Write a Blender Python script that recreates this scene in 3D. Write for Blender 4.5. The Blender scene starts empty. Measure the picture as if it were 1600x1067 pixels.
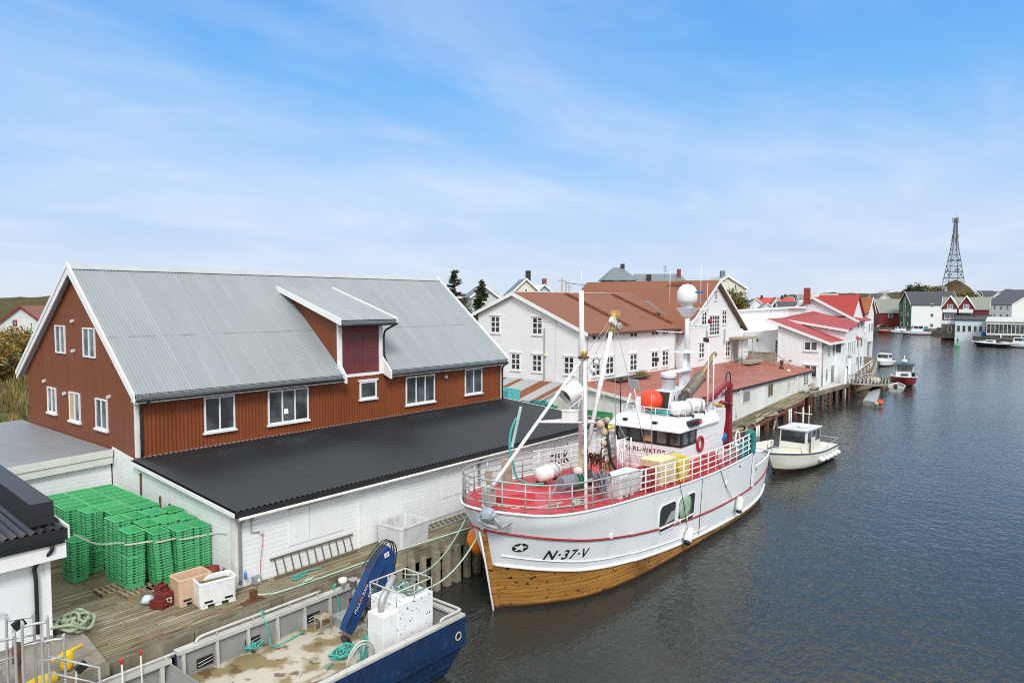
import bpy, bmesh, math, random
from mathutils import Vector, Matrix, noise as mnoise
R = math.radians
sc = bpy.context.scene
COL = sc.collection
V = Vector
random.seed(7)

# ------------------------------------------------------------------ camera
CAM_H, FOC, HALF = 12.0, 1100.0 / 1600.0 * 36.0, 900.0 / 1100.0
YAW = math.atan(HALF); PITCH = math.atan(64.2 / 1100.0); ROLL = 0.0036
fw = V((math.cos(PITCH) * math.cos(YAW), math.cos(PITCH) * math.sin(YAW), -math.sin(PITCH)))
rt0 = V((math.sin(YAW), -math.cos(YAW), 0)); up0 = rt0.cross(fw)
rt = rt0 * math.cos(ROLL) + up0 * math.sin(ROLL); up = up0 * math.cos(ROLL) - rt0 * math.sin(ROLL)
cam_d = bpy.data.cameras.new('camera'); cam_d.sensor_width = 36; cam_d.lens = FOC
cam_d.clip_start = 0.1; cam_d.clip_end = 12000
cam = bpy.data.objects.new('camera', cam_d); COL.objects.link(cam)
cam.matrix_world = Matrix(((rt.x, up.x, -fw.x, 0), (rt.y, up.y, -fw.y, 0), (rt.z, up.z, -fw.z, CAM_H), (0, 0, 0, 1)))
sc.camera = cam

def at(px, py, depth):
    """world point seen at photo pixel (1600 wide) px, py and depth metres ahead: used to read places off the photo"""
    d = fw + rt * ((px - 800) / 1100.0) + up * ((533.5 - py) / 1100.0)
    return V((0, 0, CAM_H)) + d * depth

# ------------------------------------------------------------------ mesh builder
class MB:
    def __init__(s):
        s.v = []; s.f = []; s.m = []; s.sm = []
    def add(s, verts, faces, mi=0, smooth=False):
        o = len(s.v)
        s.v += [V(p) for p in verts]
        for f in faces:
            s.f.append([i + o for i in f]); s.m.append(mi); s.sm.append(smooth)
        return s
    def box(s, x0, x1, y0, y1, z0, z1, mi=0):
        if x0 > x1: x0, x1 = x1, x0
        if y0 > y1: y0, y1 = y1, y0
        if z0 > z1: z0, z1 = z1, z0
        return s.add([(x0, y0, z0), (x1, y0, z0), (x1, y1, z0), (x0, y1, z0), (x0, y0, z1), (x1, y0, z1), (x1, y1, z1), (x0, y1, z1)],
                     [(0, 3, 2, 1), (4, 5, 6, 7), (0, 1, 5, 4), (1, 2, 6, 5), (2, 3, 7, 6), (3, 0, 4, 7)], mi)
    def obox(s, c, size, M=None, mi=0, taper=1.0):
        hx, hy, hz = size[0] / 2, size[1] / 2, size[2] / 2
        c = V(c); pts = []
        for z, t in ((-hz, 1.0), (hz, taper)):
            for x, y in ((-hx, -hy), (hx, -hy), (hx, hy), (-hx, hy)):
                p = V((x * t, y * t, z))
                pts.append(c + (M @ p if M else p))
        return s.add(pts, [(0, 3, 2, 1), (4, 5, 6, 7), (0, 1, 5, 4), (1, 2, 6, 5), (2, 3, 7, 6), (3, 0, 4, 7)], mi)
    def beam(s, a, b, w, h, mi=0, upv=(0, 0, 1)):
        a = V(a); b = V(b); d = (b - a); L = d.length; d.normalize()
        u = V(upv)
        if abs(d.dot(u)) > 0.98: u = V((1, 0, 0))
        side = d.cross(u).normalized(); u2 = side.cross(d)
        M = Matrix((d, side, u2)).transposed()
        return s.obox((a + b) / 2, (L, w, h), M, mi)
    def tube(s, pts, r, n=8, mi=0, cap=True, closed=False):
        P = [V(p) for p in pts]
        k = len(P)
        rs = r if isinstance(r, (list, tuple)) else [r] * k
        T = []
        for i in range(k):
            if closed: t = P[(i + 1) % k] - P[i - 1]
            else: t = P[min(i + 1, k - 1)] - P[max(i - 1, 0)]
            T.append(t.normalized() if t.length > 1e-9 else V((0, 0, 1)))
        ref = V((0, 0, 1)) if abs(T[0].z) < 0.9 else V((1, 0, 0))
        N = (ref - T[0] * ref.dot(T[0])).normalized()
        verts = []; faces = []
        for i in range(k):
            N = (N - T[i] * N.dot(T[i]))
            N = N.normalized() if N.length > 1e-6 else T[i].orthogonal().normalized()
            B = T[i].cross(N)
            for j in range(n):
                a = 2 * math.pi * j / n
                verts.append(P[i] + (N * math.cos(a) + B * math.sin(a)) * rs[i])
        kk = k if closed else k - 1
        for i in range(kk):
            i2 = (i + 1) % k
            for j in range(n):
                j2 = (j + 1) % n
                faces.append((i * n + j, i * n + j2, i2 * n + j2, i2 * n + j))
        s.add(verts, faces, mi, True)
        if cap and not closed:
            s.add(verts[:n], [tuple(range(n))[::-1]], mi)
            s.add(verts[-n:], [tuple(range(n))], mi)
        return s
    def lathe(s, prof, c=(0, 0, 0), axis=(0, 0, 1), n=16, mi=0, smooth=True):
        ax = V(axis).normalized(); a = ax.orthogonal().normalized(); b = ax.cross(a); c = V(c)
        verts = []; faces = []
        for r, z in prof:
            for j in range(n):
                t = 2 * math.pi * j / n
                verts.append(c + ax * z + (a * math.cos(t) + b * math.sin(t)) * max(r, 1e-4))
        for i in range(len(prof) - 1):
            for j in range(n):
                j2 = (j + 1) % n
                faces.append((i * n + j, i * n + j2, (i + 1) * n + j2, (i + 1) * n + j))
        s.add(verts, faces, mi, smooth)
        s.add(verts[:n], [tuple(range(n))[::-1]], mi); s.add(verts[-n:], [tuple(range(n))], mi)
        return s
    def ball(s, c, r, mi=0, n=16, sz=1.0):
        m = n // 2
        return s.lathe([(r * math.sin(math.pi * i / m), -r * sz * math.cos(math.pi * i / m)) for i in range(m + 1)], c, n=n, mi=mi)
    def poly(s, pts, mi=0):
        return s.add(pts, [tuple(range(len(pts)))], mi)
    def prism(s, pts, d, mi=0):
        """solid: planar polygon pts swept by vector d"""
        d = V(d); n = len(pts); P = [V(p) for p in pts]
        s.add(P + [p + d for p in P], [tuple(range(n))[::-1], tuple(range(n, 2 * n))] + [(i, (i + 1) % n, (i + 1) % n + n, i + n) for i in range(n)], mi)
        return s
    def grid(s, fn, nu, nv, mi=0, smooth=True, mif=None):
        o = len(s.v)
        for i in range(nu + 1):
            for j in range(nv + 1):
                s.v.append(V(fn(i / nu, j / nv)))
        for i in range(nu):
            for j in range(nv):
                a = o + i * (nv + 1) + j
                s.f.append([a, a + nv + 1, a + nv + 2, a + 1]); s.m.append(mif(i / nu, j / nv) if mif else mi); s.sm.append(smooth)
        return s
    def build(s, name, mats, parent=None, bevel=0.0, recalc=True, solid=0.0):
        if not isinstance(mats, (list, tuple)): mats = [mats]
        me = bpy.data.meshes.new(name)
        org = V((0, 0, 0)); p = parent
        while p is not None:
            org += p.location; p = p.parent
        me.from_pydata([tuple(v - org) for v in s.v], [], s.f)
        me.polygons.foreach_set('material_index', s.m)
        me.polygons.foreach_set('use_smooth', s.sm)
        for m in mats: me.materials.append(m)
        if recalc or bevel:
            bm = bmesh.new(); bm.from_mesh(me)
            bmesh.ops.remove_doubles(bm, verts=bm.verts, dist=1e-5)
            if recalc: bmesh.ops.recalc_face_normals(bm, faces=bm.faces)
            if bevel:
                ed = [e for e in bm.edges if len(e.link_faces) == 2 and e.calc_face_angle(0) > R(35)]
                bmesh.ops.bevel(bm, geom=ed, offset=bevel, segments=2, affect='EDGES', profile=0.6)
            bm.to_mesh(me); bm.free()
        me.update()
        ob = bpy.data.objects.new(name, me); COL.objects.link(ob)
        if parent is not None: ob.parent = parent
        if solid:
            md = ob.modifiers.new('thick', 'SOLIDIFY'); md.thickness = solid; md.offset = 0
        return ob

def tag(o, label, cat, group=None):
    o['label'] = label; o['category'] = cat
    if group: o['group'] = group
    return o
def thing(name, label, cat, loc=(0, 0, 0), group=None):
    o = bpy.data.objects.new(name, None); COL.objects.link(o); o.location = V(loc); o.empty_display_size = 0.3
    return tag(o, label, cat, group)
def struct(o, kind='structure'):
    o['kind'] = kind; return o
def dup(root, loc, rotz=0.0, label=None, group=None):
    r = root.copy(); COL.objects.link(r); r.location = V(loc); r.rotation_euler = (0, 0, rotz)
    if label: r['label'] = label
    if group: r['group'] = group
    for ch in list(root.children):
        c = ch.copy(); COL.objects.link(c); c.parent = r
        for g in list(ch.children):
            d = g.copy(); COL.objects.link(d); d.parent = c
    return r

def sag(a, b, drop, n=14):
    a = V(a); b = V(b)
    return [a.lerp(b, i / n) - V((0, 0, drop * 4 * (i / n) * (1 - i / n))) for i in range(n + 1)]
def smoothpath(pts, sub=6):
    P = [V(p) for p in pts]; out = []
    for i in range(len(P) - 1):
        p0 = P[max(i - 1, 0)]; p1 = P[i]; p2 = P[i + 1]; p3 = P[min(i + 2, len(P) - 1)]
        for k in range(sub):
            t = k / sub
            out.append(0.5 * ((2 * p1) + (p2 - p0) * t + (2 * p0 - 5 * p1 + 4 * p2 - p3) * t * t + (3 * p1 - p0 - 3 * p2 + p3) * t ** 3))
    out.append(P[-1]); return out
def ropepile(c, rx, ry, n, h, rnd, wob=0.18):
    pts = []
    for i in range(n):
        a = i * 0.62; k = 0.55 + 0.45 * math.sin(i * 0.37 + 1) + rnd.uniform(-wob, wob)
        pts.append((c[0] + rx * k * math.cos(a + rnd.uniform(-.2, .2)), c[1] + ry * k * math.sin(a), c[2] + h * rnd.random()))
    return smoothpath(pts, 4)

# ------------------------------------------------------------------ materials
class NT:
    def __init__(s, name):
        s.mat = bpy.data.materials.new(name); s.mat.use_nodes = True
        s.t = s.mat.node_tree; s.t.nodes.clear()
        s.out = s.t.nodes.new('ShaderNodeOutputMaterial'); s.b = s.t.nodes.new('ShaderNodeBsdfPrincipled')
        s.t.links.new(s.b.outputs[0], s.out.inputs[0])
    def n(s, typ, ins=None, **kw):
        nd = s.t.nodes.new(typ)
        for k, v in kw.items(): setattr(nd, k, v)
        for k, v in (ins or {}).items():
            if hasattr(v, 'node'): s.t.links.new(v, nd.inputs[k])
            else: nd.inputs[k].default_value = v
        return nd
    def pos(s, obj=False):
        return s.n('ShaderNodeTexCoord').outputs['Object'] if obj else s.n('ShaderNodeNewGeometry').outputs['Position']
    def mapv(s, v, scale=(1, 1, 1), rot=(0, 0, 0), loc=(0, 0, 0)):
        return s.n('ShaderNodeMapping', {'Vector': v, 'Scale': scale, 'Rotation': rot, 'Location': loc}).outputs[0]
    def noise(s, v, scale=1.0, detail=3.0, rough=0.55):
        return s.n('ShaderNodeTexNoise', {'Vector': v, 'Scale': scale, 'Detail': detail, 'Roughness': rough}).outputs['Fac']
    def ramp(s, f, a, b, lo=0.0, hi=1.0):
        return s.n('ShaderNodeMapRange', {'Value': f, 'From Min': a, 'From Max': b, 'To Min': lo, 'To Max': hi}).outputs[0]
    def math(s, op, a, b=0.0, c=0.0):
        return s.n('ShaderNodeMath', {0: a, 1: b, 2: c}, operation=op).outputs[0]
    def mix(s, f, a, b, mode='MIX'):
        nd = s.n('ShaderNodeMix', data_type='RGBA', blend_type=mode)
        for k, v in ((0, f), (6, a), (7, b)):
            if hasattr(v, 'node'): s.t.links.new(v, nd.inputs[k])
            else: nd.inputs[k].default_value = (v if k == 0 else (tuple(v) + (1,) if len(v) == 3 else v))
        return nd.outputs[2]
    def xyz(s, v):
        return s.n('ShaderNodeSeparateXYZ', {0: v}).outputs
    def bump(s, h, strength=0.5, dist=0.02):
        o = s.n('ShaderNodeBump', {'Height': h, 'Strength': strength, 'Distance': dist}).outputs[0]
        s.t.links.new(o, s.b.inputs['Normal']); return o
    def set(s, color=None, rough=None, metal=None, spec=None, **kw):
        for k, v in (('Base Color', color), ('Roughness', rough), ('Metallic', metal), ('Specular IOR Level', spec)):
            if v is None: continue
            if hasattr(v, 'node'): s.t.links.new(v, s.b.inputs[k])
            else: s.b.inputs[k].default_value = (tuple(v) + (1,)) if k == 'Base Color' and len(v) == 3 else v
        return s.mat

def paint(name, col, rough=0.5, var=0.12, scale=1.6, metal=0.0, obj=False, dirt=None, dirt_amt=0.3, dirt_scale=2.5, bump=0.0, spec=0.5):
    """plain painted / plastic / metal surface with gentle variation and optional dirt patches"""
    t = NT(name); p = t.pos(obj)
    n1 = t.noise(p, scale, 4)
    dark = tuple(c * (1 - var) for c in col); lite = tuple(min(1, c * (1 + var)) for c in col)
    c = t.mix(t.ramp(n1, 0.3, 0.7), dark, lite)
    if dirt:
        n2 = t.noise(t.mapv(p, (1, 1, 0.45)), dirt_scale, 6, 0.65)
        c = t.mix(t.ramp(n2, 0.52, 0.72, 0, dirt_amt), c, dirt)
    if bump:
        t.bump(t.noise(p, 14, 3), bump, 0.02)
    return t.set(c, rough, metal, spec)

def siding(name, col, step=0.15, groove=0.35, dirt=(0.45, 0.43, 0.36), dirt_amt=0.25, rough=0.55, stain=None):
    """lapped horizontal boards: real board rhythm in z with the lap shadow painted dark at each joint"""
    t = NT(name); p = t.pos(); x, y, z = t.xyz(p)
    u = t.math('ADD', x, y)
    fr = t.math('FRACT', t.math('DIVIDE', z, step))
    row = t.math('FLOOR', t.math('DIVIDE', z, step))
    bn = t.n('ShaderNodeTexNoise', {'Vector': t.n('ShaderNodeCombineXYZ', {0: t.math('MULTIPLY', u, 0.35), 1: t.math('MULTIPLY', row, 7.3), 2: 0.0}).outputs[0], 'Scale': 1.0, 'Detail': 2.0}).outputs['Fac']
    c = t.mix(t.ramp(bn, 0.3, 0.7), tuple(k * 0.975 for k in col), tuple(min(1, k * 1.02) for k in col))
    big = t.noise(t.mapv(p, (1, 1, 0.25)), 0.9, 6, 0.62)
    c = t.mix(t.ramp(big, 0.5, 0.78, 0, dirt_amt), c, dirt)
    if stain:
        sn = t.noise(t.mapv(p, (2.2, 2.2, 0.5)), 0.8, 5, 0.7)
        c = t.mix(t.ramp(sn, 0.6, 0.75, 0, 0.6), c, stain)
    c = t.mix(t.ramp(fr, 0.0, 0.13, groove, 0.0), c, (0.38, 0.385, 0.37))  # shadow gap under each lap painted into the colour
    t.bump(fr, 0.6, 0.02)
    return t.set(c, rough)

def vboards(name, col, step=0.14, groove=0.4, ang=0.0, rough=0.6, var=0.1, dirt=(0.4, 0.38, 0.32), dirt_amt=0.2):
    """upright boards; runs along x+y so it works on walls of either direction"""
    t = NT(name); p = t.pos(); x, y, z = t.xyz(p)
    u = t.math('DIVIDE', t.math('ADD', x, y), step)
    fr = t.math('FRACT', u); col_i = t.math('FLOOR', u)
    wn = t.n('ShaderNodeTexWhiteNoise', {'W': col_i}, noise_dimensions='1D').outputs[0]
    c = t.mix(wn, tuple(k * (1 - var) for k in col), tuple(min(1, k * (1 + var * .6)) for k in col))
    big = t.noise(t.mapv(p, (1, 1, 0.3)), 1.2, 5, 0.6)
    c = t.mix(t.ramp(big, 0.52, 0.75, 0, dirt_amt), c, dirt)
    c = t.mix(t.ramp(t.math('PINGPONG', fr, 0.5), 0.0, 0.09, groove, 0.0), c, tuple(k * 0.3 for k in col))
    t.bump(t.math('PINGPONG', fr, 0.5), 0.5, 0.02)
    return t.set(c, rough)

def planks(name, c1, c2, width=0.14, along='x', length=3.5, rough=0.85, moss=None, gap=0.55):
    """weathered deck boards"""
    t = NT(name); p = t.pos(); x, y, z = t.xyz(p)
    a, b = (x, y) if along == 'x' else (y, x)
    v = t.math('DIVIDE', b, width); row = t.math('FLOOR', v); fr = t.math('FRACT', v)
    sh = t.n('ShaderNodeTexWhiteNoise', {'W': row}, noise_dimensions='1D').outputs[0]
    l = t.math('ADD', t.math('DIVIDE', a, length), t.math('MULTIPLY', sh, 5.0))
    seg = t.math('FLOOR', l); lf = t.math('FRACT', l)
    wn = t.n('ShaderNodeTexWhiteNoise', {'Vector': t.n('ShaderNodeCombineXYZ', {0: row, 1: seg, 2: 0.0}).outputs[0]}, noise_dimensions='3D').outputs[0]
    c = t.mix(wn, c1, c2)
    gr = t.noise(t.n('ShaderNodeCombineXYZ', {0: t.math('MULTIPLY', a, 1.5), 1: t.math('MULTIPLY', b, 28.0), 2: wn}).outputs[0], 1.0, 4, 0.6)
    c = t.mix(t.ramp(gr, 0.38, 0.62, 0.6, 0.0), c, tuple(k * 0.42 for k in c1))
    if moss:
        big = t.noise(p, 0.55, 6, 0.65)
        c = t.mix(t.ramp(big, 0.46, 0.68, 0, 0.75), c, moss)
    edge = t.math('PINGPONG', fr, 0.5)
    g = t.ramp(edge, 0.0, 0.12, 1.0, 0.0)
    g2 = t.ramp(t.math('PINGPONG', lf, 0.5), 0.0, 0.006, 1.0, 0.0)
    gg = t.math('MAXIMUM', g, g2)
    c = t.mix(t.math('MULTIPLY', gg, gap), c, (0.02, 0.018, 0.012))
    h = t.math('ADD', t.math('SUBTRACT', t.math('MULTIPLY', wn, 0.25), gg), t.math('MULTIPLY', gr, 0.3))
    t.bump(h, 0.7, 0.015)
    return t.set(c, rough, spec=0.25)

def glass(name, col=(0.02, 0.025, 0.03), rough=0.06):
    t = NT(name); p = t.pos()
    n = t.noise(p, 0.9, 2)
    c = t.mix(t.ramp(n, 0.42, 0.6), col, tuple(k * 3.2 for k in col))
    return t.set(c, rough, spec=0.6)
# ------------------------------------------------------------------ sky and light
SUN_EL, SUN_AZ = R(42), R(-131)          # the sun stands behind and to the right of the camera
w = bpy.data.worlds.new('World'); sc.world = w; w.use_nodes = True
t = w.node_tree; t.nodes.clear()
def wn(typ, ins=None, **kw):
    nd = t.nodes.new(typ)
    for k, v in kw.items(): setattr(nd, k, v)
    for k, v in (ins or {}).items():
        if hasattr(v, 'node'): t.links.new(v, nd.inputs[k])
        else: nd.inputs[k].default_value = v
    return nd
sky = wn('ShaderNodeTexSky', sky_type='NISHITA', sun_disc=False, sun_elevation=SUN_EL, sun_rotation=math.pi / 2 - SUN_AZ, altitude=0, air_density=1.0, dust_density=0.4, ozone_density=2.5)
bg1 = wn('ShaderNodeBackground', {'Color': sky.outputs[0], 'Strength': 0.10})
d = wn('ShaderNodeTexCoord').outputs['Generated']
sep = wn('ShaderNodeSeparateXYZ', {0: d}).outputs
def M(op, a, b=0.0, c=0.0): return wn('ShaderNodeMath', {0: a, 1: b, 2: c}, operation=op).outputs[0]
def MR(v, a, b, lo=0.0, hi=1.0, interp='SMOOTHSTEP'): return wn('ShaderNodeMapRange', {'Value': v, 'From Min': a, 'From Max': b, 'To Min': lo, 'To Max': hi}, interpolation_type=interp).outputs[0]
zc = M('MAXIMUM', sep[2], 0.03)
# high thin cloud on a flat layer: direction divided by its rise
px_ = M('DIVIDE', sep[0], M('ADD', zc, 0.12)); py_ = M('DIVIDE', sep[1], M('ADD', zc, 0.12))
pv = wn('ShaderNodeCombineXYZ', {0: px_, 1: py_, 2: 0.0}).outputs[0]
m1 = wn('ShaderNodeMapping', {'Vector': pv, 'Rotation': (0, 0, R(18)), 'Scale': (0.75, 1.0, 1)}).outputs[0]
n1 = wn('ShaderNodeTexNoise', {'Vector': m1, 'Scale': 1.1, 'Detail': 7.0, 'Roughness': 0.58, 'Distortion': 0.9}).outputs['Fac']
m2 = wn('ShaderNodeMapping', {'Vector': pv, 'Rotation': (0, 0, R(-25)), 'Scale': (0.6, 1.35, 1)}).outputs[0]
n2 = wn('ShaderNodeTexNoise', {'Vector': m2, 'Scale': 1.6, 'Detail': 8.0, 'Roughness': 0.62, 'Distortion': 0.5}).outputs['Fac']
wisp = M('MULTIPLY', MR(n1, 0.36, 0.70), MR(n2, 0.28, 0.72))
m3 = wn('ShaderNodeMapping', {'Vector': pv, 'Rotation': (0, 0, R(40)), 'Scale': (0.5, 0.9, 1), 'Location': (3.1, 1.2, 0)}).outputs[0]
n3 = wn('ShaderNodeTexNoise', {'Vector': m3, 'Scale': 0.75, 'Detail': 5.0, 'Roughness': 0.5, 'Distortion': 0.4}).outputs['Fac']
soft = MR(n3, 0.42, 0.66)
veil = wn('ShaderNodeValToRGB', {0: sep[2]}).outputs[0]
cr_ = veil.node.color_ramp; cr_.elements[0].position = 0.0; cr_.elements[0].color = (0.465, 0.535, 0.665, 1); cr_.elements[1].position = 0.42; cr_.elements[1].color = (0.055, 0.265, 0.66, 1)
for p_, c_ in ((0.07, (0.40, 0.50, 0.675, 1)), (0.17, (0.275, 0.455, 0.71, 1)), (0.27, (0.145, 0.375, 0.705, 1))):
    e_ = cr_.elements.new(p_); e_.color = c_
# unseen cloud cover overhead and behind the camera, added to whiten the light
ahead = M('ADD', M('MULTIPLY', sep[0], math.cos(YAW)), M('MULTIPLY', sep[1], math.sin(YAW)))
cover = M('MAXIMUM', MR(sep[2], 0.395, 0.49), MR(ahead, 0.25, -0.35))
wsum = M('MINIMUM', M('ADD', M('MULTIPLY', wisp, 0.42), M('MULTIPLY', soft, 0.30)), 1.0)
c1_ = wn('ShaderNodeMix', {0: wsum, 6: veil, 7: (0.60, 0.64, 0.73, 1)}, data_type='RGBA').outputs[2]
c2_ = wn('ShaderNodeMix', {0: cover, 6: c1_, 7: (0.90, 0.93, 0.955, 1)}, data_type='RGBA').outputs[2]
bg2 = wn('ShaderNodeBackground', {'Color': c2_, 'Strength': 0.90})
mx = wn('ShaderNodeMixShader', {0: 0.90, 1: bg1.outputs[0], 2: bg2.outputs[0]})
ow = wn('ShaderNodeOutputWorld', {0: mx.outputs[0]})
sun_d = bpy.data.lights.new('sun', 'SUN'); sun_d.energy = 1.6; sun_d.angle = R(16); sun_d.color = (1.0, 0.985, 0.955)
sun = bpy.data.objects.new('sun', sun_d); COL.objects.link(sun)
sv = V((math.cos(SUN_EL) * math.cos(SUN_AZ), math.cos(SUN_EL) * math.sin(SUN_AZ), math.sin(SUN_EL)))
sun.rotation_euler = sv.to_track_quat('Z', 'Y').to_euler(); sun.location = (0, 0, 60)
vs = sc.view_settings; vs.view_transform = 'Standard'; vs.look = 'None'; vs.exposure = 0.6; vs.gamma = 1; vs.use_curve_mapping = False
sc.render.engine = 'CYCLES'; sc.cycles.use_denoising = False; sc.cycles.filter_width = 1.0; sc.cycles.use_adaptive_sampling = False; sc.cycles.sample_clamp_indirect = 4
sc.cycles.max_bounces = 6; sc.cycles.diffuse_bounces = 3; sc.cycles.glossy_bounces = 3; sc.cycles.caustics_reflective = False; sc.cycles.caustics_refractive = False
# ------------------------------------------------------------------ materials in use
WHITE = (0.80, 0.81, 0.80)
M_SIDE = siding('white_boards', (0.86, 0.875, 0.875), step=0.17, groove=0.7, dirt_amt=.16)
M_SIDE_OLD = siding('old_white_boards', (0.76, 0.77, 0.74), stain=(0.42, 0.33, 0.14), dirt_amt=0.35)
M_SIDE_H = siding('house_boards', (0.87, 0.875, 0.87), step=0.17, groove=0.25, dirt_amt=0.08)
M_WV = vboards('white_upright_boards', (0.83, 0.84, 0.845), groove=0.12, dirt_amt=0.04, var=.04)
M_TRIM = paint('white_trim', (0.82, 0.82, 0.81), 0.5, 0.04, dirt=(0.5, 0.48, 0.42), dirt_amt=0.2)
M_TRIM_OLD = paint('old_white_trim', (0.72, 0.71, 0.67), 0.6, 0.08, dirt=(0.36, 0.32, 0.24), dirt_amt=0.5)
M_GLASS = glass('window_glass', (0.030, 0.036, 0.040))
M_GLASS2 = glass('grey_window_glass', (0.07, 0.09, 0.10), 0.1)
M_BLACK = paint('black_metal', (0.015, 0.016, 0.018), 0.45, 0.2)
M_GREYM = paint('grey_metal', (0.36, 0.37, 0.37), 0.5, 0.1, dirt=(0.2, 0.16, 0.12), dirt_amt=0.3)
M_ALU = paint('bare_aluminium', (0.46, 0.47, 0.47), 0.42, 0.1, metal=0.35, dirt=(0.25, 0.23, 0.2), dirt_amt=0.35)
M_GALV = paint('galvanised_pipe', (0.40, 0.40, 0.39), 0.45, 0.12, metal=0.3, dirt=(0.26, 0.2, 0.14), dirt_amt=0.4)
M_RUST = paint('rusty_iron', (0.12, 0.05, 0.025), 0.85, 0.35, 6, dirt=(0.22, 0.09, 0.03), dirt_amt=0.6)
M_DECK = planks('deck_boards', (0.21, 0.17, 0.10), (0.47, 0.41, 0.285), 0.16, 'x', 2.6, moss=(0.14, 0.115, 0.05), gap=.85)
M_TIMBER = planks('grey_timber', (0.21, 0.18, 0.125), (0.34, 0.30, 0.22), 0.2, 'x', 6.0, moss=(0.10, 0.085, 0.045), gap=0.4)
M_PILE = paint('pile_wood', (0.36, 0.315, 0.235), 0.9, 0.25, 5, dirt=(0.13, 0.115, 0.07), dirt_amt=0.7, dirt_scale=1.4, bump=0.3, spec=0.2)
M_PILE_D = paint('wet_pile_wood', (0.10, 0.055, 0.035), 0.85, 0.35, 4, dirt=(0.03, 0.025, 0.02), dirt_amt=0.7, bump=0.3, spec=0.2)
M_CONC = paint('concrete', (0.27, 0.24, 0.20), 0.9, 0.15, 3, dirt=(0.15, 0.12, 0.08), dirt_amt=0.5, bump=0.2, spec=0.2)
M_ROPE_G = paint('green_rope', (0.05, 0.38, 0.32), 0.8, 0.2, 20)
M_ROPE_P = paint('pale_rope', (0.42, 0.56, 0.44), 0.85, 0.25, 18, dirt=(0.25, 0.25, 0.15), dirt_amt=0.4)
M_ORANGE = paint('orange_buoy', (0.85, 0.22, 0.01), 0.4, 0.08)
M_REDB = paint('red_buoy', (0.80, 0.06, 0.02), 0.4, 0.08)

# ------------------------------------------------------------------ water
def water_mat():
    t = NT('harbour_water'); p = t.pos()
    a = t.noise(t.mapv(p, (1.0, 1.0, 1), (0, 0, R(20))), 0.22, 3, 0.55)
    b = t.noise(t.mapv(p, (1.25, 0.8, 1), (0, 0, R(-32))), 1.15, 3, 0.62)
    c = t.noise(t.mapv(p, (0.8, 1.5, 1), (0, 0, R(14))), 2.6, 2, 0.55)
    patch = t.noise(t.mapv(p, (0.5, 1.6, 1), (0, 0, R(38))), 0.03, 3, 0.5)
    amp = t.ramp(patch, 0.35, 0.65, 0.45, 1.2)
    h = t.math('ADD', t.math('MULTIPLY', a, 0.55), t.math('ADD', t.math('MULTIPLY', b, 0.42), t.math('MULTIPLY', c, 0.34)))
    h = t.math('MULTIPLY', h, amp)
    t.bump(h, 1.0, 0.16)
    t.set((0.029, 0.033, 0.030), 0.04, spec=0.5)
    t.b.inputs['IOR'].default_value = 1.333; t.b.inputs['Specular Tint'].default_value = (1.0, 0.91, 0.76, 1)
    return t.mat
bm_ = MB(); S = 6000
bm_.add([(-S, -S, 0), (S, -S, 0), (S, S, 0), (-S, S, 0)], [(0, 1, 2, 3)])
struct(bm_.build('water', water_mat()))

# ------------------------------------------------------------------ terrain
def lin(x, pts):
    if x <= pts[0][0]: return pts[0][1]
    for (a, b), (c, e) in zip(pts, pts[1:]):
        if x <= c: return b + (e - b) * (x - a) / (c - a)
    return pts[-1][1]
NEAR = [(-400, 24), (40, 24), (60, 25.5), (95, 28), (125, 33), (160, 52), (230, 92), (300, 150)]
FAR = [(-400, 60), (-60, 160), (-20, 205), (0, 226), (13, 236), (23, 248), (31, 262), (38, 287), (45, 297), (59, 304), (70, 313), (95, 305), (150, 260), (400, 200)]
HILLS = [(414, 53, 13, 15.5, 15), (470, 96, 50, 8.5, 60), (560, 150, 70, 12.5, 100), (520, 40, 60, 4.5, 50), (150, 345, 40, 10, 60), (235, 420, 90, 9, 90), (95, 330, 40, 6.5, 50), (190, 92, 34, 4.5, 34), (600, 20, 90, 4, 90)]
def ground_z(x, y):
    s = max(y - lin(x, NEAR), (x - lin(y, FAR)) * 0.9)
    if s < -6: return -3.0
    n = mnoise.noise(V((x * 0.06, y * 0.06, 0))) * 0.9 + mnoise.noise(V((x * 0.22, y * 0.22, 3))) * 0.35
    if s < 5: h = -3 + 4.6 * min(1.0, max(0.0, (s + 6) / 9.0)) ** 1.2 + n * 0.3 * min(1, max(0, s + 4) / 5)
    else: h = 1.6 + 2.6 * min(1, (s - 5) / 45) + n * 0.6
    if s > 0:
        k = min(1, s / 15)
        for hx, hy, r, a, ry in HILLS:
            q = ((x - hx) / r) ** 2 + ((y - hy) / ry) ** 2
            if q < 9: h += k * a * math.exp(-q) * (1 + 0.25 * mnoise.noise(V((x * 0.05, y * 0.05, 9))) + 0.10 * mnoise.noise(V((x * 0.2, y * 0.2, 5))))
    return h
def axis_vals(a, b, near0, near1, fine, grow):
    vals = []; x = near0
    while x < near1: vals.append(x); x += fine
    st = fine
    while x < b: vals.append(x); st *= grow; x += st
    vals.append(b); st = fine * grow; x = near0 - st; left = []
    while x > a: left.append(x); st *= grow; x -= st
    left.append(a)
    return left[::-1] + vals
xs = axis_vals(-3000, 6000, -40, 640, 3.4, 1.18); ys = axis_vals(-3000, 6000, 10, 220, 3.0, 1.10)
tm = MB()
for x in xs:
    for y in ys: tm.v.append(V((x, y, ground_z(x, y))))
ny = len(ys)
for i in range(len(xs) - 1):
    for j in range(ny - 1):
        a = i * ny + j
        if max(tm.v[a].z, tm.v[a + 1].z, tm.v[a + ny].z, tm.v[a + ny + 1].z) <= -2.99: continue
        tm.f.append([a, a + ny, a + ny + 1, a + 1]); tm.m.append(0); tm.sm.append(True)
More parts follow.
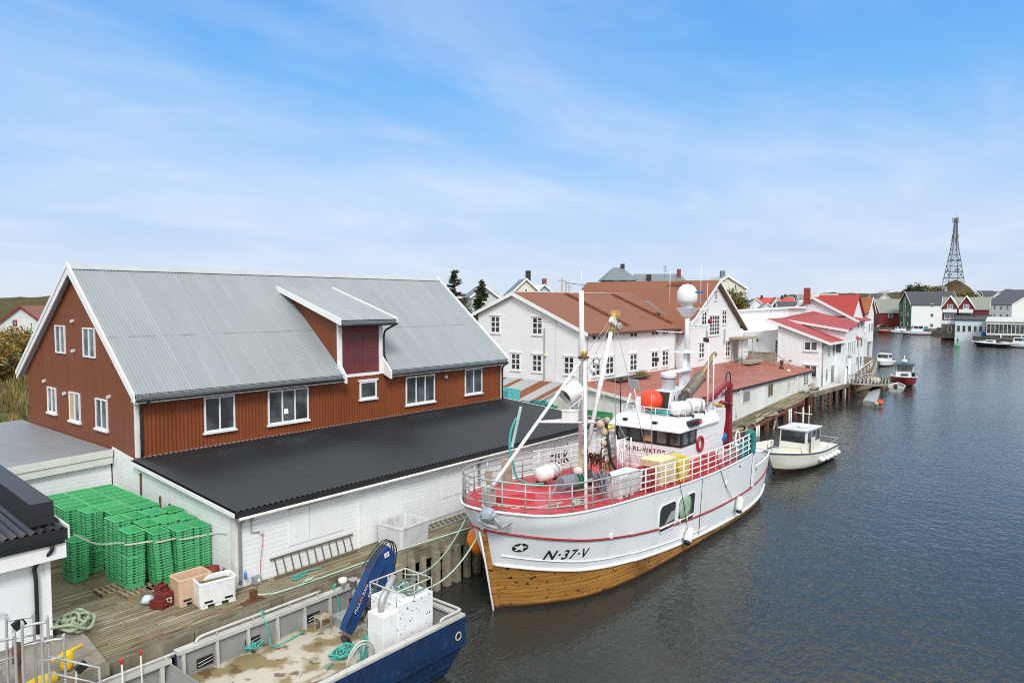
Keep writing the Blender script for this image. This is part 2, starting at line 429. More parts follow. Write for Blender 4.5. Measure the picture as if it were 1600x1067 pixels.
def terrain_mat():
    t = NT('heath_and_rock'); p = t.pos()
    n1 = t.noise(p, 0.09, 6, 0.65); n2 = t.noise(p, 0.8, 5, 0.7); n3 = t.noise(p, 0.03, 4, 0.6)
    c = t.mix(t.ramp(n2, 0.3, 0.7), (0.05, 0.052, 0.022), (0.13, 0.105, 0.045))
    c = t.mix(t.ramp(n1, 0.42, 0.62), c, (0.085, 0.055, 0.026))
    c = t.mix(t.ramp(n3, 0.55, 0.65, 0, 0.7), c, (0.05, 0.06, 0.02))
    sl = t.xyz(t.n('ShaderNodeNewGeometry').outputs['Normal'])[2]
    rock = t.math('MAXIMUM', t.ramp(sl, 0.80, 0.5, 0, .7), t.ramp(n2, 0.6, 0.68, 0, 0.7))
    c = t.mix(rock, c, (0.15, 0.13, 0.10))
    z = t.xyz(p)[2]
    c = t.mix(t.ramp(z, 1.1, 0.5), c, (0.035, 0.03, 0.024))
    t.bump(n2, 0.8, 0.5)
    return t.set(c, 0.95, spec=0.1)
struct(tm.build('terrain', terrain_mat(), recalc=False))

# tall dry grass on the slope beyond the warehouse
gm = MB(); rg = random.Random(3)
for i in range(5200):
    x = rg.uniform(8, 42); y = rg.uniform(46, 92)
    if x > 11 + (y - 46) * 0.62: continue
    z = ground_z(x, y); h = rg.uniform(0.35, 1.0); a = rg.uniform(0, 6.28); wv = rg.uniform(.05, .13)
    dx, dy = math.cos(a) * wv, math.sin(a) * wv; lx, ly = rg.uniform(-.25, .25), rg.uniform(-.25, .25)
    for k in range(2):
        ox, oy = rg.uniform(-.4, .4), rg.uniform(-.4, .4)
        gm.add([(x + ox - dx, y + oy - dy, z - .1), (x + ox + dx, y + oy + dy, z - .1), (x + ox + lx, y + oy + ly, z + h)], [(0, 1, 2)], rg.choice((0, 0, 1, 2)))
g_ = gm.build('grass', [paint('dry_grass', (0.24, 0.19, 0.075), 0.9, 0.3, 3, spec=0.1), paint('green_grass', (0.10, 0.14, 0.03), 0.9, 0.3, 3, spec=0.1), paint('rust_grass', (0.20, 0.12, 0.05), 0.9, 0.3, 3, spec=0.1)], recalc=False)
struct(g_, 'stuff'); g_['label'] = 'tall dry grass on the slope beyond the red warehouse'

# ------------------------------------------------------------------ wooden quay
def pile(q, x, y, z0, z1, r=0.13, m=M_PILE, square=True, lean=(0, 0)):
    p = MB()
    if square: p.beam((x + lean[0], y + lean[1], z0), (x, y, z1), 2 * r, 2 * r, upv=(0, 1, 0))
    else: p.tube([(x + lean[0], y + lean[1], z0), (x, y, z1)], [r * 1.08, r], 10)
    p.build('pile', m, q)
quay = thing('wooden_quay', 'weathered plank quay on piles under the white shed and green crates', 'quay', (12, 21, 2))
q = MB(); q.box(-14, 40, 20.82, 34.5, 1.86, 2.0)
q.build('plank_deck', M_DECK, quay)
q = MB(); q.box(-14, 40, 20.58, 20.80, 1.72, 2.07)
for i in range(18): q.box(-14 + i * 3.0, -14 + i * 3.0 + 2.97, 20.52, 20.575, 1.45, 1.98)
q.build('edge_beam', M_TIMBER, quay)
q = MB(); q.box(-14, 40, 20.9, 21.1, 0.55, 0.80); q.box(-14, 40, 21.9, 22.1, 1.5, 1.84)
for i in range(26): q.box(-13.6 + i * 2.1, -13.4 + i * 2.1, 21.2, 33, 1.55, 1.84)
q.build('bearer', M_TIMBER, quay)
rp = random.Random(11)
x = 5.4
while x < 39:
    near = x > 15.5
    pile(quay, x, 20.74 - (0.22 if near else 0.2), -1.2, rp.uniform(1.50, 1.62) if not near else rp.uniform(1.55, 1.7), rp.uniform(.10, .145), M_PILE)
    x += rp.uniform(0.58, 0.78) if near else rp.uniform(0.95, 1.3)
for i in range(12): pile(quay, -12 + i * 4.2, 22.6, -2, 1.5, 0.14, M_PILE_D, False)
rock = MB()
rr = random.Random(5)
def bank(u, v):
    x = -14 + 70 * u; y = 23.6 + 5.5 * v
    return (x, y + rr.uniform(-.35, .35), -1.2 + 3.0 * v ** 0.8 + rr.uniform(-.3, .3) * (1 if v < .9 else 0))
rock.grid(bank, 70, 7, smooth=False)
struct(rock.build('rock_bank', paint('dark_rock', (0.05, 0.047, 0.043), 0.9, 0.4, 2, spec=0.2), recalc=False))
# ------------------------------------------------------------------ windows
def window(parent, o, u, n, w, h, cols=2, rows=1, fw_=0.07, mun=0.05, frame=None, pane=None, sill=0.0, head=0.0, proud=0.07, name='window', fixed=()):
    """frame with its bars; the pane is its sub-part. o = lower corner on the wall, u along the wall, n outwards"""
    o = V(o); u = V(u).normalized(); n = V(n).normalized(); z = V((0, 0, 1))
    frame = frame or M_TRIM; pane = pane or M_GLASS
    M_ = Matrix((u, n, z)).transposed()
    m = MB()
    def bar(a0, a1, b0, b1, d0, d1):
        m.obox(o + u * ((a0 + a1) / 2) + z * ((b0 + b1) / 2) + n * ((d0 + d1) / 2), (a1 - a0, d1 - d0, b1 - b0), M_)
    bar(0, fw_, 0, h, 0.0, proud); bar(w - fw_, w, 0, h, 0.0, proud)
    bar(fw_, w - fw_, 0, fw_, 0.0, proud - .002); bar(fw_, w - fw_, h - fw_, h, 0.0, proud - .002)
    iw, ih = w - 2 * fw_, h - 2 * fw_
    for i in range(1, cols):
        x = fw_ + iw * i / cols; bar(x - mun / 2, x + mun / 2, fw_, h - fw_, 0.004, proud - .012)
    for j in range(1, rows):
        y = fw_ + ih * j / rows; bar(fw_, w - fw_, y - mun * .35, y + mun * .35, 0.006, proud - .02)
    if sill: bar(-0.07, w + 0.07, -0.09, -0.004, 0.0, proud + sill)
    if head: bar(-0.10, w + 0.10, h + 0.004, h + 0.10, 0.0, proud + head)
    f = m.build(name, frame, parent)
    g = MB()
    g.obox(o + u * (w / 2) + z * (h / 2) + n * (0.012), (w - 2 * fw_ + .01, 0.02, h - 2 * fw_ + .01), M_)
    g.build('pane', pane, f)
    return f

def corr_sheet(m, o, u, v, lu, lv, pitch=0.2, amp=0.02, n=None, mi=0, per=4):
    """corrugated sheet: u across the ribs, v along them"""
    o = V(o); u = V(u).normalized(); v = V(v).normalized(); n = n or u.cross(v).normalized()
    k = max(2, int(lu / pitch * per)); verts = []
    for i in range(k + 1):
        a = lu * i / k; d = amp * math.cos(2 * math.pi * a / pitch)
        verts.append(o + u * a + n * d); verts.append(o + u * a + v * lv + n * d)
    m.add(verts, [(2 * i, 2 * i + 2, 2 * i + 3, 2 * i + 1) for i in range(k)], mi, False)

def roof_metal(name, col, seams=None, rough=0.42, dirt=None, streak=0.09, spec=0.4):
    t = NT(name); p = t.pos(); x, y, z = t.xyz(p)
    n1 = t.noise(t.mapv(p, (1.6, 0.25, 0.25)), 1.1, 5, 0.6)
    c = t.mix(t.ramp(n1, 0.3, 0.7), tuple(k * (1 - streak) for k in col), tuple(k * (1 + streak * .5) for k in col))
    sh = t.n('ShaderNodeTexWhiteNoise', {'W': t.math('FLOOR', t.math('DIVIDE', x, 1.12))}, noise_dimensions='1D').outputs[0]
    c = t.mix(t.ramp(sh, 0, 1, 0, 0.18), c, tuple(k * 0.80 for k in col))
    if seams:
        f = t.math('FRACT', t.math('DIVIDE', x, 1.12))
        c = t.mix(t.ramp(f, 0.0, 0.05, 0.5, 0), c, tuple(min(1, k * 1.45) for k in col))
    if dirt:
        n2 = t.noise(p, 0.5, 7, 0.7)
        c = t.mix(t.ramp(n2, 0.52, 0.75, 0, 0.65), c, dirt)
    if seams:
        lap = t.math('PINGPONG', t.math('SUBTRACT', z, 10.35), 50.0)
        c = t.mix(t.math('MULTIPLY', t.ramp(lap, 0.0, 0.035, 1.0, 0.0), t.ramp(t.noise(p, 2.2, 3), .35, .55)), c, tuple(k * 0.45 for k in col))
    n3 = t.noise(p, 9, 3, 0.7)
    c = t.mix(t.ramp(n3, 0.66, 0.74, 0, 0.25), c, tuple(k * 0.6 for k in col))
    return t.set(c, rough, spec=spec)
M_ROOF_G = roof_metal('grey_roof_sheet', (0.285, 0.315, 0.32), True)
M_ROOF_K = roof_metal('black_roof_sheet', (0.019, 0.0215, 0.026), False, 0.36)

def red_sheet():
    t = NT('rust_red_sheet'); p = t.pos(); x, y, z = t.xyz(p)
    n1 = t.noise(t.mapv(p, (0.8, 0.8, 0.22)), 0.9, 6, 0.62)
    c = t.mix(t.ramp(n1, 0.3, 0.72), (0.185, 0.045, 0.013), (0.255, 0.070, 0.021))
    u = t.math('ADD', x, y)
    sh = t.n('ShaderNodeTexWhiteNoise', {'W': t.math('FLOOR', t.math('DIVIDE', u, 1.1))}, noise_dimensions='1D').outputs[0]
    c = t.mix(t.ramp(sh, 0, 1, 0, 0.35), c, (0.165, 0.042, 0.014))
    n2 = t.noise(t.mapv(p, (3, 3, 0.5)), 1.6, 5, 0.7)
    c = t.mix(t.ramp(n2, 0.62, 0.8, 0, 0.4), c, (0.30, 0.13, 0.08))
    return t.set(c, 0.55, spec=0.3)
M_RED = red_sheet()
M_RED_G = vboards('red_gable_boards', (0.185, 0.05, 0.015), 0.2, 0.25, var=0.08, dirt=(0.25, 0.09, 0.045), dirt_amt=0.3)

# ------------------------------------------------------------------ red warehouse
WX0, WX1, WY0, WY1, WYR = 12.45, 35.75, 30.17, 43.2, 36.25
ZB, ZE, ZR = 3.0, 8.53, 13.52
wh = thing('red_warehouse', 'rust red warehouse with a grey corrugated roof and maroon hatch dormer', 'warehouse', (24, 36.7, 2))
SLN, SLF = 0.82, 0.715                                 # roof rise per metre, quay side and land side
SL = SLN
EN, EF = WY0 - .52, WY1 + .7
m = MB()
# long wall towards the quay: corrugated upright sheets over a flat core
m.box(WX0 + .05, WX1 - .05, WY0 + .06, WY0 + .2, ZB, ZE - .05)
corr_sheet(m, (WX0 + .06, WY0, 5.2), (1, 0, 0), (0, 0, 1), WX1 - WX0 - .12, ZE - 5.2 - .03, 0.17, 0.018, V((0, -1, 0)))
m.build('long_wall', M_RED, wh)
m = MB(); m.box(WX0 + .05, WX1 - .05, WY1 - .2, WY1, ZB, ZE - .05); m.build('long_wall', M_RED, wh)
for gx, nm in ((WX0, 'gable_wall'), (WX1 - .2, 'gable_wall')):
    m = MB(); m.prism([(gx, WY0, ZB), (gx, WY1, ZB), (gx, WY1, ZE - .12), (gx, WYR, ZR - .16), (gx, WY0, ZE - .12)], (.2, 0, 0))
    m.build(nm, M_RED_G, wh)
# roof: two corrugated planes, overhang 0.55 at the eaves, 0.5 at the gables
OX0, OX1 = WX0 - .25, WX1 + .05
for sgn in (-1, 1):
    SL = SLN if sgn < 0 else SLF; ye = EN if sgn < 0 else EF; half = abs(ye - WYR); ln = math.hypot(half, half * SL)
    vdir = V((0, sgn * half, -half * SL)).normalized(); nn = V((0, sgn * SL, 1)).normalized()
    m = MB()
    if sgn < 0:
        # the dormer interrupts the lower part of this plane
        dx0, dx1, dv = 22.55, 25.55, ln - 4.55
        for a, b, v0, v1 in ((OX0, dx0, 0, ln), (dx1, OX1, 0, ln), (dx0, dx1, 0, ln - 1.05)):
            corr_sheet(m, V((a, WYR, ZR + .03)) + vdir * v0, (1, 0, 0), vdir, b - a, v1 - v0, 0.15, 0.012, nn)
            m.prism([V((a, WYR, ZR - .03)) + vdir * v0, V((b, WYR, ZR - .03)) + vdir * v0, V((b, WYR, ZR - .03)) + vdir * v1, V((a, WYR, ZR - .03)) + vdir * v1], nn * -0.05)
    else:
        corr_sheet(m, (OX0, WYR, ZR + .03), (1, 0, 0), vdir, OX1 - OX0, ln, 0.15, 0.012, nn)
        m.prism([V((OX0, WYR, ZR - .03)), V((OX1, WYR, ZR - .03)), V((OX1, WYR, ZR - .03)) + vdir * ln, V((OX0, WYR, ZR - .03)) + vdir * ln], nn * -0.05)
    m.build('roof', M_ROOF_G, wh)
m = MB()
for sgn, SL in ((-1, SLN), (1, SLF)): m.prism([(OX0, WYR, ZR + .10), (OX0, WYR + sgn * .3, ZR + .10 - .3 * SL), (OX0, WYR + sgn * .3, ZR + .08 - .3 * SL), (OX0, WYR, ZR + .08)], (OX1 - OX0, 0, 0))
m.build('ridge_cap', paint('ridge_metal', (0.42, 0.45, 0.46), 0.4, 0.06), wh)
# barge boards on both gables (broad white, with the soffit behind them)
for gx, dirx in ((OX0, -1), (OX1, 1)):
    for sgn in (-1, 1):
        SL = SLN if sgn < 0 else SLF; ye = (EN - .04) if sgn < 0 else (EF + .05); half = abs(ye - WYR)
        m = MB()
        top = .12; dep = .40
        pts = [(gx, WYR, ZR + top), (gx, ye, ZR + top - half * SL), (gx, ye, ZR + top - half * SL - dep), (gx, WYR, ZR + top - dep * 1.3)]
        m.prism(pts, (dirx * .06, 0, 0))
        m.prism([(gx + dirx * .06, WYR, ZR + top + .03), (gx + dirx * .06, ye, ZR + top + .03 - half * SL), (gx + dirx * .06, ye, ZR + top - .17 - half * SL), (gx + dirx * .06, WYR, ZR + top - .17)], (dirx * .045, 0, 0))
        m.build('barge_board', M_TRIM, wh)
        m = MB()
        yi = ye
        x0, x1 = (gx, WX0) if dirx < 0 else (WX1, gx)
        m.prism([(x0, WYR, ZR - .16), (x1, WYR, ZR - .16), (x1, yi, ZR - .16 - half * SL), (x0, yi, ZR - .16 - half * SL)], (0, 0, -.03))
        m.build('soffit', paint('soffit_grey', (0.5, 0.5, 0.49), 0.6, 0.05), wh)
# eaves fascia and gutter on the quay side (left and right of the dormer)
SL = SLN; ye = EN; ze = ZR - abs(ye - WYR) * SL
for a, b in ((OX0 + .05, 22.5), (25.6, OX1 - .05)):
    m = MB(); m.box(a, b, ye + .0, ye + .03, ze - .26, ze - .05); m.build('fascia', paint('grey_fascia', (0.15, 0.17, 0.18), 0.5, 0.1), wh)
    m = MB(); m.tube([(a, ye - .075, ze - .22), (b, ye - .075, ze - .22)], .065, 8); m.build('gutter', M_BLACK, wh)
    m = MB(); m.box(a, b, ye + .03, WY0 - .02, ze - .30, ze - .27); m.box(a, b, ye + .031, ye + .06, ze - .36, ze - .301); m.build('soffit_board', M_TRIM, wh)
m = MB(); m.tube(smoothpath([(WX0 + .28, ye - .06, ze - .3), (WX0 + .25, ye + .2, ze - .42), (WX0 + .16, WY0 - .1, ze - .72), (WX0 + .16, WY0 - .1, 7.0), (WX0 + .16, WY0 - .1, 5.5)], 4), .055, 8); m.build('downpipe', M_BLACK, wh)
m = MB(); m.tube(smoothpath([(WX1 - .1, ye - .06, ze - .3), (WX1 - .05, ye + .2, ze - .42), (WX1 + .02, WY0 - .1, ze - .72), (WX1 + .02, WY0 - .1, 5.3)], 4), .055, 8); m.build('downpipe', M_BLACK, wh)
m = MB(); m.box(WX0 - .03, WX0 + .13, WY0 - .035, WY0 + .12, 5.45, ZE - .3); m.build('corner_board', M_TRIM_OLD, wh)
m = MB(); m.box(WX1 - .1, WX1 + .03, WY0 - .035, WY0 + .12, 5.3, ZE - .3); m.build('corner_board', M_TRIM_OLD, wh)
m = MB(); m.box(WX0 + .2, WX1 - .1, WY0 - .05, WY0 - .005, 5.36, 5.47); m.build('base_flashing', paint('flashing', (0.33, 0.27, 0.24), 0.6, 0.2), wh)
# windows: quay front
for (x0, x1, z0, z1, c) in ((15.3, 16.75, 6.10, 7.66, 2), (18.43, 20.68, 6.02, 7.64, 3), (27.2, 29.5, 5.98, 7.6, 3), (32.15, 33.75, 6.07, 7.66, 2)):
    window(wh, (x0, WY0 - .03, z0), (1, 0, 0), (0, -1, 0), x1 - x0, z1 - z0, c, 1, .075, .07, sill=.05)
window(wh, (23.9, WY0 - .03, 6.66), (1, 0, 0), (0, -1, 0), 1.15, 0.95, 1, 1, .09, .06, sill=.05, head=.03)
# windows: gable (u runs towards -Y, seen from outside)
plyw = paint('plywood', (0.50, 0.38, 0.22), 0.7, 0.15, 4)
for (y0, y1, z0, z1) in ((38.88, 37.64, 9.38, 10.72), (35.42, 34.08, 9.36, 10.70), (40.22, 39.1, 6.36, 7.62), (37.32, 36.05, 6.26, 7.62), (34.2, 32.95, 6.26, 7.60)):
    wdw = window(wh, (WX0 - .005, y0, z0), (0, -1, 0), (-1, 0, 0), y0 - y1, z1 - z0, 2, 1, .06, .07, sill=.06 if z0 < 7 else 0, pane=M_GLASS2)
    if abs(y0 - 37.32) < .01:
        wdw['label'] = 'window half boarded with plywood'
        b = MB(); b.box(WX0 - .045, WX0 - .03, y0 - .66, y0 - .06, z0 + .06, z1 - .06); b.build('plywood_board', plyw, wdw)
# small vent hoods on the gable
for (y, z) in ((36.6, 11.05), (36.6, 9.66), (40.6, 7.95), (32.7, 7.85), (37.9, 7.55)):
    b = MB(); b.prism([(WX0 - .002, y - .06, z), (WX0 - .002, y + .06, z), (WX0 - .14, y + .06, z - .04), (WX0 - .14, y - .06, z - .04)], (0, 0, -.12)); b.build('vent_hood', M_TRIM_OLD, wh)
# hatch dormer over the loading door
DX0, DX1, DZ0, DZ1 = 22.6, 25.5, 8.05, 11.0
dsl = 0.30
def roofz(y): return ZR - (WYR - y) * SL
m = MB()
yb = (ZR - (DZ1 + .25) + 0) ; yt = WYR - 1.1
for x in (DX0, DX1 - .12):
    m.prism([(x, WY0 - .02, DZ0 - .4), (x, WY0 - .02, DZ1), (x, WYR - .55, DZ1 + (WYR - .55 - WY0) * dsl), (x, WYR - .5, roofz(WYR - .5) - .4)], (.12, 0, 0))
m.box(DX0 + .12, DX1 - .12, WY0 + .12, WY0 + .2, DZ0 - .3, DZ1)
m.build('dormer_wall', M_RED_G, wh)
m = MB()
yr1 = (DZ1 + .18 - ZR - WY0 * dsl + WYR * SL) / (SL - dsl)    # where the dormer roof runs into the main roof
yr0 = WY0 - .75
vd = V((0, -1, -dsl)).normalized(); nn = V((0, -dsl, 1)).normalized()
top = V((DX0 - .42, yr1, DZ1 + .18 + (yr1 - WY0) * dsl)); L = (yr1 - yr0) * math.hypot(1, dsl)
corr_sheet(m, top, (1, 0, 0), vd, DX1 - DX0 + .84, L, 0.15, 0.012, nn)
m.prism([top - nn * .06, top - nn * .06 + V((DX1 - DX0 + .84, 0, 0)), top - nn * .06 + V((DX1 - DX0 + .84, 0, 0)) + vd * L, top - nn * .06 + vd * L], nn * -.05)
m.build('dormer_roof', M_ROOF_G, wh)
for x, dx in ((DX0 - .46, .06), (DX1 + .42, .06)):
    m = MB(); a = V((x, yr1 - .1, top.z + .08 - .1 * dsl)); b = V((x, yr0 - .04, top.z + .08 - (yr1 - yr0) * dsl))
    m.prism([a, b, b - V((0, 0, .34)), a - V((0, 0, .26))], (dx, 0, 0)); m.build('dormer_barge_board', M_TRIM, wh)
ey = yr0; ez = top.z - (yr1 - yr0) * dsl
m = MB(); m.box(DX0 - .38, DX1 + .4, ey - .02, ey + .02, ez - .26, ez - .06); m.build('dormer_fascia', paint('grey_fascia', (0.15, 0.17, 0.18), 0.5, 0.1), wh)
m = MB(); m.tube([(DX0 - .38, ey - .08, ez - .26), (DX1 + .42, ey - .08, ez - .26)], .065, 8); m.build('gutter', M_BLACK, wh)
m = MB(); m.tube(smoothpath([(DX1 + .3, ey - .05, ez - .3), (DX1 + .2, ey + .35, ez - .5), (DX1 + .1, WY0 - .1, ez - .8), (DX1 + .1, WY0 - .1, 9.0), (DX1 + .25, WY0 - .12, 8.6)], 4), .055, 8); m.build('downpipe', M_BLACK, wh)
m = MB(); m.box(DX0 - .03, DX0 + .2, WY0 - .05, WY0 + .1, DZ0 - .12, DZ1); m.box(DX1 - .22, DX1 + .03, WY0 - .05, WY0 + .1, DZ0 - .12, DZ1)
m.box(DX0 + .2, DX1 - .22, WY0 - .049, WY0 + .1, DZ0 - .14, DZ0 + .02); m.box(DX0 + .2, DX1 - .22, WY0 - .049, WY0 + .1, DZ1 - .12, DZ1)
m.build('hatch_frame', M_TRIM, wh)
maroon = paint('maroon_paint', (0.13, 0.028, 0.035), 0.55, 0.14, 2.2)
hd = MB(); hd.box(DX0 + .21, DX0 + .98, WY0 - .012, WY0 + .06, DZ0 + .03, DZ1 - .125); hd.build('hatch_door', maroon, wh)
hd = MB(); hd.box(DX0 + 1.0, DX1 - .23, WY0 - .012, WY0 + .06, DZ0 + .03, DZ1 - .125); hd.box(DX0 + 1.55, DX0 + 1.60, WY0 - .03, WY0 - .012, DZ0 + .05, DZ1 - .8); hd.build('hatch_door', maroon, wh)
for x in (DX0 - .12, DX1 + .0):                       # white kick boards beside the hatch where the eaves stop
    m = MB(); m.prism([(x, WY0 - .72, ze - .02), (x, WY0 - .03, ze + .75), (x, WY0 - .03, ze - .15), (x, WY0 - .72, ze - .42)], (.12, 0, 0)); m.build('eaves_cheek', M_TRIM, wh)
m = MB(); m.box(30.35, 30.5, WY0 - .16, WY0 - .02, 7.28, 7.44); m.build('wall_lamp', M_TRIM_OLD, wh)
# table lamp lit behind the second window
lm = NT('lamp_glow'); lm.set((0.9, 0.75, 0.45)); lm.b.inputs['Emission Color'].default_value = (1, .8, .45, 1); lm.b.inputs['Emission Strength'].default_value = 1.2
lp = tag(MB().lathe([(.10, 0), (.14, .01), (.11, .22), (.10, .22)], (19.42, WY0 - .045, 6.45), (0, 0, 1), 12).build('table_lamp', lm.mat), 'small lit table lamp in the three pane window of the red warehouse', 'lamp')
lp.data.transform(Matrix.Translation((0, (WY0 - .045), 0)) @ Matrix.Diagonal((1, .12, 1, 1)) @ Matrix.Translation((0, -(WY0 - .045), 0)))

# ------------------------------------------------------------------ lean-to shed with the black roof
sh = thing('fish_shed', 'low white boarded shed with a long black corrugated roof on the quay', 'shed', (24, 22.45, 2))
SX0, SX1, SY0 = 12.42, 35.9, 22.45
def sroof(y): return 5.42 - (30.17 - y) * 0.075
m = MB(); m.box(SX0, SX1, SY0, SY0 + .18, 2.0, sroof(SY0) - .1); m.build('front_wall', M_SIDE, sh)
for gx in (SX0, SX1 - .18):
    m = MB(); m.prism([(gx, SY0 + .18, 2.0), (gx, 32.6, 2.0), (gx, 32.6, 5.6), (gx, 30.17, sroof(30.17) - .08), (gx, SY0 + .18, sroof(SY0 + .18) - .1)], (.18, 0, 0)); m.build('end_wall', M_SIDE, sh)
m = MB(); ya, yb = 30.12, 22.0; vd = V((0, -1, -.075)).normalized(); nn = V((0, -.075, 1)).normalized()
L = (ya - yb) * math.hypot(1, .075)
corr_sheet(m, (SX0 - .25, ya, sroof(ya) + .03), (1, 0, 0), vd, SX1 - SX0 + .35, L, 0.22, 0.032, nn)
m.prism([(SX0 - .25, ya, sroof(ya) - .01), (SX1 + .1, ya, sroof(ya) - .01), (SX1 + .1, yb + .03, sroof(yb) - .01), (SX0 - .25, yb + .03, sroof(yb) - .01)], nn * -.06)
m.build('roof', M_ROOF_K, sh)
m = MB(); m.box(SX0 - .25, SX1 + .1, yb + .0, yb + .028, sroof(yb) - .20, sroof(yb) - .0); m.build('eaves_fascia', M_BLACK, sh)
for gx, dx in ((SX0 - .26, -.04), (SX1 + .1, .06)):
    m = MB(); m.prism([(gx, ya, sroof(ya) + (.06 if dx > 0 else -.02)), (gx, yb, sroof(yb) + (.06 if dx > 0 else -.02)), (gx, yb, sroof(yb) - .16), (gx, ya, sroof(ya) - .16)], (dx, 0, 0)); m.build('verge_board', M_TRIM, sh)
m = MB(); m.tube([(SX0 - .1, yb - .0, sroof(yb) - .26), (SX1, yb - .0, sroof(yb) - .26)], .055, 8); m.build('gutter', M_TRIM_OLD, sh)
for x in (SX0 + .12, 24.9):
    m = MB(); m.tube(smoothpath([(x, yb + .0, sroof(yb) - .3), (x, SY0 - .2, sroof(yb) - .45), (x, SY0 - .08, sroof(yb) - .75), (x, SY0 - .08, 3.4), (x, SY0 - .08, 2.15)], 4), .055, 8); m.build('downpipe', paint('dull_zinc', (.22, .23, .23), .5, .12), sh)
m = MB(); m.box(SX0 - .03, SX0 + .11, SY0 - .03, SY0 + .3, 2.02, 4.65); m.build('corner_board', M_TRIM_OLD, sh)
flat = paint('flush_white_boards', (0.79, 0.80, 0.79), 0.55, 0.04, dirt=(0.55, 0.53, 0.47), dirt_amt=0.2)
for a, b, z0, z1, parts in ((14.5, 16.95, 2.95, 4.28, 2), (22.4, 24.45, 3.0, 4.32, 2), (29.4, 31.4, 3.0, 4.32, 2)):
    for k in range(parts):
        xa = a + (b - a) * (k * .36 if k == 0 else .36); xb = a + (b - a) * (.36 if k == 0 else 1)
        m = MB(); m.box(xa + .012, xb - .012, SY0 - .03, SY0 - .002, z0, z1); m.build('shutter', flat, sh)
    m = MB(); m.tube([(a + .02, SY0 - .10, z1 + .10), (b - .1, SY0 - .10, z1 + .10)], .075, 8); m.build('shutter_roll', paint('stained_roll', (0.5, 0.5, 0.42), 0.7, 0.2), sh)
m = MB(); m.box(17.75, 19.95, SY0 - .028, SY0 - .002, 2.02, 4.12)
for z in [2.02 + .17 * i for i in range(13)]: m.box(17.78, 19.92, SY0 - .034, SY0 - .0285, z + .01, z + .155)
m.build('sliding_door', flat, sh)
m = MB(); m.box(17.7, 17.76, SY0 - .05, SY0 - .002, 2.0, 4.18); m.box(19.96, 20.02, SY0 - .05, SY0 - .002, 2.0, 4.18); m.box(17.76, 19.96, SY0 - .049, SY0 - .002, 4.125, 4.18); m.build('door_frame', M_TRIM, sh)
for y, z0, z1 in ((29.7, 4.0, 4.9), (28.0, 3.7, 4.25), (27.2, 3.7, 4.1)): MB().box(SX0 - .06, SX0 - .003, y, y + .07, z0, z1).build('wall_bracket', M_RUST, sh)
# shop sign by the quay
sg = thing('shop_sign', 'white wall sign reading KARL VIKTOR FISK on the shed', 'sign', (32.4, SY0 - .04, 3.5))
m = MB(); m.box(30.25, 32.85, SY0 - .05, SY0 - .004, 2.5, 4.35); m.build('sign_board', M_TRIM, sg)

def text_mesh(txt, size=1.0, shear=0.0, bold=0.0, space=1.0):
    cu = bpy.data.curves.new('lettering', 'FONT'); cu.body = txt; cu.size = size; cu.shear = shear; cu.offset = bold; cu.space_character = space
    cu.resolution_u = 4; cu.align_x = 'CENTER'
    ob = bpy.data.objects.new('lettering', cu); COL.objects.link(ob)
    dg = bpy.context.evaluated_depsgraph_get(); me = ob.evaluated_get(dg).to_mesh()
    vs_ = [v.co.copy() for v in me.vertices]; fs_ = [tuple(p.vertices) for p in me.polygons]
    ob.evaluated_get(dg).to_mesh_clear(); bpy.data.objects.remove(ob); bpy.data.curves.remove(cu)
    return vs_, fs_
def lettering(parent, txt, o, u, v, size, mat, name='lettering', shear=0.0, bold=0.0, space=1.0, fn=None, lift=0.004, serif=0):
    o = V(o); u = V(u).normalized(); v = V(v).normalized(); n = u.cross(v)
    vs_, fs_ = text_mesh(txt, size, shear, bold, space)
    m = MB(); m.add([(fn(p.x, p.y) if fn else o + u * p.x + v * p.y + n * lift) for p in vs_], fs_)
    return m.build(name, mat, parent, recalc=False)
M_INK = paint('black_lettering', (0.02, 0.02, 0.022), 0.5, 0.1)
M_INK_R = paint('red_lettering', (0.22, 0.03, 0.035), 0.5, 0.1)
lettering(sg, 'KARL VIKTOR', (31.5, SY0 - .052, 3.86), (1, 0, 0), (0, 0, 1), .28, M_INK, space=1.1)
lettering(sg, 'FISK', (31.55, SY0 - .052, 2.95), (1, 0, 0), (0, 0, 1), .92, M_INK, bold=.012, space=1.15)
sf = MB()
for x in (30.62, 31.22, 32.05):                       # slab serifs on the big word
    for z in (2.945, 3.60): sf.box(x - .07, x + .16, SY0 - .058, SY0 - .052, z, z + .035)
sf.build('lettering', M_INK, sg)

# ------------------------------------------------------------------ grey roofed annex at the left
an = thing('grey_annex', 'low white annex with a flat grey roof against the red gable', 'annex', (8, 38, 2))
def aroof(x): return 5.5 - (12.4 - x) * 0.035
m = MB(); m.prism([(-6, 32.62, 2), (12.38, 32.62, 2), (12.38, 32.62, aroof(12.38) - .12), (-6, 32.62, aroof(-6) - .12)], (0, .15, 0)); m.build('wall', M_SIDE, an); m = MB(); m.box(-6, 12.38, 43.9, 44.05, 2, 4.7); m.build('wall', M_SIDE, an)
m = MB(); m.prism([(-6.2, 32.4, aroof(-6.2) - .1), (12.38, 32.4, aroof(12.38) - .1), (12.38, 32.4, aroof(12.38)), (-6.2, 32.4, aroof(-6.2))], (0, 11.8, 0)); m.build('roof', roof_metal('flat_grey_roof', (0.25, 0.26, 0.27), False, 0.5, dirt=(0.3, 0.31, 0.31)), an)
m = MB()
for dz, dy in ((0.04, 0), (-.28, -.05)): m.prism([(-6.2, 32.34 - dy, aroof(-6.2) + dz), (12.36, 32.34 - dy, aroof(12.36) + dz), (12.36, 32.34 - dy, aroof(12.36) + dz - .3), (-6.2, 32.34 - dy, aroof(-6.2) + dz - .3)], (0, .055, 0))
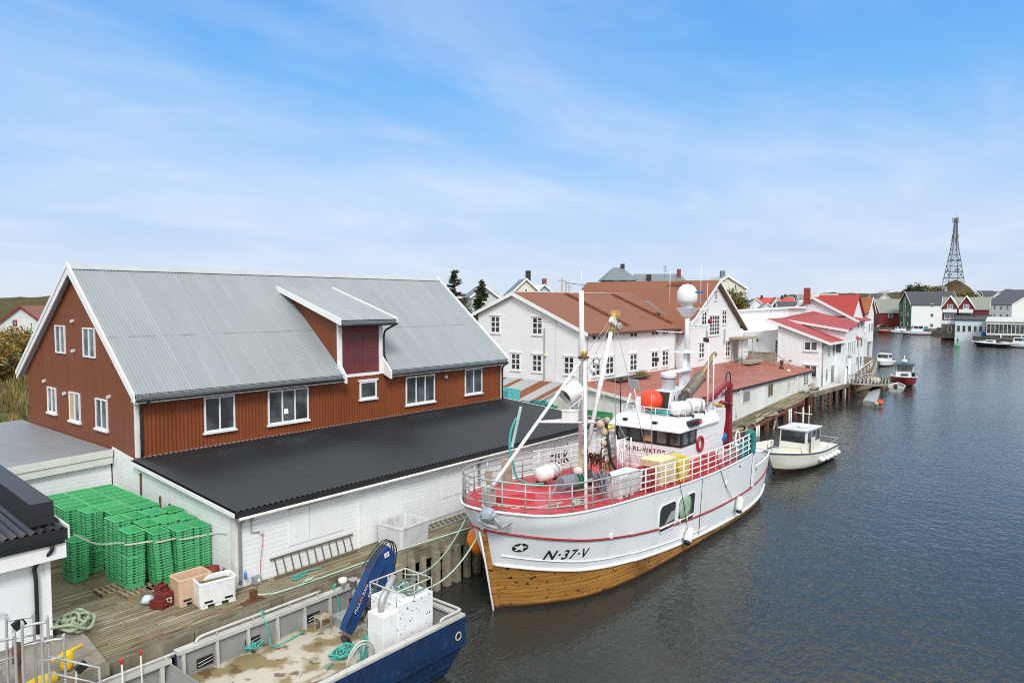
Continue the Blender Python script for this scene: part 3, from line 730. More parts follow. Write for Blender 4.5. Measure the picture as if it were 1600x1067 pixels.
m.build('fascia', paint('cream_fascia', (0.66, 0.66, 0.61), 0.6, 0.06), an)
# ------------------------------------------------------------------ white building at the left edge
lb = thing('boathouse', 'white building with a black ribbed roof and black downpipe beside the stacked crates', 'building', (4, 25, 2))
BX, BY = 6.95, 22.85
m = MB(); m.box(-8, BX, BY, BY + .2, 2.3, 5.0); m.build('front_wall', paint('smooth_white_wall', (0.78, 0.80, 0.81), 0.5, 0.03, dirt=(0.6, 0.6, 0.56), dirt_amt=0.25), lb)
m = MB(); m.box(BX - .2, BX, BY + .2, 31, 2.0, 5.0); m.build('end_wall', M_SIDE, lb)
m = MB(); m.box(-8, BX + .02, BY - .04, BY + .25, 2.0, 2.3); m.build('plinth', M_CONC, lb)
def broof(y): return 5.42 + (y - 21.6) * 0.07
vd = V((0, 1, .07)).normalized(); nn = V((0, -.07, 1)).normalized()
m = MB(); corr_sheet(m, (-8, 22.5, 5.46), (1, 0, 0), vd, BX + .35 + 8, 8.6, 0.22, 0.035, nn)
m.prism([(-8, 22.5, 5.40), (BX + .35, 22.5, 5.40), (BX + .35, 22.5 + vd.y * 8.6, 5.40 + vd.z * 8.6), (-8, 22.5 + vd.y * 8.6, 5.40 + vd.z * 8.6)], nn * -.08)
m.build('roof', roof_metal('black_rusty_roof', (0.030, 0.033, 0.037), False, 0.4, dirt=(0.12, 0.075, 0.055)), lb)
m = MB(); m.box(-8, BX + .35, 22.45, 22.495, 5.10, 5.44); m.build('eaves_fascia', M_BLACK, lb)
m = MB(); m.box(-8, BX + .30, 22.511, BY + .01, 4.62, 4.66); m.box(-8, BX + .31, 22.45, 22.51, 4.60, 5.098); m.box(BX + .26, BX + .32, 22.511, 23.4, 4.62, 5.09)
m.build('eaves_boxing', M_TRIM, lb)
m = MB(); m.prism([(BX + .36, 22.44, 5.14), (BX + .36, 31.0, 5.14 + 8.5 * .07), (BX + .36, 31.0, 5.5 + 8.5 * .07), (BX + .36, 22.44, 5.5)], (.05, 0, 0)); m.build('verge_board', M_TRIM_OLD, lb)
m = MB(); m.prism([(6.5, 22.86, 5.55), (7.12, 22.86, 5.55), (7.10, 22.86, 6.20), (6.52, 22.86, 6.20)], (0, 8.1, 8.1 * .068)); m.build('roof_duct', paint('black_duct', (0.022, 0.023, 0.026), 0.4, 0.15), lb)
m = MB(); m.tube(smoothpath([(BX - .05, 22.4, 5.05), (BX - .10, 22.42, 4.85), (BX - .38, BY - .1, 4.45), (BX - .38, BY - .1, 4.0), (BX - .38, BY - .1, 2.5)], 4), .055, 10); m.build('downpipe', M_BLACK, lb)
m = MB(); m.tube([(BX + .25, 22.41, 5.1), (-8, 22.41, 5.1)], .06, 8); m.build('gutter', M_BLACK, lb)
m = MB(); m.box(BX - .14, BX + .012, BY - .03, BY - .002, 2.3, 4.6); m.build('corner_board', M_TRIM, lb)
m = MB(); m.box(4.2, 5.62, BY - .30, BY - .24, 3.56, 3.62); m.tube([(4.7, BY - .01, 3.25), (5.05, BY - .25, 3.55)], .02, 6); m.build('wall_rail', M_TRIM, lb)

# ------------------------------------------------------------------ green fish crates in nested stacks
def crate_mat():
    t = NT('green_plastic'); p = t.pos(True)
    rnd_ = t.n('ShaderNodeObjectInfo').outputs['Random']
    c = t.mix(rnd_, (0.07, 0.37, 0.14), (0.10, 0.47, 0.20))
    n = t.noise(p, 5.0, 5, 0.7)
    c = t.mix(t.ramp(n, 0.55, 0.75, 0, 0.35), c, (0.06, 0.22, 0.07))
    return t.set(c, 0.42)
M_CRATE = crate_mat()
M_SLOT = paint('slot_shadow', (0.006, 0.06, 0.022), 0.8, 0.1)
M_RIM = paint('worn_green_rim', (0.16, 0.56, 0.27), .5, .15, 8, obj=True)
CL, CW, CH, CP = 0.86, 0.56, 0.30, 0.098       # length, width, height, nesting pitch
def make_crate():
    m = MB(); th_ = .022
    def ring(a, z): # rectangle of half sizes
        return [(-CL / 2 * a, -CW / 2 * a, z), (CL / 2 * a, -CW / 2 * a, z), (CL / 2 * a, CW / 2 * a, z), (-CL / 2 * a, CW / 2 * a, z)]
    lo, hi = ring(.89, 0.0), ring(.955, CH - .03)
    li = [(x * .95, y * .93, .02) for x, y, z in ring(.88, 0)]; hi_i = [(x * .955, y * .935, CH) for x, y, z in ring(.975, CH)]
    rim0, rim1 = ring(1.0, CH - .035), ring(1.0, CH)
    m.add(lo + hi, [(0, 1, 5, 4), (1, 2, 6, 5), (2, 3, 7, 6), (3, 0, 4, 7), (3, 2, 1, 0)])
    m.add(hi + rim0, [(0, 1, 5, 4), (1, 2, 6, 5), (2, 3, 7, 6), (3, 0, 4, 7)])
    m.add(rim0 + rim1, [(0, 1, 5, 4), (1, 2, 6, 5), (2, 3, 7, 6), (3, 0, 4, 7)])
    m.add(rim1 + hi_i, [(0, 1, 5, 4), (1, 2, 6, 5), (2, 3, 7, 6), (3, 0, 4, 7)], 2)
    m.add(hi_i + li, [(0, 1, 5, 4), (1, 2, 6, 5), (2, 3, 7, 6), (3, 0, 4, 7), (4, 5, 6, 7)])
    for s_ in (-1, 1):
        m.box(-CL / 2 * .90, CL / 2 * .90, s_ * CW / 2 * .93, s_ * CW / 2 * .972, CH - .052, CH - .0355, 1); m.box(s_ * CL / 2 * .94, s_ * CL / 2 * .972, -CW / 2 * .90, CW / 2 * .90, CH - .052, CH - .0355, 1)  # dark strips standing in for the shade under the rim
    # ribs below the rim that show between nested crates, with hand slots
    for s_ in (-1, 1):
        for x in (-.34, -.17, 0, .17, .34): m.box(x - .02, x + .02, s_ * (CW / 2 * .955), s_ * (CW / 2 * .995), CH - .11, CH - .036)
        for y in (-.18, 0, .18): m.box(s_ * (CL / 2 * .96), s_ * (CL / 2 * .996), y - .02, y + .02, CH - .11, CH - .036)
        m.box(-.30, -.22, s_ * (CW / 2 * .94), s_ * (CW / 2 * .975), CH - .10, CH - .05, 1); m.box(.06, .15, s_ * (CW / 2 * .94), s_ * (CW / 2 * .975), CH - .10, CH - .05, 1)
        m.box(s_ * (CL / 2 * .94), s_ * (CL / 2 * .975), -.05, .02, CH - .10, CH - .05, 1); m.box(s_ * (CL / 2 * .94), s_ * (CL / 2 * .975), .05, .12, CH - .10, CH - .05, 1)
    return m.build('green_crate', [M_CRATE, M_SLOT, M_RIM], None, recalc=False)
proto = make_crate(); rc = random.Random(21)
CR_GROUP = 'green fish crates in nested stacks'
first = [proto]
def crate(x, y, z, rot, label):
    if first: o = first.pop(); 
    else: o = proto.copy(); COL.objects.link(o)
    o.location = (x, y, z); o.rotation_euler = (rc.uniform(-.008, .008), rc.uniform(-.008, .008), rot); tag(o, label, 'crate', CR_GROUP)
def stack(x, y, n, rot, name, z0=2.02, lean=(0, 0), tops_only=0, gap_at=None):
    zz = z0
    for i in range(n):
        if i == gap_at: zz += .09
        if not tops_only or i >= n - tops_only:
            top = i == n - 1
            crate(x + lean[0] * i + rc.uniform(-.006, .006), y + lean[1] * i + rc.uniform(-.006, .006), zz, rot + rc.uniform(-.02, .02),
                  ('topmost green crate of ' if top else 'green crate nested in ') + name)
        zz += CP
    return zz
Q = math.pi / 2
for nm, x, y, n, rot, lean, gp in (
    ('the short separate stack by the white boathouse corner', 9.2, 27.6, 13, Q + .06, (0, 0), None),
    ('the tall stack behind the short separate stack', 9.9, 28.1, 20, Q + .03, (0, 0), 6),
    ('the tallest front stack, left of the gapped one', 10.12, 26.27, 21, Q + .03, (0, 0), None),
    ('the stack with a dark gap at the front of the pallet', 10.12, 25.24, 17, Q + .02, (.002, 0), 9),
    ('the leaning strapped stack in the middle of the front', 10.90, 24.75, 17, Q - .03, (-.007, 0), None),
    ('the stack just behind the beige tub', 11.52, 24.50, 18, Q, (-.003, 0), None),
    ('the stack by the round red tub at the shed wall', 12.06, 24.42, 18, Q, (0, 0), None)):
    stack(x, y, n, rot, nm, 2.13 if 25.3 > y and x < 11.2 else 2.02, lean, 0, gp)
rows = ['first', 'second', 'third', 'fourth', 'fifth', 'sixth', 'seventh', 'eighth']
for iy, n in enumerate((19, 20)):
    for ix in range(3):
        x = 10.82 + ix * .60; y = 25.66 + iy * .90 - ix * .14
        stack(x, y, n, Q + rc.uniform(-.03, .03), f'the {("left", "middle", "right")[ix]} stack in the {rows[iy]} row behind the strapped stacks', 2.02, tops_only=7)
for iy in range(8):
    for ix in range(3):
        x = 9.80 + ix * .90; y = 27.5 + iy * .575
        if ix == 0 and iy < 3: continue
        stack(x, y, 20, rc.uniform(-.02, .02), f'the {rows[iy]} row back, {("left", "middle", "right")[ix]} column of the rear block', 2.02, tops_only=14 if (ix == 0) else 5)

# ------------------------------------------------------------------ pallets
def pallet(x, y, rot, label, z=2.0):
    o = thing('pallet', label, 'pallet', (x, y, z), 'wooden pallets on the quay'); o.rotation_euler = (0, 0, rot)
    wood = paint('pallet_wood', (0.30, 0.24, 0.15), 0.85, 0.3, 5, dirt=(0.12, 0.09, 0.05), dirt_amt=0.6, obj=True, spec=0.2)
    for i in range(3):
        m = MB(); m.box(-.6, .6, -.4 + i * .37, -.34 + i * .37 + .03, 0.005, .10); p = m.build('bearer', wood); p.parent = o
    for i in range(7):
        m = MB(); m.box(-.6 + i * .18, -.6 + i * .18 + .115, -.41, .43, .101, .125); p = m.build('slat', wood); p.parent = o
pallet(9.75, 25.55, .03, 'wooden pallet under the edge of the tall strapped stack'); pallet(10.2, 24.72, .03, 'wooden pallet jutting out in front of the gapped crate stack'); pallet(10.95, 24.3, .03, 'wooden pallet under the leaning crate stack')
# ratchet strap round the stacks
m = MB(); pts = smoothpath([(7.42, 22.3, 5.25), (8.7, 24.2, 4.2), (9.75, 25.0, 3.78), (9.80, 24.72, 3.76), (10.5, 24.5, 3.74), (10.62, 24.27, 3.73), (11.2, 24.22, 3.72), (11.3, 24.02, 3.70), (12.0, 23.96, 3.66), (12.36, 23.94, 3.64), (12.38, 23.0, 3.85)], 4)
for a, b in zip(pts, pts[1:]): m.add([a - V((0, 0, .025)), b - V((0, 0, .025)), b + V((0, 0, .025)), a + V((0, 0, .025))], [(0, 1, 2, 3)])
tag(m.build('cargo_strap', paint('white_webbing', (0.62, 0.60, 0.52), 0.8, 0.1), None, recalc=False, solid=.008), 'white webbing strap tied around the green crate stacks', 'strap')

# ------------------------------------------------------------------ tubs, cans and the rest
def tub(name, label, x, y, rot, l, w_, h, col, z=2.0, feet=True, fill=None, drains=True, parent_cat='tub', wall=.07, taper=.93, group=None, lid=None, dirt=(0.45, 0.42, 0.34), da=.4):
    o = thing(name, label, parent_cat, (x, y, z), group); o.rotation_euler = (0, 0, rot)
    mt = paint('tub_plastic', col, 0.45, 0.05, 2.5, obj=True, dirt=dirt, dirt_amt=da)
    m = MB(); z0 = .12 if feet else 0.0
    def rg(a, zz, inset=0.0):
        lx, ly = l / 2 * a - inset, w_ / 2 * a - inset
        c = min(.08, l * .1); return [(-lx + c, -ly, zz), (lx - c, -ly, zz), (lx, -ly + c, zz), (lx, ly - c, zz), (lx - c, ly, zz), (-lx + c, ly, zz), (-lx, ly - c, zz), (-lx, -ly + c, zz)]
    R_ = [rg(taper, z0), rg(.985, h - .09), rg(1.0, h - .085), rg(1.0, h - .01), rg(1.0, h, .012), rg(1.0, h, wall - .01), rg(1.0, h - .02, wall)]
    bot = h * .35 if fill else z0 + .08
    R_ += [rg(taper, bot, wall)]
    vs_ = [p for r_ in R_ for p in r_]
    fs_ = [(i * 8 + j, i * 8 + (j + 1) % 8, (i + 1) * 8 + (j + 1) % 8, (i + 1) * 8 + j) for i in range(len(R_) - 1) for j in range(8)]
    fs_ += [tuple(range(8))[::-1], tuple(range((len(R_) - 1) * 8, len(R_) * 8))]
    m.add(vs_, fs_)
    b = m.build('body', mt, None, bevel=.012); b.parent = o
    if feet:
        for sx in (-1, 0, 1):
            m = MB(); m.box(sx * l * .36 - .11, sx * l * .36 + .11, -w_ / 2 * taper + .02, w_ / 2 * taper - .02, 0, z0 + .005); p = m.build('runner', mt, None, bevel=.012); p.parent = o
        if drains:
            for sx in (-.5, .5):
                for sy in (-1,):
                    m = MB(); m.box(sx * l * .52 - .13, sx * l * .52 + .13, -w_ / 2 * (taper + .012) - .006, -w_ / 2 * taper + .03, z0 + .06, z0 + .13); p = m.build('fork_slot', M_BLACK, None); p.parent = o
    if fill:
        m = MB(); zf = h * .82; m.add([(px_ * .96, py_ * .94, zf) for px_, py_, _ in rg(.96, 0, wall)], [tuple(range(8))])
        wm = NT('standing_water'); wm.set(fill, 0.08); p = m.build('standing_water', wm.mat); p.parent = o
    if lid:
        m = MB(); m.prism([(px_ * 1.01, py_ * 1.01, h + .004) for px_, py_, _ in rg(1.0, 0)], (0, 0, .05)); p = m.build('lid', mt if lid is True else paint('lid_plastic', lid, .5, .06), None, bevel=.01); p.parent = o
    return o
tub('fish_tub', 'white insulated fish tub full of brown water on the quay planks', 11.42, 22.0, -.16, 1.24, .76, .86, (0.76, 0.77, 0.76), fill=(0.09, 0.075, 0.02))
tub('fish_tub', 'beige fish tub standing behind the white water filled tub', 10.98, 22.75, -.03, 1.12, .82, .92, (0.60, 0.42, 0.28))
tub('fish_tub', 'big pale grey fish tub at the quay edge near the blue crane', 19.3, 21.55, .06, 1.72, 1.45, .92, (0.62, 0.63, 0.63), feet=False, taper=.95, dirt=(0.28, 0.22, 0.16), da=.45)
def jerrycan(label, x, y, z, rot, tip=0.0):
    o = thing('jerrycan', label, 'jerrycan', (x, y, z), 'maroon jerrycans by the beige tub'); o.rotation_euler = (tip, 0, rot)
    mt = paint('maroon_plastic', (0.16, 0.02, 0.018), 0.4, 0.15, 4, obj=True)
    m = MB(); m.box(-.17, .17, -.14, .14, 0, .50); b = m.build('body', mt, None, bevel=.03); b.parent = o
    m = MB(); m.tube([(-.11, 0, .49), (-.11, 0, .57), (.07, 0, .57), (.08, 0, .49)], .022, 8); b = m.build('handle', mt); b.parent = o
    m = MB(); m.lathe([(.04, .49), (.04, .56), (.035, .565)], (.115, .08, 0), n=12); b = m.build('cap', M_BLACK); b.parent = o
    m = MB(); m.box(-.09, .09, -.146, -.141, .14, .32); b = m.build('paper_label', paint('paper', (0.6, 0.58, 0.54), .8)); b.parent = o
jerrycan('upright maroon jerrycan with a white paper label', 10.25, 22.92, 2.0, .1); jerrycan('maroon jerrycan standing behind the labelled jerrycan', 10.28, 23.35, 2.1, .3); jerrycan('maroon jerrycan lying on its side at the end', 9.95, 23.2, 2.14, .4, 1.5)
bg = MB(); rb_ = random.Random(4)
bg.grid(lambda u, v: (9.92 + .22 * math.cos(u * 6.28) * math.sin(v * 3.14) * rb_.uniform(.7, 1.1), 23.55 + .2 * math.sin(u * 6.28) * math.sin(v * 3.14) * rb_.uniform(.7, 1.1), 2.16 - .15 * math.cos(v * 3.14)), 12, 7)
tag(bg.build('plastic_bag', paint('clear_bag', (0.55, 0.65, 0.70), 0.25, 0.2)), 'crumpled pale plastic bag beside the maroon jerrycans', 'bag')
# red barrel tub
o = thing('round_tub', 'round dark red tub behind the white fish tub at the shed corner', 'tub', (12.05, 23.45, 2.0))
MB().lathe([(.36, 0), (.42, .45), (.44, .5), (.44, .56), (.40, .56), (.37, .3), (.1, .28)], (12.05, 23.45, 2.0), n=24).build('body', paint('dark_red_plastic', (0.17, 0.022, 0.016), .45, .12), o)
MB().box(11.97, 12.13, 23.005, 23.02, 2.2, 2.36).build('paper_label', paint('paper', (0.6, 0.58, 0.54), .8), o)
# ladders leaning low against the shed
def ladder(name, label, a, b, wid, n, mt, r=.03, tilt=(0, .35, .9)):
    o = thing(name, label, 'ladder', a); a = V(a); b = V(b); tl = V(tilt).normalized() * wid
    for k in (0, 1):
        m = MB(); m.beam(a + tl * k, b + tl * k, r * 1.6, r * 2.2); m.build('rail', mt, o)
    for i in range(n):
        c = a.lerp(b, (i + .5) / n); m = MB(); m.beam(c, c + tl, r * 1.5, r * 1.1, upv=(1, 0, 0)); m.build('rung', mt, o)
ladder('wooden_ladder', 'weathered wooden ladder lying on edge along the white shed wall', (13.7, 22.15, 2.06), (17.35, 22.12, 2.06), .66, 11, paint('ladder_wood', (.14, .115, .085), .9, .3, 6), .028)
ladder('aluminium_ladder', 'aluminium ladder lying on the quay beside the pale grey tub', (20.9, 21.65, 2.06), (26.0, 21.75, 2.06), .5, 17, M_ALU, .026, (0, .9, .45))
def rope(name, label, pts, r, mt, n=6, cat='rope'):
    m = MB(); m.tube(pts, r, n); return tag(m.build(name, mt), label, cat)
rrp = random.Random(8)
rope('mooring_rope', 'heap of thick pale green mooring rope at the boathouse corner', ropepile((7.5, 23.1, 2.2), .60, .60, 80, .34, rrp, .12), .05, paint('dull_mooring_rope', (.30, .36, .24), .9, .3, 9, dirt=(.13, .15, .08), dirt_amt=.6))
rope('rope', 'thin turquoise rope lying in loops below the wooden ladder', ropepile((14.6, 21.65, 2.03), .75, .2, 18, .05, rrp, .1), .022, M_ROPE_G)
rope('mooring_rope', 'pale green mooring line from the quay bollard past the crane to the red deck', smoothpath([(12.3, 20.95, 2.25), (13.0, 20.9, 2.1), (14.5, 20.85, 2.09), (16.5, 20.85, 2.09), (18.4, 20.75, 2.12), (19.5, 19.6, 2.6), (21.4, 17.2, 3.6), (21.9, 15.4, 4.25)], 6), .032, M_ROPE_P)
m = MB()
kn = smoothpath([(14.25 + .1 * math.cos(i * 1.1) * (i % 3), 20.87 + .06 * math.sin(i * 1.7), 2.12 + .03 * (i % 4)) for i in range(16)], 4)
rope('rope_knot', 'pale green knot tied in the mooring line on the quay edge', kn, .03, M_ROPE_P)
rope('hose', 'thin orange hose snaking across the planks from the white tub', smoothpath([(8.2, 20.9, 2.03), (8.9, 21.05, 2.03), (9.7, 20.95, 2.03), (10.6, 21.2, 2.03), (11.4, 21.05, 2.03), (12.3, 21.4, 2.03), (13.1, 22.2, 2.03)], 6), .012, paint('orange_hose', (0.30, 0.11, 0.06), .6, .15), cat='hose')
rope('power_cable', 'thin red cable hanging down the shed wall to the grey box', smoothpath([(13.42, 22.40, 3.78), (13.4, 22.36, 3.4), (13.3, 22.33, 2.9), (13.25, 22.3, 2.35)], 5), .012, paint('red_cable', (0.4, 0.04, 0.04), .5), cat='cable')
o = thing('socket_fitting', 'small white tap and socket fitting on the shed wall', 'fitting', (13.3, 22.42, 3.8))
MB().tube([(13.0, 22.40, 4.3), (13.0, 22.40, 3.85), (13.38, 22.40, 3.78)], .02, 6).build('pipe', M_GREYM, o); MB().lathe([(.06, 0), (.06, .05)], (13.0, 22.38, 4.32), (0, -1, 0), 10).build('disc', M_GREYM, o); MB().box(13.3, 13.42, 22.34, 22.44, 3.72, 3.86).build('socket', M_TRIM_OLD, o)
o = thing('electrical_box', 'grey electrical box standing at the foot of the shed wall', 'electrical box', (13.1, 22.25, 2.0))
MB().box(12.96, 13.24, 22.2, 22.4, 2.02, 2.30).build('body', paint('box_grey', (0.27, 0.30, 0.31), .5, .08), o, bevel=.015); MB().box(13.08, 13.17, 22.19, 22.199, 2.12, 2.22).build('paper_label', M_TRIM, o)
o = thing('bollard', 'short rusty bollard at the quay edge in front of the tubs', 'bollard', (12.2, 21.0, 2.0))
MB().box(12.12, 12.32, 20.92, 21.10, 2.0, 2.42).build('post', M_RUST, o); MB().box(11.85, 12.6, 20.84, 21.2, 2.0, 2.06).build('base_plate', M_RUST, o)
MB().lathe([(.001, -.1), (.045, -.09), (.055, 0), (.05, .12), (.02, .16), (.018, .22)], (12.66, 22.26, 2.42), n=10).build('bottle', paint('blue_bottle', (0.08, 0.2, 0.5), .2, .1)); tag(bpy.data.objects['bottle'], 'small blue bottle hanging at the foot of the shed downpipe', 'bottle')
# concrete ramp slab in front of the boathouse
o = thing('concrete_slab', 'sloping grey concrete slab at the quay corner with an orange hose on it', 'slab', (6.4, 21.8, 2.0))
m = MB(); m.prism([(-8, 20.35, 2.04), (7.45, 20.35, 2.04), (7.65, 22.2, 2.06), (7.65, 24.6, 2.06), (-8, 24.6, 2.06)], (0, 0, .12)); m.build('slab', M_CONC, o)
m = MB(); m.box(-8, 7.5, 20.28, 20.345, 1.75, 2.12); m.build('edge_board', M_TIMBER, o)
# ------------------------------------------------------------------ blue workboat along the quay
bb = thing('workboat', 'blue steel workboat with an open grey deck moored at the quay', 'workboat', (12, 17.6, 0))
GX1, GYF, GYN, GZ, DZ = 16.2, 20.05, 15.15, 1.9, 1.0
M_BLUE = paint('navy_hull_paint', (0.008, 0.030, 0.085), 0.4, 0.18, 1.2, dirt=(0.09, 0.12, 0.18), dirt_amt=0.25, dirt_scale=5)
def deck_mat():
    t = NT('worn_deck_paint'); p = t.pos()
    n1 = t.noise(p, 0.85, 4, 0.5); n2 = t.noise(t.mapv(p, (1, 1, 1), (0, 0, 0), (4, 2, 0)), 1.9, 3, 0.45)
    c = t.mix(t.ramp(n1, 0.47, 0.55), (0.50, 0.46, 0.37), (0.25, 0.19, 0.09))
    c = t.mix(t.ramp(n2, 0.585, 0.64, 0, 0.85), c, (0.13, 0.065, 0.03))
    c = t.mix(t.ramp(t.noise(p, 12, 4, 0.7), 0.55, 0.7, 0, 0.35), c, (0.10, 0.08, 0.05))
    return t.set(c, 0.55)
def hullstrip(m, x0, x1, pts, mi=0):
    m.add([(x0, y, z) for y, z in pts] + [(x1, y, z) for y, z in pts], [(i, i + 1, i + 1 + len(pts), i + len(pts)) for i in range(len(pts) - 1)], mi)
m = MB()
prof = [(GYN, GZ), (GYN + .02, .95), (GYN + .25, .12), (GYN + .9, -.6)]
m.grid(lambda u, v: (9.15 + (GX1 - 9.15 - (.0 if v < .4 else (v - .4) * 1.6) ) * u, lin(v, [(0, GYN), (.4, GYN + .02), (.75, GYN + .3), (1, GYN + .9)]), lin(v, [(0, GZ), (.4, 1.0), (.75, .1), (1, -.6)])), 6, 12, smooth=False)
m.grid(lambda u, v: (GX1 - (.0 if v < .4 else (v - .4) * 1.6), GYN + .0 + (GYF - GYN) * u + (lin(v, [(0, 0), (.4, .02), (.75, .3), (1, .9)]) * (1 - 2 * u)), lin(v, [(0, GZ), (.4, 1.0), (.75, .1), (1, -.6)])), 6, 12, smooth=False)
m.grid(lambda u, v: (9.15 + (GX1 - 9.15 - (.0 if v < .4 else (v - .4) * 1.6)) * u, GYF - lin(v, [(0, 0), (.4, .02), (.75, .3), (1, .9)]), lin(v, [(0, GZ), (.4, 1.0), (.75, .1), (1, -.6)])), 6, 12, smooth=False)
m.build('hull', M_BLUE, bb, recalc=False)
m = MB(); m.box(9.2, GX1 - .04, GYN + .06, GYF - .07, DZ - .1, DZ); m.build('deck', deck_mat(), bb)
grey = paint('bulwark_grey', (0.27, 0.275, 0.27), 0.6, 0.1, dirt=(0.16, 0.12, 0.07), dirt_amt=0.4)
lite = paint('rail_grey', (0.50, 0.49, 0.45), 0.55, 0.1, dirt=(0.2, 0.16, 0.1), dirt_amt=0.5)
# far bulwark inside with stays, freeing ports and the capping
m = MB(); m.box(9.2, GX1 - .06, GYF - .09, GYF - .03, DZ, GZ - .12); m.build('bulwark', grey, bb)
m = MB(); m.box(9.15, GX1 - .02, GYF - .22, GYF + .04, GZ - .12, GZ); m.build('capping', lite, bb)
m = MB(); m.box(9.15, 9.2, GYN + .05, GYF - .05, -.5, DZ + .3); m.build('transom', M_BLUE, bb)
for i in range(8):
    x = 9.28 + i * 1.02
    m = MB(); m.prism([(x, GYF - .10, DZ), (x, GYF - .24, DZ), (x, GYF - .20, GZ - .13), (x, GYF - .10, GZ - .13)], (.09, 0, 0)); m.build('stay', lite, bb)
for i, x in enumerate((9.75, 11.3, 13.55, 15.3)):
    m = MB(); m.box(x, x + .5, GYF - .115, GYF - .092, DZ + .12, DZ + .40); fp = m.build('freeing_port', M_BLACK, bb)
    m = MB()
    for z in (.2, .30): m.tube([(x + .02, GYF - .14, DZ + z - .02), (x + .5, GYF - .14, DZ + z + .05)], .012, 6)
    m.build('port_bar', lite, fp)
m = MB(); m.tube(smoothpath([(9.75, GYF - .08, GZ - .0), (9.85, GYF - .07, GZ + .12), (10.3, GYF - .07, GZ + .15), (12.0, GYF - .07, GZ + .15), (14.1, GYF - .07, GZ + .15)], 5), .045, 8)
m.build('handrail', lite, bb)
for x in (10.4, 11.6, 12.9, 14.0):
    m = MB(); m.tube([(x, GYF - .07, GZ), (x, GYF - .07, GZ + .15)], .025, 6); m.build('rail_post', lite, bb)
# near bulwark and end rail
m = MB(); m.box(9.15, GX1, GYN + .0, GYN + .2, GZ - .05, GZ + .03); m.box(GX1 - .2, GX1, GYN + .2, GYF - .23, GZ - .05, GZ + .029); m.build('capping', lite, bb)
m = MB(); m.box(9.2, GX1 - .1, GYN + .04, GYN + .09, DZ, GZ - .06); m.box(GX1 - .1, GX1 - .05, GYN + .1, GYF - .1, DZ, GZ - .06); m.build('bulwark', grey, bb)
m = MB(); m.tube(smoothpath([(15.2, GYN + .1, GZ + .02), (15.25, GYN + .1, GZ + .16), (15.95, GYN + .1, GZ + .17), (16.1, GYN + .25, GZ + .17), (16.1, GYN + 1.2, GZ + .17), (16.1, GYN + 2.6, GZ + .17), (16.1, GYN + 2.65, GZ)], 5), .045, 8); m.build('handrail', lite, bb)
# knuckle strakes and hawse hole on the blue side
m = MB(); m.beam((9.15, GYN - .02, .98), (GX1 + .02, GYN - .02, .98), .05, .06); m.build('rubbing_strake', M_BLUE, bb)
m = MB(); m.beam((13.5, GYN + .18, .42), (GX1 - .4, GYN + .18, .42), .05, .05); m.build('rubbing_strake', M_BLUE, bb)
m = MB(); m.lathe([(.13, -.012), (.15, 0), (.13, .012), (.10, .012), (.10, -.012)], (15.85, GYN - .02, 1.32), (0, -1, 0), 16); m.lathe([(.10, 0), (.1, .004)], (15.85, GYN - .012, 1.32), (0, -1, 0), 12, mi=1); m.build('hawse_hole', [lite, M_BLACK], bb)
# white cabin block with exhaust
wht = paint('chipped_white_paint', (0.76, 0.77, 0.77), 0.5, 0.04, dirt=(0.45, 0.42, 0.36), dirt_amt=0.3)
def chipped():
    t = NT('chipped_white_steel'); p = t.pos()
    n = t.noise(p, 7.5, 3, 0.6); n2 = t.noise(p, 0.8, 4, 0.6)
    c = t.mix(t.ramp(n2, 0.3, 0.7), (0.74, 0.75, 0.75), (0.82, 0.82, 0.82))
    c = t.mix(t.ramp(n, 0.625, 0.64), c, (0.16, 0.14, 0.12))
    return t.set(c, 0.5)
chip = chipped()
CX0, CX1, CY0, CY1, CT = 13.36, 15.3, 15.72, 17.0, 2.82
m = MB(); m.box(CX0 + .5, CX1, CY0, CY1, DZ, CT); m.build('cabin', chip, bb, bevel=.02)
m = MB(); m.box(CX0, CX0 + .49, CY0 + .1, CY1 - .45, DZ, CT - .22); m.build('funnel_casing', wht, bb, bevel=.02)
m = MB(); m.box(CX0 - .012, CX0 - .002, CY0 + .2, CY1 - .62, DZ + .15, CT - .75); m.build('locker_door', wht, bb)
m = MB(); m.tube([(CX0 + .25, CY0 + .5, CT - .22), (CX0 + .25, CY0 + .5, CT - .02), (CX0 + .32, CY0 + .52, CT + .12), (CX0 + .62, CY0 + .62, CT + .34), (CX0 + .95, CY0 + .72, CT + .60)], [.1, .1, .11, .11, .10], 10); m.build('exhaust_pipe', M_GALV, bb)
m = MB(); zt = CT + .42
a = [(CX0 + .45, CY0 + .03), (CX1 - .03, CY0 + .03), (CX1 - .03, CY1 - .03), (CX0 + .45, CY1 - .03)]
m.tube([(x, y, zt) for x, y in a], .028, 8, closed=True)
for i in range(4):
    for k in (0, .5):
        x, y = [a[i][c] + (a[(i + 1) % 4][c] - a[i][c]) * k for c in (0, 1)]; m.tube([(x, y, CT - .01), (x, y, zt)], .02, 6)
m.build('roof_rail', lite, bb)
m = MB(); m.box(CX0 + .5, CX0 + .62, CY1 + .005, CY1 + .03, 1.5, 2.3); m.box(CX0 + .7, CX1 - .2, CY1 + .005, CY1 + .012, 1.2, 2.5); m.build('cabin_door', wht, bb)
rope('net_heap', 'dull green rope and net heaped on the workboat cabin roof', ropepile((14.85, 16.3, CT + .06), .5, .45, 40, .16, random.Random(9)), .028, paint('dull_green_rope', (0.13, 0.2, 0.16), .9, .3, 10))
rope('rope', 'turquoise rope hanging in loops from the workboat cabin corner', smoothpath([(CX0 - .06 + rrp.uniform(-.05, .02), CY1 - .35 + .16 * math.sin(i * 1.25), 1.95 - .62 * (.5 - .5 * math.cos(i * 1.25 + .3)) - .2 * (i % 3)) for i in range(26)], 4), .018, M_ROPE_G)
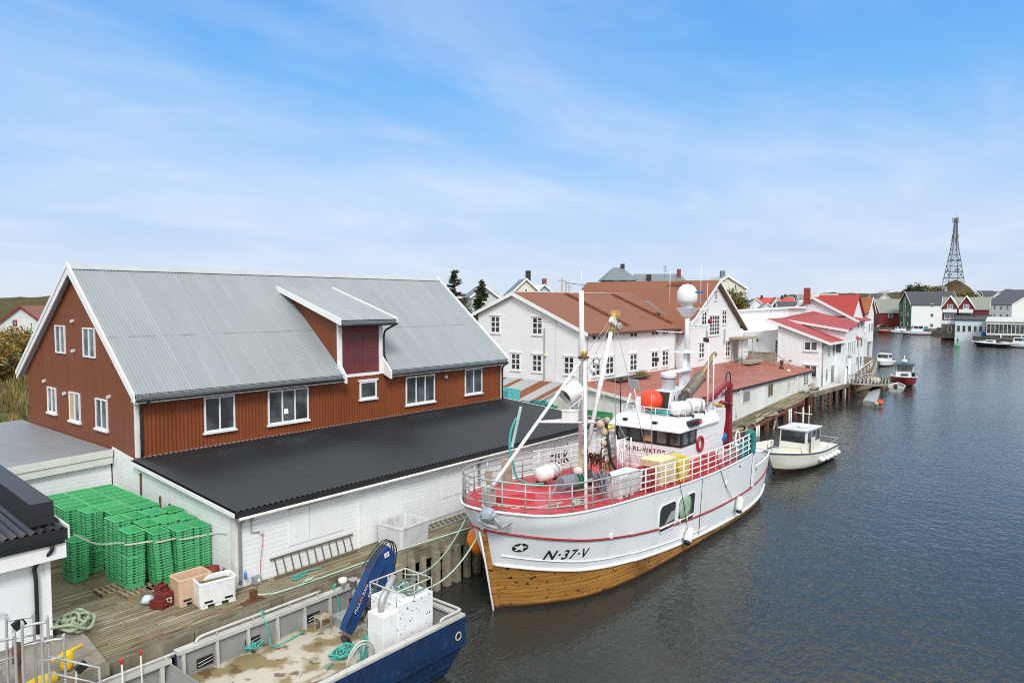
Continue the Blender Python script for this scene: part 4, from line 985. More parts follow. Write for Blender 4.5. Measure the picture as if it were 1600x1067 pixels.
# blue loading crane
cr = thing('loading_crane', 'blue folding hydraulic crane standing on the workboat deck', 'crane', (14.9, 18.2, DZ))
mb_ = paint('crane_blue', (0.009, 0.045, 0.16), 0.35, 0.12, 2)
P0, P1, P2 = V((13.6, 17.95, 1.42)), V((14.75, 18.05, 2.95)), V((15.42, 18.1, 3.52))
def boxarm(m, pts, hs, w_, yv=(0.1, 1, 0)):
    """swept box girder in a plane: pts centreline, hs depth at each point"""
    yv = V(yv).normalized(); k = len(pts); vs_ = []
    for i in range(k):
        t_ = (V(pts[min(i + 1, k - 1)]) - V(pts[max(i - 1, 0)])).normalized(); nn_ = t_.cross(yv).normalized()
        for s1, s2 in ((-1, -1), (1, -1), (1, 1), (-1, 1)): vs_.append(V(pts[i]) + yv * (w_ / 2 * s1) + nn_ * (hs[i] / 2 * s2))
    fs_ = [(i * 4 + j, i * 4 + (j + 1) % 4, (i + 1) * 4 + (j + 1) % 4, (i + 1) * 4 + j) for i in range(k - 1) for j in range(4)] + [(3, 2, 1, 0), tuple(range(4 * k - 4, 4 * k))]
    m.add(vs_, fs_)
m = MB(); boxarm(m, [P0, P0.lerp(P1, .12), P1, P1.lerp(P2, .55), P2, P2 + V((.12, 0, -.2))], [.30, .40, .42, .5, .46, .36], .34); m.build('boom', mb_, cr, bevel=.02)
m = MB(); boxarm(m, [P2 + V((.1, 0, -.1)), V((15.42, 18.1, 2.7)), V((15.2, 18.12, 1.75))], [.36, .34, .3], .34); m.build('mast_arm', mb_, cr, bevel=.02)
m = MB(); m.lathe([(.42, 0), (.42, .25), (.28, .3), (.24, 1.0)], (15.15, 18.12, DZ), n=16); m.build('pedestal', mb_, cr)
m = MB(); m.tube([P0.lerp(P1, .35) + V((.4, -.12, -.05)), V((15.1, 17.95, 1.9))], [.10, .10], 10); m.tube([P0.lerp(P1, .2) + V((.32, -.12, -.1)), P0.lerp(P1, .36) + V((.42, -.12, -.05))], .05, 8); m.build('hydraulic_ram', M_BLACK, cr)
m = MB(); m.beam(P0 + V((-.12, -.1, -.1)), P0 + V((.02, -.1, -.36)), .3, .14); m.build('boom_tip', M_BLACK, cr)
for k in range(3):
    m = MB(); yk = -.16 + .12 * k; m.tube(smoothpath([P1 + V((-.3, yk, .32)), P1.lerp(P2, .6) + V((-.18, yk, .40)), P2 + V((.05, yk, .36)), P2 + V((.32, yk, .02)), V((15.65, 18.1 + yk, 2.9)), V((15.5, 18.1 + yk, 2.2))], 5), .022, 6); m.build('hydraulic_hose', M_BLACK, cr)
m = MB(); m.tube([P0 + V((-.12, -.21, .26)), P0.lerp(P1, .5) + V((-.17, -.21, .18)), P1 + V((-.2, -.21, .2)), P1.lerp(P2, .7) + V((-.2, -.21, .28))], .02, 6); m.build('edge_pipe', M_BLACK, cr)
ud = (P1 - P0).normalized(); yv = V((.1, 1, 0)).normalized(); nn_ = ud.cross(yv).normalized()
fo = (P0 + P1) / 2 - yv * .176
M_SIGNW = paint('white_lettering', (0.8, 0.8, 0.8), .5, .04)
vd_ = nn_ if nn_.z > 0 else -nn_
lettering(cr, 'MAXXKRAN', fo + vd_ * .05 + ud * .12, ud, vd_, .17, M_SIGNW, lift=.006, shear=.2)
lettering(cr, 'XX', fo + vd_ * .05 + ud * .12 + ud * -.0 - yv * .003, ud, vd_, .17, paint('red_lettering_bright', (0.5, .03, .03), .5), lift=.006, shear=.2).location = (0, 0, 0)
lettering(cr, '8501', fo - vd_ * .2 + ud * .42, ud, vd_, .16, M_SIGNW, lift=.006, shear=.2)
dc = MB()
for w_, l_ in ((.16, .2),): dc.obox(P2 - yv * .178 + V((-.1, 0, -.06)), (l_, .006, w_), Matrix((V((1, 0, .2)).normalized(), yv, V((-.2, 0, 1)).normalized())).transposed())
dc.build('decal', M_SIGNW, cr)
dc = MB(); dc.obox(P2 - yv * .183 + V((-.1, 0, -.06)), (.13, .006, .04), Matrix((V((1, 0, .6)).normalized(), yv, V((-.6, 0, 1)).normalized())).transposed()); dc.build('decal', M_INK_R, cr)
# odds and ends on the workboat
o = thing('stool', 'small paint spattered wooden stool on the workboat deck', 'stool', (13.75, 19.35, DZ))
sw = paint('stool_wood', (0.33, 0.25, 0.18), .8, .25, 9, dirt=(0.6, 0.56, 0.5), dirt_amt=.8, dirt_scale=7)
MB().box(13.52, 13.98, 19.14, 19.54, DZ + .46, DZ + .49).build('seat', sw, o)
for x in (13.55, 13.95):
    for y in (19.17, 19.51): MB().box(x - .02, x + .02, y - .02, y + .02, DZ, DZ + .46).build('leg', sw, o)
MB().box(13.57, 13.93, 19.16, 19.18, DZ + .2, DZ + .24).build('stretcher', sw, o); MB().box(13.57, 13.93, 19.5, 19.52, DZ + .2, DZ + .24).build('stretcher', sw, o)
rope('rope', 'turquoise rope piled loosely in the middle of the workboat deck', ropepile((13.1, 17.35, DZ + .06), .5, .35, 60, .22, random.Random(2)) , .024, M_ROPE_G)
rope('rope', 'turquoise rope end trailing across the workboat deck from the pile', smoothpath([(12.6, 17.3, 1.03), (12.1, 17.1, 1.03), (11.7, 17.4, 1.03), (11.2, 17.3, 1.03), (10.9, 17.9, 1.03)], 6), .024, M_ROPE_G)
rope('rope', 'turquoise rope tied to the workboat rail and hanging to the deck', smoothpath([(11.85, 19.98, 2.05), (11.9, 19.9, 2.12), (11.98, 19.95, 2.02), (11.88, 20.02, 2.08), (11.93, 19.75, 1.7), (11.98, 19.7, 1.3), (12.05, 19.55, 1.04), (12.8, 19.6, 1.03), (13.3, 19.75, 1.03)], 6), .024, M_ROPE_G)
rope('rope', 'turquoise rope bunched in a freeing port of the workboat', ropepile((11.45, 19.72, 1.12), .35, .14, 26, .2, random.Random(6)), .024, M_ROPE_G)
rope('rope', 'turquoise rope hitched at the top of the workboat rail by the crane', smoothpath([(14.6, 19.98, 2.05), (14.7, 19.9, 2.14), (14.62, 19.95, 1.9), (14.75, 19.85, 1.6), (14.7, 19.8, 1.2), (14.3, 19.6, 1.03), (14.0, 19.4, 1.03)], 6), .024, M_ROPE_G)
m = MB()
for r_ in (.42, .36): m.tube([(13.15 + .0, 15.72, DZ + .02)] + [(12.55 + r_ * 1.2 * math.cos(a), 15.85, DZ + .55 + r_ * 1.5 * math.sin(a)) for a in [math.pi * i / 10 for i in range(11)]], .03, 8)
o = thing('hatch_hoop', 'pair of white pipe hoops at the near rail of the workboat', 'pipe hoops', (12.5, 15.8, DZ)); m.build('hoop', lite, o)
m = MB(); m.box(10.1, 12.2, 17.0, 18.6, DZ + .005, DZ + .09); tag(m.build('deck_hatch', deck_mat(), None, bevel=.01), 'flat square hatch cover with worn cream paint on the workboat deck', 'hatch')
m = MB(); m.box(14.2, 15.0, 18.9, 19.5, DZ, DZ + .32); tag(m.build('deck_locker', M_GALV, None, bevel=.02), 'low grey metal locker beside the blue crane foot', 'locker')
o = thing('rail_winch', 'small winch head on the rail between the crane and the quay', 'winch', (15.0, 19.9, GZ)); MB().lathe([(.06, 0), (.06, .2), (.16, .22), (.16, .36), (.1, .38)], (14.95, 19.85, GZ), n=12).build('head', M_TRIM_OLD, o); MB().lathe([(.13, 0), (.13, .18), (.17, .2), (.17, .24)], (15.35, 19.8, GZ), n=12).build('bollard_head', M_GALV, o)
MB().box(12.55, 13.05, GYN - .012, GYN - .004, .62, 1.0).build('decal', M_SIGNW, bb)

# ------------------------------------------------------------------ second boat at the lower left corner
ab = thing('aluminium_boat', 'aluminium workboat at the corner with pipe railings and a rusty post', 'workboat', (5, 19, 0))
m = MB(); m.box(-4, 8.95, 20.08, 20.14, .6, 1.6); m.build('bulwark', grey, ab)
m = MB(); m.box(-4, 9.02, 19.92, 20.2, 1.6, 1.72); m.build('capping', lite, ab)
m = MB(); m.tube(smoothpath([(-4, 20.0, 1.82), (8.3, 20.0, 1.82), (8.8, 20.0, 1.82), (8.92, 20.0, 1.72)], 4), .04, 8); m.build('handrail', lite, ab)
for i in range(6):
    m = MB(); x = 8.7 - i * 1.05; m.prism([(x, 20.07, .6), (x, 19.9, .6), (x, 19.95, 1.59), (x, 20.07, 1.59)], (.12, 0, 0)); m.build('stay', lite, ab)
m = MB(); m.box(-4, 9.0, 16, 20.07, .5, .6); m.build('deck', deck_mat(), ab)
m = MB(); m.prism([(8.98, 15.5, 1.6), (8.98, 20.2, 1.6), (8.5, 20.1, -.5), (8.5, 15.5, -.5)], (.03, 0, 0)); m.prism([(-4, 20.15, 1.6), (8.97, 20.15, 1.6), (8.5, 20.0, -.5), (-4, 20.0, -.5)], (0, .03, 0)); m.build('hull', grey, ab)
def hoop(x, y0, y1, z0, z1): return smoothpath([(x, y0, z0), (x, y0, z1 - .15), (x, y0 + .12, z1), (x, y1 - .12, z1), (x, y1, z1 - .15), (x, y1, z0)], 4)
for k, (a_, b_, z1) in enumerate((((5.03, 19.62), (5.53, 19.4), 4.35), ((5.2, 19.1), (5.68, 18.95), 4.3), ((5.55, 18.95), (5.95, 18.75), 3.85), ((4.5, 19.2), (5.05, 19.1), 4.1))):
    A, B = V((a_[0], a_[1], .6)), V((b_[0], b_[1], .6)); u_ = B - A
    m = MB(); m.tube(smoothpath([A, A + V((0, 0, z1 - .75)), A + u_ * .12 + V((0, 0, z1 - .6)), A + u_ * .88 + V((0, 0, z1 - .6)), B + V((0, 0, z1 - .75)), B], 5), .032, 8)
    m.tube([A + V((0, 0, z1 - 1.05)), B + V((0, 0, z1 - 1.05))], .022, 6); m.build('railing', M_ALU, ab)
m = MB(); m.tube([(5.68, 18.95, 3.45), (6.5, 18.2, 3.1), (6.5, 18.2, .6)], .03, 8); m.tube([(5.68, 18.95, 3.05), (6.5, 18.2, 2.7)], .022, 6); m.build('railing', M_ALU, ab)
m = MB(); m.tube([(5.2, 19.5, .6), (5.2, 19.5, 3.4)], .06, 10); m.lathe([(.09, 3.3), (.11, 3.33), (.11, 3.72), (.09, 3.75)], (5.2, 19.5, 0), n=12); m.build('rusty_post', M_RUST, ab)
m = MB(); m.box(3.9, 4.95, 19.75, 20.5, 1.2, 3.2); m.build('locker', M_ALU, ab, bevel=.03)
for (x, y, z, hgt) in ((5.18, 19.75, 3.6, .5), (6.25, 19.0, 2.3, .55)):
    m = MB(); m.tube([(x, y, z - .4), (x + .02, y, z + hgt)], .028, 6); lpst = m.build('lamp_post', M_ALU, ab)
    m = MB(); m.obox((x + .13, y - .02, z + hgt + .05), (.26, .12, .2), Matrix.Rotation(-.5, 3, 'Y')); m.build('work_lamp', M_BLACK, lpst)
    m = MB(); m.ball((x + .08, y - .02, z + .02), .1); m.build('work_lamp', M_BLACK, lpst)
m = MB(); m.tube(smoothpath([(4.3, 19.2, 1.4), (4.7, 19.4, 1.9), (5.0, 19.3, 1.7), (5.3, 19.1, 1.5)], 5), .03, 6); m.build('chain', M_RUST, ab)
for k, (x, y) in enumerate(((7.66, 19.8), (8.16, 19.82))):
    o = thing('marker_pole', ('white marker pole with a red tip nearer the yellow float', 'white marker pole with a red tip farther from the yellow float')[k], 'pole', (x, y, .6), 'red tipped marker poles')
    MB().tube([(x, y, .6), (x - .03, y, 2.2 + k * .04)], .022, 8).build('shaft', paint('cream_pole', (0.66, 0.66, 0.56), .5), o); MB().lathe([(.032, 2.19 + k * .04), (.04, 2.21 + k * .04), (.036, 2.31 + k * .04), (.02, 2.34 + k * .04)], (x - .03, y, 0), n=10).build('tip', paint('red_tip', (0.55, .02, .02), .5), o)
yel = paint('yellow_float', (0.80, 0.52, 0.01), 0.45, 0.08)
o = thing('float', 'upright yellow net float with a short spindle on the quay edge', 'float', (6.55, 20.65, 2.05)); MB().lathe([(.05, 0), (.14, .04), (.155, .15), (.155, .42), (.12, .5), (.03, .52)], (6.58, 20.62, 2.17), (0.05, 0, 1), 16).build('body', yel, o); MB().tube([(6.2, 20.6, 2.55), (6.98, 20.68, 2.68)], [.05, .05], 8).build('spindle', yel, o)
tag(MB().lathe([(.02, -.45), (.14, -.4), (.2, 0), (.14, .4), (.02, .45)], (5.85, 20.35, 2.2), (1, .1, .05), 16).build('float', yel), 'yellow net float lying on its side behind the railings', 'float')
rope('hose', 'pinkish hose hanging over the quay edge beside the yellow float', smoothpath([(6.75, 20.5, 2.4), (6.7, 20.3, 2.1), (6.55, 20.15, 1.6), (6.5, 20.2, 1.2)], 5), .04, paint('pink_hose', (0.5, 0.26, 0.2), .6), cat='hose')
# ------------------------------------------------------------------ the fishing vessel
tr = thing('fishing_vessel', 'large white fishing boat with varnished wooden bottom and red foredeck', 'fishing boat', (31, 17.2, 0))
X0B, X1B = 19.05, 43.35
def yc(x): return 17.42 - (x - 20) * 0.021
SHEER = [(19, 4.30), (19.8, 4.15), (20.5, 4.04), (21.5, 3.97), (22.9, 3.90), (24.5, 3.81), (26.2, 3.72), (29.8, 3.51), (34, 3.42), (38, 3.52), (39.0, 3.56)]
HB_D = [(0, 0.0), (.12, .52), (.35, .92), (.7, 1.35), (1.2, 1.92), (2.0, 2.40), (3.2, 2.75), (5, 2.93), (8, 2.97), (16, 2.95), (19.5, 2.85), (22.5, 2.55), (24.3, 2.15)]
HB_W = [(0, 0.0), (.2, .14), (.7, .62), (1.6, 1.30), (3, 2.05), (5, 2.50), (8, 2.70), (15, 2.68), (19, 2.55), (22, 2.20), (24.3, 1.6)]
def sm(x, pts):
    # smooth (monotone cubic-ish) interpolation
    if x <= pts[0][0]: return pts[0][1]
    if x >= pts[-1][0]: return pts[-1][1]
    for i in range(len(pts) - 1):
        if x <= pts[i + 1][0]:
            (a, b), (c, e) = pts[i], pts[i + 1]; t = (x - a) / (c - a)
            m0 = (e - pts[i - 1][1]) / (c - pts[i - 1][0]) if i else (e - b) / (c - a)
            m1 = (pts[i + 2][1] - b) / (pts[i + 2][0] - a) if i + 2 < len(pts) else (e - b) / (c - a)
            h = c - a
            return (2 * t ** 3 - 3 * t * t + 1) * b + (t ** 3 - 2 * t * t + t) * h * m0 + (-2 * t ** 3 + 3 * t * t) * e + (t ** 3 - t * t) * h * m1
def sheer(x): return sm(x, SHEER)
def stem_x(z): return 20.36 - z * 0.235 - max(0, z - 3.2) * 0.25
def stern_x(z): return X1B - max(0, 1.0 - z) * 1.1
def hb(x, z):
    """half breadth of the hull at station x, height z"""
    zt = 3.6; k = max(0.0, min(1.15, z / zt)); sx = x - stem_x(z)
    if sx <= 0: return 0.0
    s = sx * (24.3 / (X1B - stem_x(z)))
    a = sm(min(s, 24.3), HB_W); b = sm(min(s, 24.3), HB_D)
    if z < 0: return a * (1 + z * .35)
    kk = k ** (1.25 if s < 6 else .8)
    return a + (b - a) * min(1.0, kk)
def hullp(x, z, off=0.0, side=-1):
    e = .06
    w0 = hb(x, z); dx = (hb(x + e, z) - hb(max(x - e, stem_x(z)), z)) / (2 * e)
    n = V((-dx, 1, 0)).normalized()
    return V((x - n.x * 0 - dx * off / math.hypot(1, dx), yc(x) + side * (w0 + off / math.hypot(1, dx)), z))
def woodtop(x): return sm(x, [(19.5, 2.02), (21, 1.72), (23, 1.34), (26, .98), (30, .62), (34, .42), (38, .38), (41, .46), (43.4, .68)])
def redline(x): return sm(x, [(19.2, 3.45), (21, 3.05), (23, 2.62), (26, 2.15), (30, 1.70), (34, 1.50), (38, 1.52), (43.4, 1.85)])
def ustation(u):                                         # denser near the bow
    return u ** 1.55
def hull_part(z_lo, z_hi, nz, mi_fn=None, mats=None, name='hull', nu=90, x_lo=None, x_hi=None):
    m = MB()
    for side in (-1, 1):
        def f(u, v):
            uu = ustation(u)
            xa = X0B + (X1B - X0B) * uu
            lo, hi = z_lo(xa), z_hi(xa); z = lo + (hi - lo) * v
            x = stem_x(z) + (stern_x(z) - stem_x(z)) * uu
            lo, hi = z_lo(x), z_hi(x); z = lo + (hi - lo) * v
            x = stem_x(z) + (stern_x(z) - stem_x(z)) * uu
            return (x, yc(x) + side * hb(x, z), z)
        m.grid(f, nu, nz)
    return m
M_HULLW = paint('white_hull_paint', (0.77, 0.80, 0.815), 0.42, 0.03, 0.8, dirt=(0.52, 0.50, 0.44), dirt_amt=0.35, dirt_scale=1.3)
def varnish():
    t = NT('varnished_planking'); p = t.pos(); x, y, z = t.xyz(p)
    row = t.math('FLOOR', t.math('DIVIDE', z, .17))
    wn_ = t.n('ShaderNodeTexWhiteNoise', {'W': row}, noise_dimensions='1D').outputs[0]
    g = t.noise(t.mapv(p, (.45, .45, 5)), 1.4, 6, .65)
    c = t.mix(t.ramp(g, .3, .7), (.27, .115, .024), (.58, .30, .075))
    c = t.mix(t.math('MULTIPLY', wn_, .35), c, (.36, .16, .035))
    wear = t.noise(t.mapv(p, (.5, .5, 1.2)), 0.7, 6, .65)
    c = t.mix(t.ramp(wear, .5, .66, 0, .7), c, (.16, .062, .018))
    c = t.mix(t.ramp(wear, .36, .26, 0, .45), c, (.55, .33, .12))
    sp = t.noise(t.mapv(p, (1, 1, 1.6)), 4.6, 2, .5)
    c = t.mix(t.ramp(sp, .645, .68), c, (.03, .016, .008))
    fr = t.math('PINGPONG', t.math('FRACT', t.math('DIVIDE', z, .17)), .5)
    c = t.mix(t.ramp(fr, 0, .13, .6, 0), c, (.09, .035, .01))
    c = t.mix(t.ramp(z, .22, .10), c, (.045, .022, .014))
    t.bump(g, .25, .02)
    return t.set(c, .38)
M_VARN = varnish()
hull_part(lambda x: -.9, lambda x: woodtop(x) - .0, 12).build('wooden_bottom', M_VARN, tr, recalc=False)
hm = hull_part(lambda x: woodtop(x), lambda x: (sheer(x) if x < 38.9 else 2.62), 16)
# openings of the shelter deck over the plating grid, which stays whole
def in_open(p): 
    return p.y < 16 and ((28.12 < p.x < 29.78) or (30.02 < p.x < 31.78)) and redline(p.x) + .1 < p.z < 3.05
keep = [i for i, f in enumerate(hm.f) if True]
hull_o = hm.build('hull', M_HULLW, tr, recalc=False)
# transom
m = MB(); pts = []
for z in (-.6, -.2, .2, .6, 1.0, 1.6, 2.1, 2.62): pts.append((stern_x(z), yc(stern_x(z)) - hb(stern_x(z), z), z))
pts2 = [(x, 2 * yc(x) - y, z) for x, y, z in pts]
m.grid(lambda u, v: (lambda a, b: V(a).lerp(V(b), v) + V((.35 * math.sin(math.pi * v), 0, 0)))(pts[round(u * 7)], pts2[round(u * 7)]), 7, 8)
m.build('transom', M_HULLW, tr, recalc=False)
# hull openings: flat sheets coloured as shaded recesses, rounded frames on top
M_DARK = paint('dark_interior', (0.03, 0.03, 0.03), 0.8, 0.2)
def rounded(x0, x1, z0, z1, r, n=5):
    o = []
    for cx, cz, a0 in ((x1 - r, z1 - r, 0), (x0 + r, z1 - r, 90), (x0 + r, z0 + r, 180), (x1 - r, z0 + r, 270)):
        for i in range(n + 1): o.append((cx + r * math.cos(R(a0 + 90 * i / n)), cz + r * math.sin(R(a0 + 90 * i / n))))
    return o
M_NETG = paint('pale_green_net', (0.30, 0.42, 0.30), 0.9, 0.3, 6, dirt=(.12, .2, .13), dirt_amt=.6)
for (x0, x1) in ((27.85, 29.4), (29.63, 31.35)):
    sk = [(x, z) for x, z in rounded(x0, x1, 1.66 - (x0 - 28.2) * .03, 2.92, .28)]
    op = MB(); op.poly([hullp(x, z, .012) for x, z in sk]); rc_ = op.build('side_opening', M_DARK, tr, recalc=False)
    fr = MB(); fr.tube([hullp(x, z, .015) for x, z in sk], .035, 6, closed=True); fr.build('frame', M_HULLW, rc_)
    rail = MB(); zr = 1.92 - (x0 - 28.2) * .03
    rail.tube([hullp(x0 + .02, zr, .06), hullp(x1 - .02, zr - .03, .06)], .05, 8)
    for k in range(3): xx = x0 + (x1 - x0) * (.1 + .4 * k); rail.tube([hullp(xx, zr, .06), hullp(xx, redline(xx) + .02, .06)], .05, 8)
    rail.build('rail', M_TRIM, rc_)
    nb = MB()
    if x0 > 29: nb.lathe([(.25, -.02), (.62, -.01), (.62, .05), (.3, .06)], hullp(30.3, 2.38, .012), (0, -1, 0.0), 18)
    else: nb.poly([hullp(28.4, 2.0, .03), hullp(29.35, 2.05, .03), hullp(29.35, 2.5, .03), hullp(28.9, 2.45, .03)])
    nb.build('net_drum' if x0 > 29 else 'steel_chute', M_NETG if x0 > 29 else M_GREYM, rc_)
m = MB(); m.tube([hullp(x, redline(x), .03) for x in [19.55 + (X1B - 19.6) * (i / 60) ** 1.4 for i in range(61)]], .045, 6); m.tube([hullp(x, redline(x), .03, 1) for x in [19.55 + (X1B - 19.6) * (i / 40) ** 1.4 for i in range(41)]], .045, 6)
m.build('red_rubbing_strake', paint('red_strake', (0.30, 0.02, 0.03), .45, .15), tr)
m = MB(); m.tube([hullp(x, woodtop(x) + .02, .03) for x in [20.0 + (X1B - 20.05) * (i / 60) ** 1.4 for i in range(61)]], .055, 6); m.build('white_strake', M_TRIM, tr)
m = MB(); m.tube([hullp(x, woodtop(x) + .42 - (x - 20) * .012, .015) for x in [20.05 + 13.0 * (i / 40) ** 1.4 for i in range(41)]], .03, 6); m.build('white_strake', M_TRIM, tr)
m = MB(); m.tube([hullp(x, sheer(x), .0) for x in [19.09 + (38.9 - 19.09) * (i / 60) ** 1.9 for i in range(61)]], .05, 6); m.tube([hullp(x, sheer(x), .0, 1) for x in [19.09 + (38.9 - 19.09) * (i / 40) ** 1.9 for i in range(41)]], .05, 6); m.build('deck_edge', M_TRIM, tr)
# stem post: varnished timber with a white iron band on its fore side
m = MB(); m.tube([(stem_x(z) + .05, yc(20), z) for z in (-.5, 0, 1, 2, 2.9, 3.35)], .16, 8); m.build('stem_post', M_VARN, tr)
m = MB(); m.tube([(stem_x(z) - .13, yc(20) + .02, z) for z in (-.5, 0, 1, 2, 3.3)], .04, 6); m.build('stem_band', M_TRIM, tr)
# shelter deck painted red
def deckf(u, v):
    x = X0B + .06 + (38.9 - X0B - .06) * u ** 1.6; w_ = max(.02, hb(x, sheer(x)) - .03)
    return (x, yc(x) + (2 * v - 1) * w_, sheer(x) - .10 + .05 * (1 - (2 * v - 1) ** 2))
def red_deck():
    t = NT('red_deck_paint'); p = t.pos()
    c = t.mix(t.ramp(t.noise(p, 1.2, 5, .6), .3, .7), (.46, .036, .045), (.60, .065, .08))
    c = t.mix(t.ramp(t.noise(p, 3.5, 6, .7), .58, .75, 0, .5), c, (.22, .03, .028))
    return t.set(c, .5)
M_RDECK = red_deck()
m = MB(); m.grid(deckf, 60, 8); m.build('shelter_deck', M_RDECK, tr, recalc=False)
m = MB(); m.grid(lambda u, v: (38.7 + (X1B - 38.8) * u, yc(40) + (2 * v - 1) * (hb(38.7 + (X1B - 38.8) * u, 2) - .05), 1.75), 6, 4); m.build('aft_deck', M_GREYM, tr, recalc=False)
m = MB(); m.box(38.75, 38.85, yc(38) - 2.85, yc(38) + 2.85, 1.6, 3.5); m.build('aft_bulkhead', M_HULLW, tr)
for side in (-1, 1):                                      # raised corner of the aft bulwark
    m = MB(); m.prism([hullp(38.9, 2.6, 0, side), hullp(39.25, 2.6, 0, side), hullp(38.98, 3.3, 0, side), hullp(38.9, 3.52, 0, side)], (0, -side * .05, 0)); m.build('bulwark_corner', M_HULLW, tr)
m = MB(); m.tube([hullp(39.3, 2.66, .0), hullp(41, 2.68, 0), hullp(42.3, 2.74, 0), hullp(43.2, 2.82, 0), (43.55, yc(43) - 1.2, 2.84), (43.7, yc(43), 2.84), (43.55, yc(43) + 1.2, 2.84), hullp(43.2, 2.82, 0, 1), hullp(41, 2.68, 0, 1)], .05, 8); m.build('aft_rail', M_TRIM, tr)
# railings round the shelter deck: grey galvanised forward, white aft
def rails(xs0, xs1, hgt, mat_, nrail, nm, npost, side, r=.028):
    for k in range(nrail):
        zz = hgt * (k + 1) / nrail
        m = MB(); m.tube([hullp(x, sheer(x), -.10, side) + V((0, 0, zz)) for x in [xs0 + (xs1 - xs0) * (i / 50) ** (2.0 if xs0 < 20 else 1) for i in range(51)]], r if k < nrail - 1 else r * 1.25, 8); m.build('rail', mat_, nm)
    for i in range(npost):
        x = xs0 + (xs1 - xs0) * ((i + .5) / npost) ** (1.7 if xs0 < 20 else 1); a = hullp(x, sheer(x), -.10, side)
        m = MB(); m.tube([a - V((0, 0, .08)), a + V((0, 0, hgt))], r * 1.15, 8); m.build('rail_post', mat_, nm)
for side in (-1, 1):
    rails(19.12, 26.2, 1.12, M_GALV, 4, tr, 8, side); rails(26.25, 38.6, 1.12, M_TRIM, 4, tr, 14, side)
# emblem and number on the bow
def hull_text(txt, xc, zc_, size, slope, mat_, shear=.25, bold=0.0, space=1.0, name='lettering'):
    return lettering(tr, txt, (0, 0, 0), (1, 0, 0), (0, 0, 1), size, mat_, name, shear, bold, space, fn=lambda a, b: hullp(xc + a, zc_ + b + a * slope, .012))
hull_text('N·37·V', 22.05, 2.02, .55, -.12, M_INK, .22, .012, 1.15)
sm_ = MB(); cxs, czs = 20.42, 2.68
for i in range(28):
    a0, a1 = 2 * math.pi * i / 28, 2 * math.pi * (i + 1) / 28
    sm_.add([hullp(cxs + r_ * math.cos(a), czs + r_ * .95 * math.sin(a), .01) for a, r_ in ((a0, .2), (a1, .2), (a1, .03), (a0, .03))], [(0, 1, 2, 3)])
sm_.build('emblem_disc', M_INK, tr, recalc=False)
sm_ = MB(); star = []
for i in range(10): r_ = .19 if i % 2 == 0 else .08; a = math.pi / 2 + math.pi * i / 5; star.append(hullp(cxs + r_ * math.cos(a), czs + r_ * .95 * math.sin(a), .018))
cst = hullp(cxs, czs, .018)
for i in range(10): sm_.add([cst, star[i], star[(i + 1) % 10]], [(0, 1, 2)])
sm_.build('emblem_star', M_TRIM, tr, recalc=False)
m = MB(); m.lathe([(.12, 0), (.17, .01), (.17, .03), (.12, .035)], hullp(35.0, 2.55, .0), (0, -1, 0), 14); m.lathe([(.12, 0), (.12, .015)], hullp(35.0, 2.55, .0), (0, -1, 0), 14, mi=1); m.build('porthole', [M_TRIM, M_DARK], tr)
m = MB(); m.lathe([(.07, 0), (.07, .02)], hullp(36.7, 3.15, .0), (0, -1, 0), 10); m.lathe([(.07, 0), (.07, .02)], hullp(39.5, 2.45, .0), (0, -1, 0), 10); m.build('scupper', M_DARK, tr)
for x in (39.4, 40.2, 41.0): MB().box(x, x + .05, yc(x) - hb(x, 1.2) - .012, yc(x) - hb(x, 1.2) + .02, .75, 1.55).build('scupper_bar', M_TRIM_OLD, tr)
m = MB(); m.box(24.1, 24.3, hullp(24.2, 2.5).y - .06, hullp(24.2, 2.5).y + .05, 2.42, 2.62); m.build('bracket', M_TRIM, tr)
rope('rope', 'thin dark line hanging down the white hull amidships to a fender', [hullp(33.2, 4.5, .06), hullp(34.9, 2.4, .05), hullp(35.7, 1.6, .1)], .014, M_INK)
rope('rope', 'thin dark line from the rail to the fender below the side openings', [hullp(29.2, 4.5, .06), hullp(30.0, 2.6, .1), hullp(30.5, 1.25, .14)], .014, M_INK)
m = MB(); m.tube([hullp(32.05, 4.5, .05), hullp(32.05, .55, .04)], .014, 6); m.tube([hullp(38.6, 4.5, .05), hullp(38.6, 1.4, .04)], .014, 6); m.build('drain_wire', M_INK, tr)
def fender(label, p, ax, L=.85, r=.2):
    o = thing('fender', label, 'fender', p, 'white boat fenders')
    MB().lathe([(.05, -L / 2), (r * .8, -L / 2 + .08), (r, -L / 2 + .2), (r, L / 2 - .2), (r * .8, L / 2 - .06), (.06, L / 2)], p, ax, 14).build('body', paint('fender_white', (0.74, 0.73, 0.69), .5, .05, dirt=(.4, .36, .3), dirt_amt=.3), o)
    MB().lathe([(.04, -L / 2 - .07), (r * .75, -L / 2 - .02), (r * .83, -L / 2 + .085)], p, ax, 14).build('end_cap', paint('navy_cap', (0.01, .015, .03), .5), o)
fender('white fender with a dark end below the side openings of the fishing boat', hullp(30.5, .98, .24), (.75, .1, .65))
fender('white fender with a dark end nearest the stern of the fishing boat', hullp(36.5, 1.15, .24), (.45, .1, .9))
tag(MB().lathe([(.03, -.62), (.1, -.58), (.34, -.3), (.44, .05), (.34, .36), (.1, .5), (.05, .6)], (20.75, 18.75, 2.35), (0, 0, 1), 20).build('buoy', M_ORANGE), 'round orange buoy fender between the wooden stem and the quay', 'buoy')
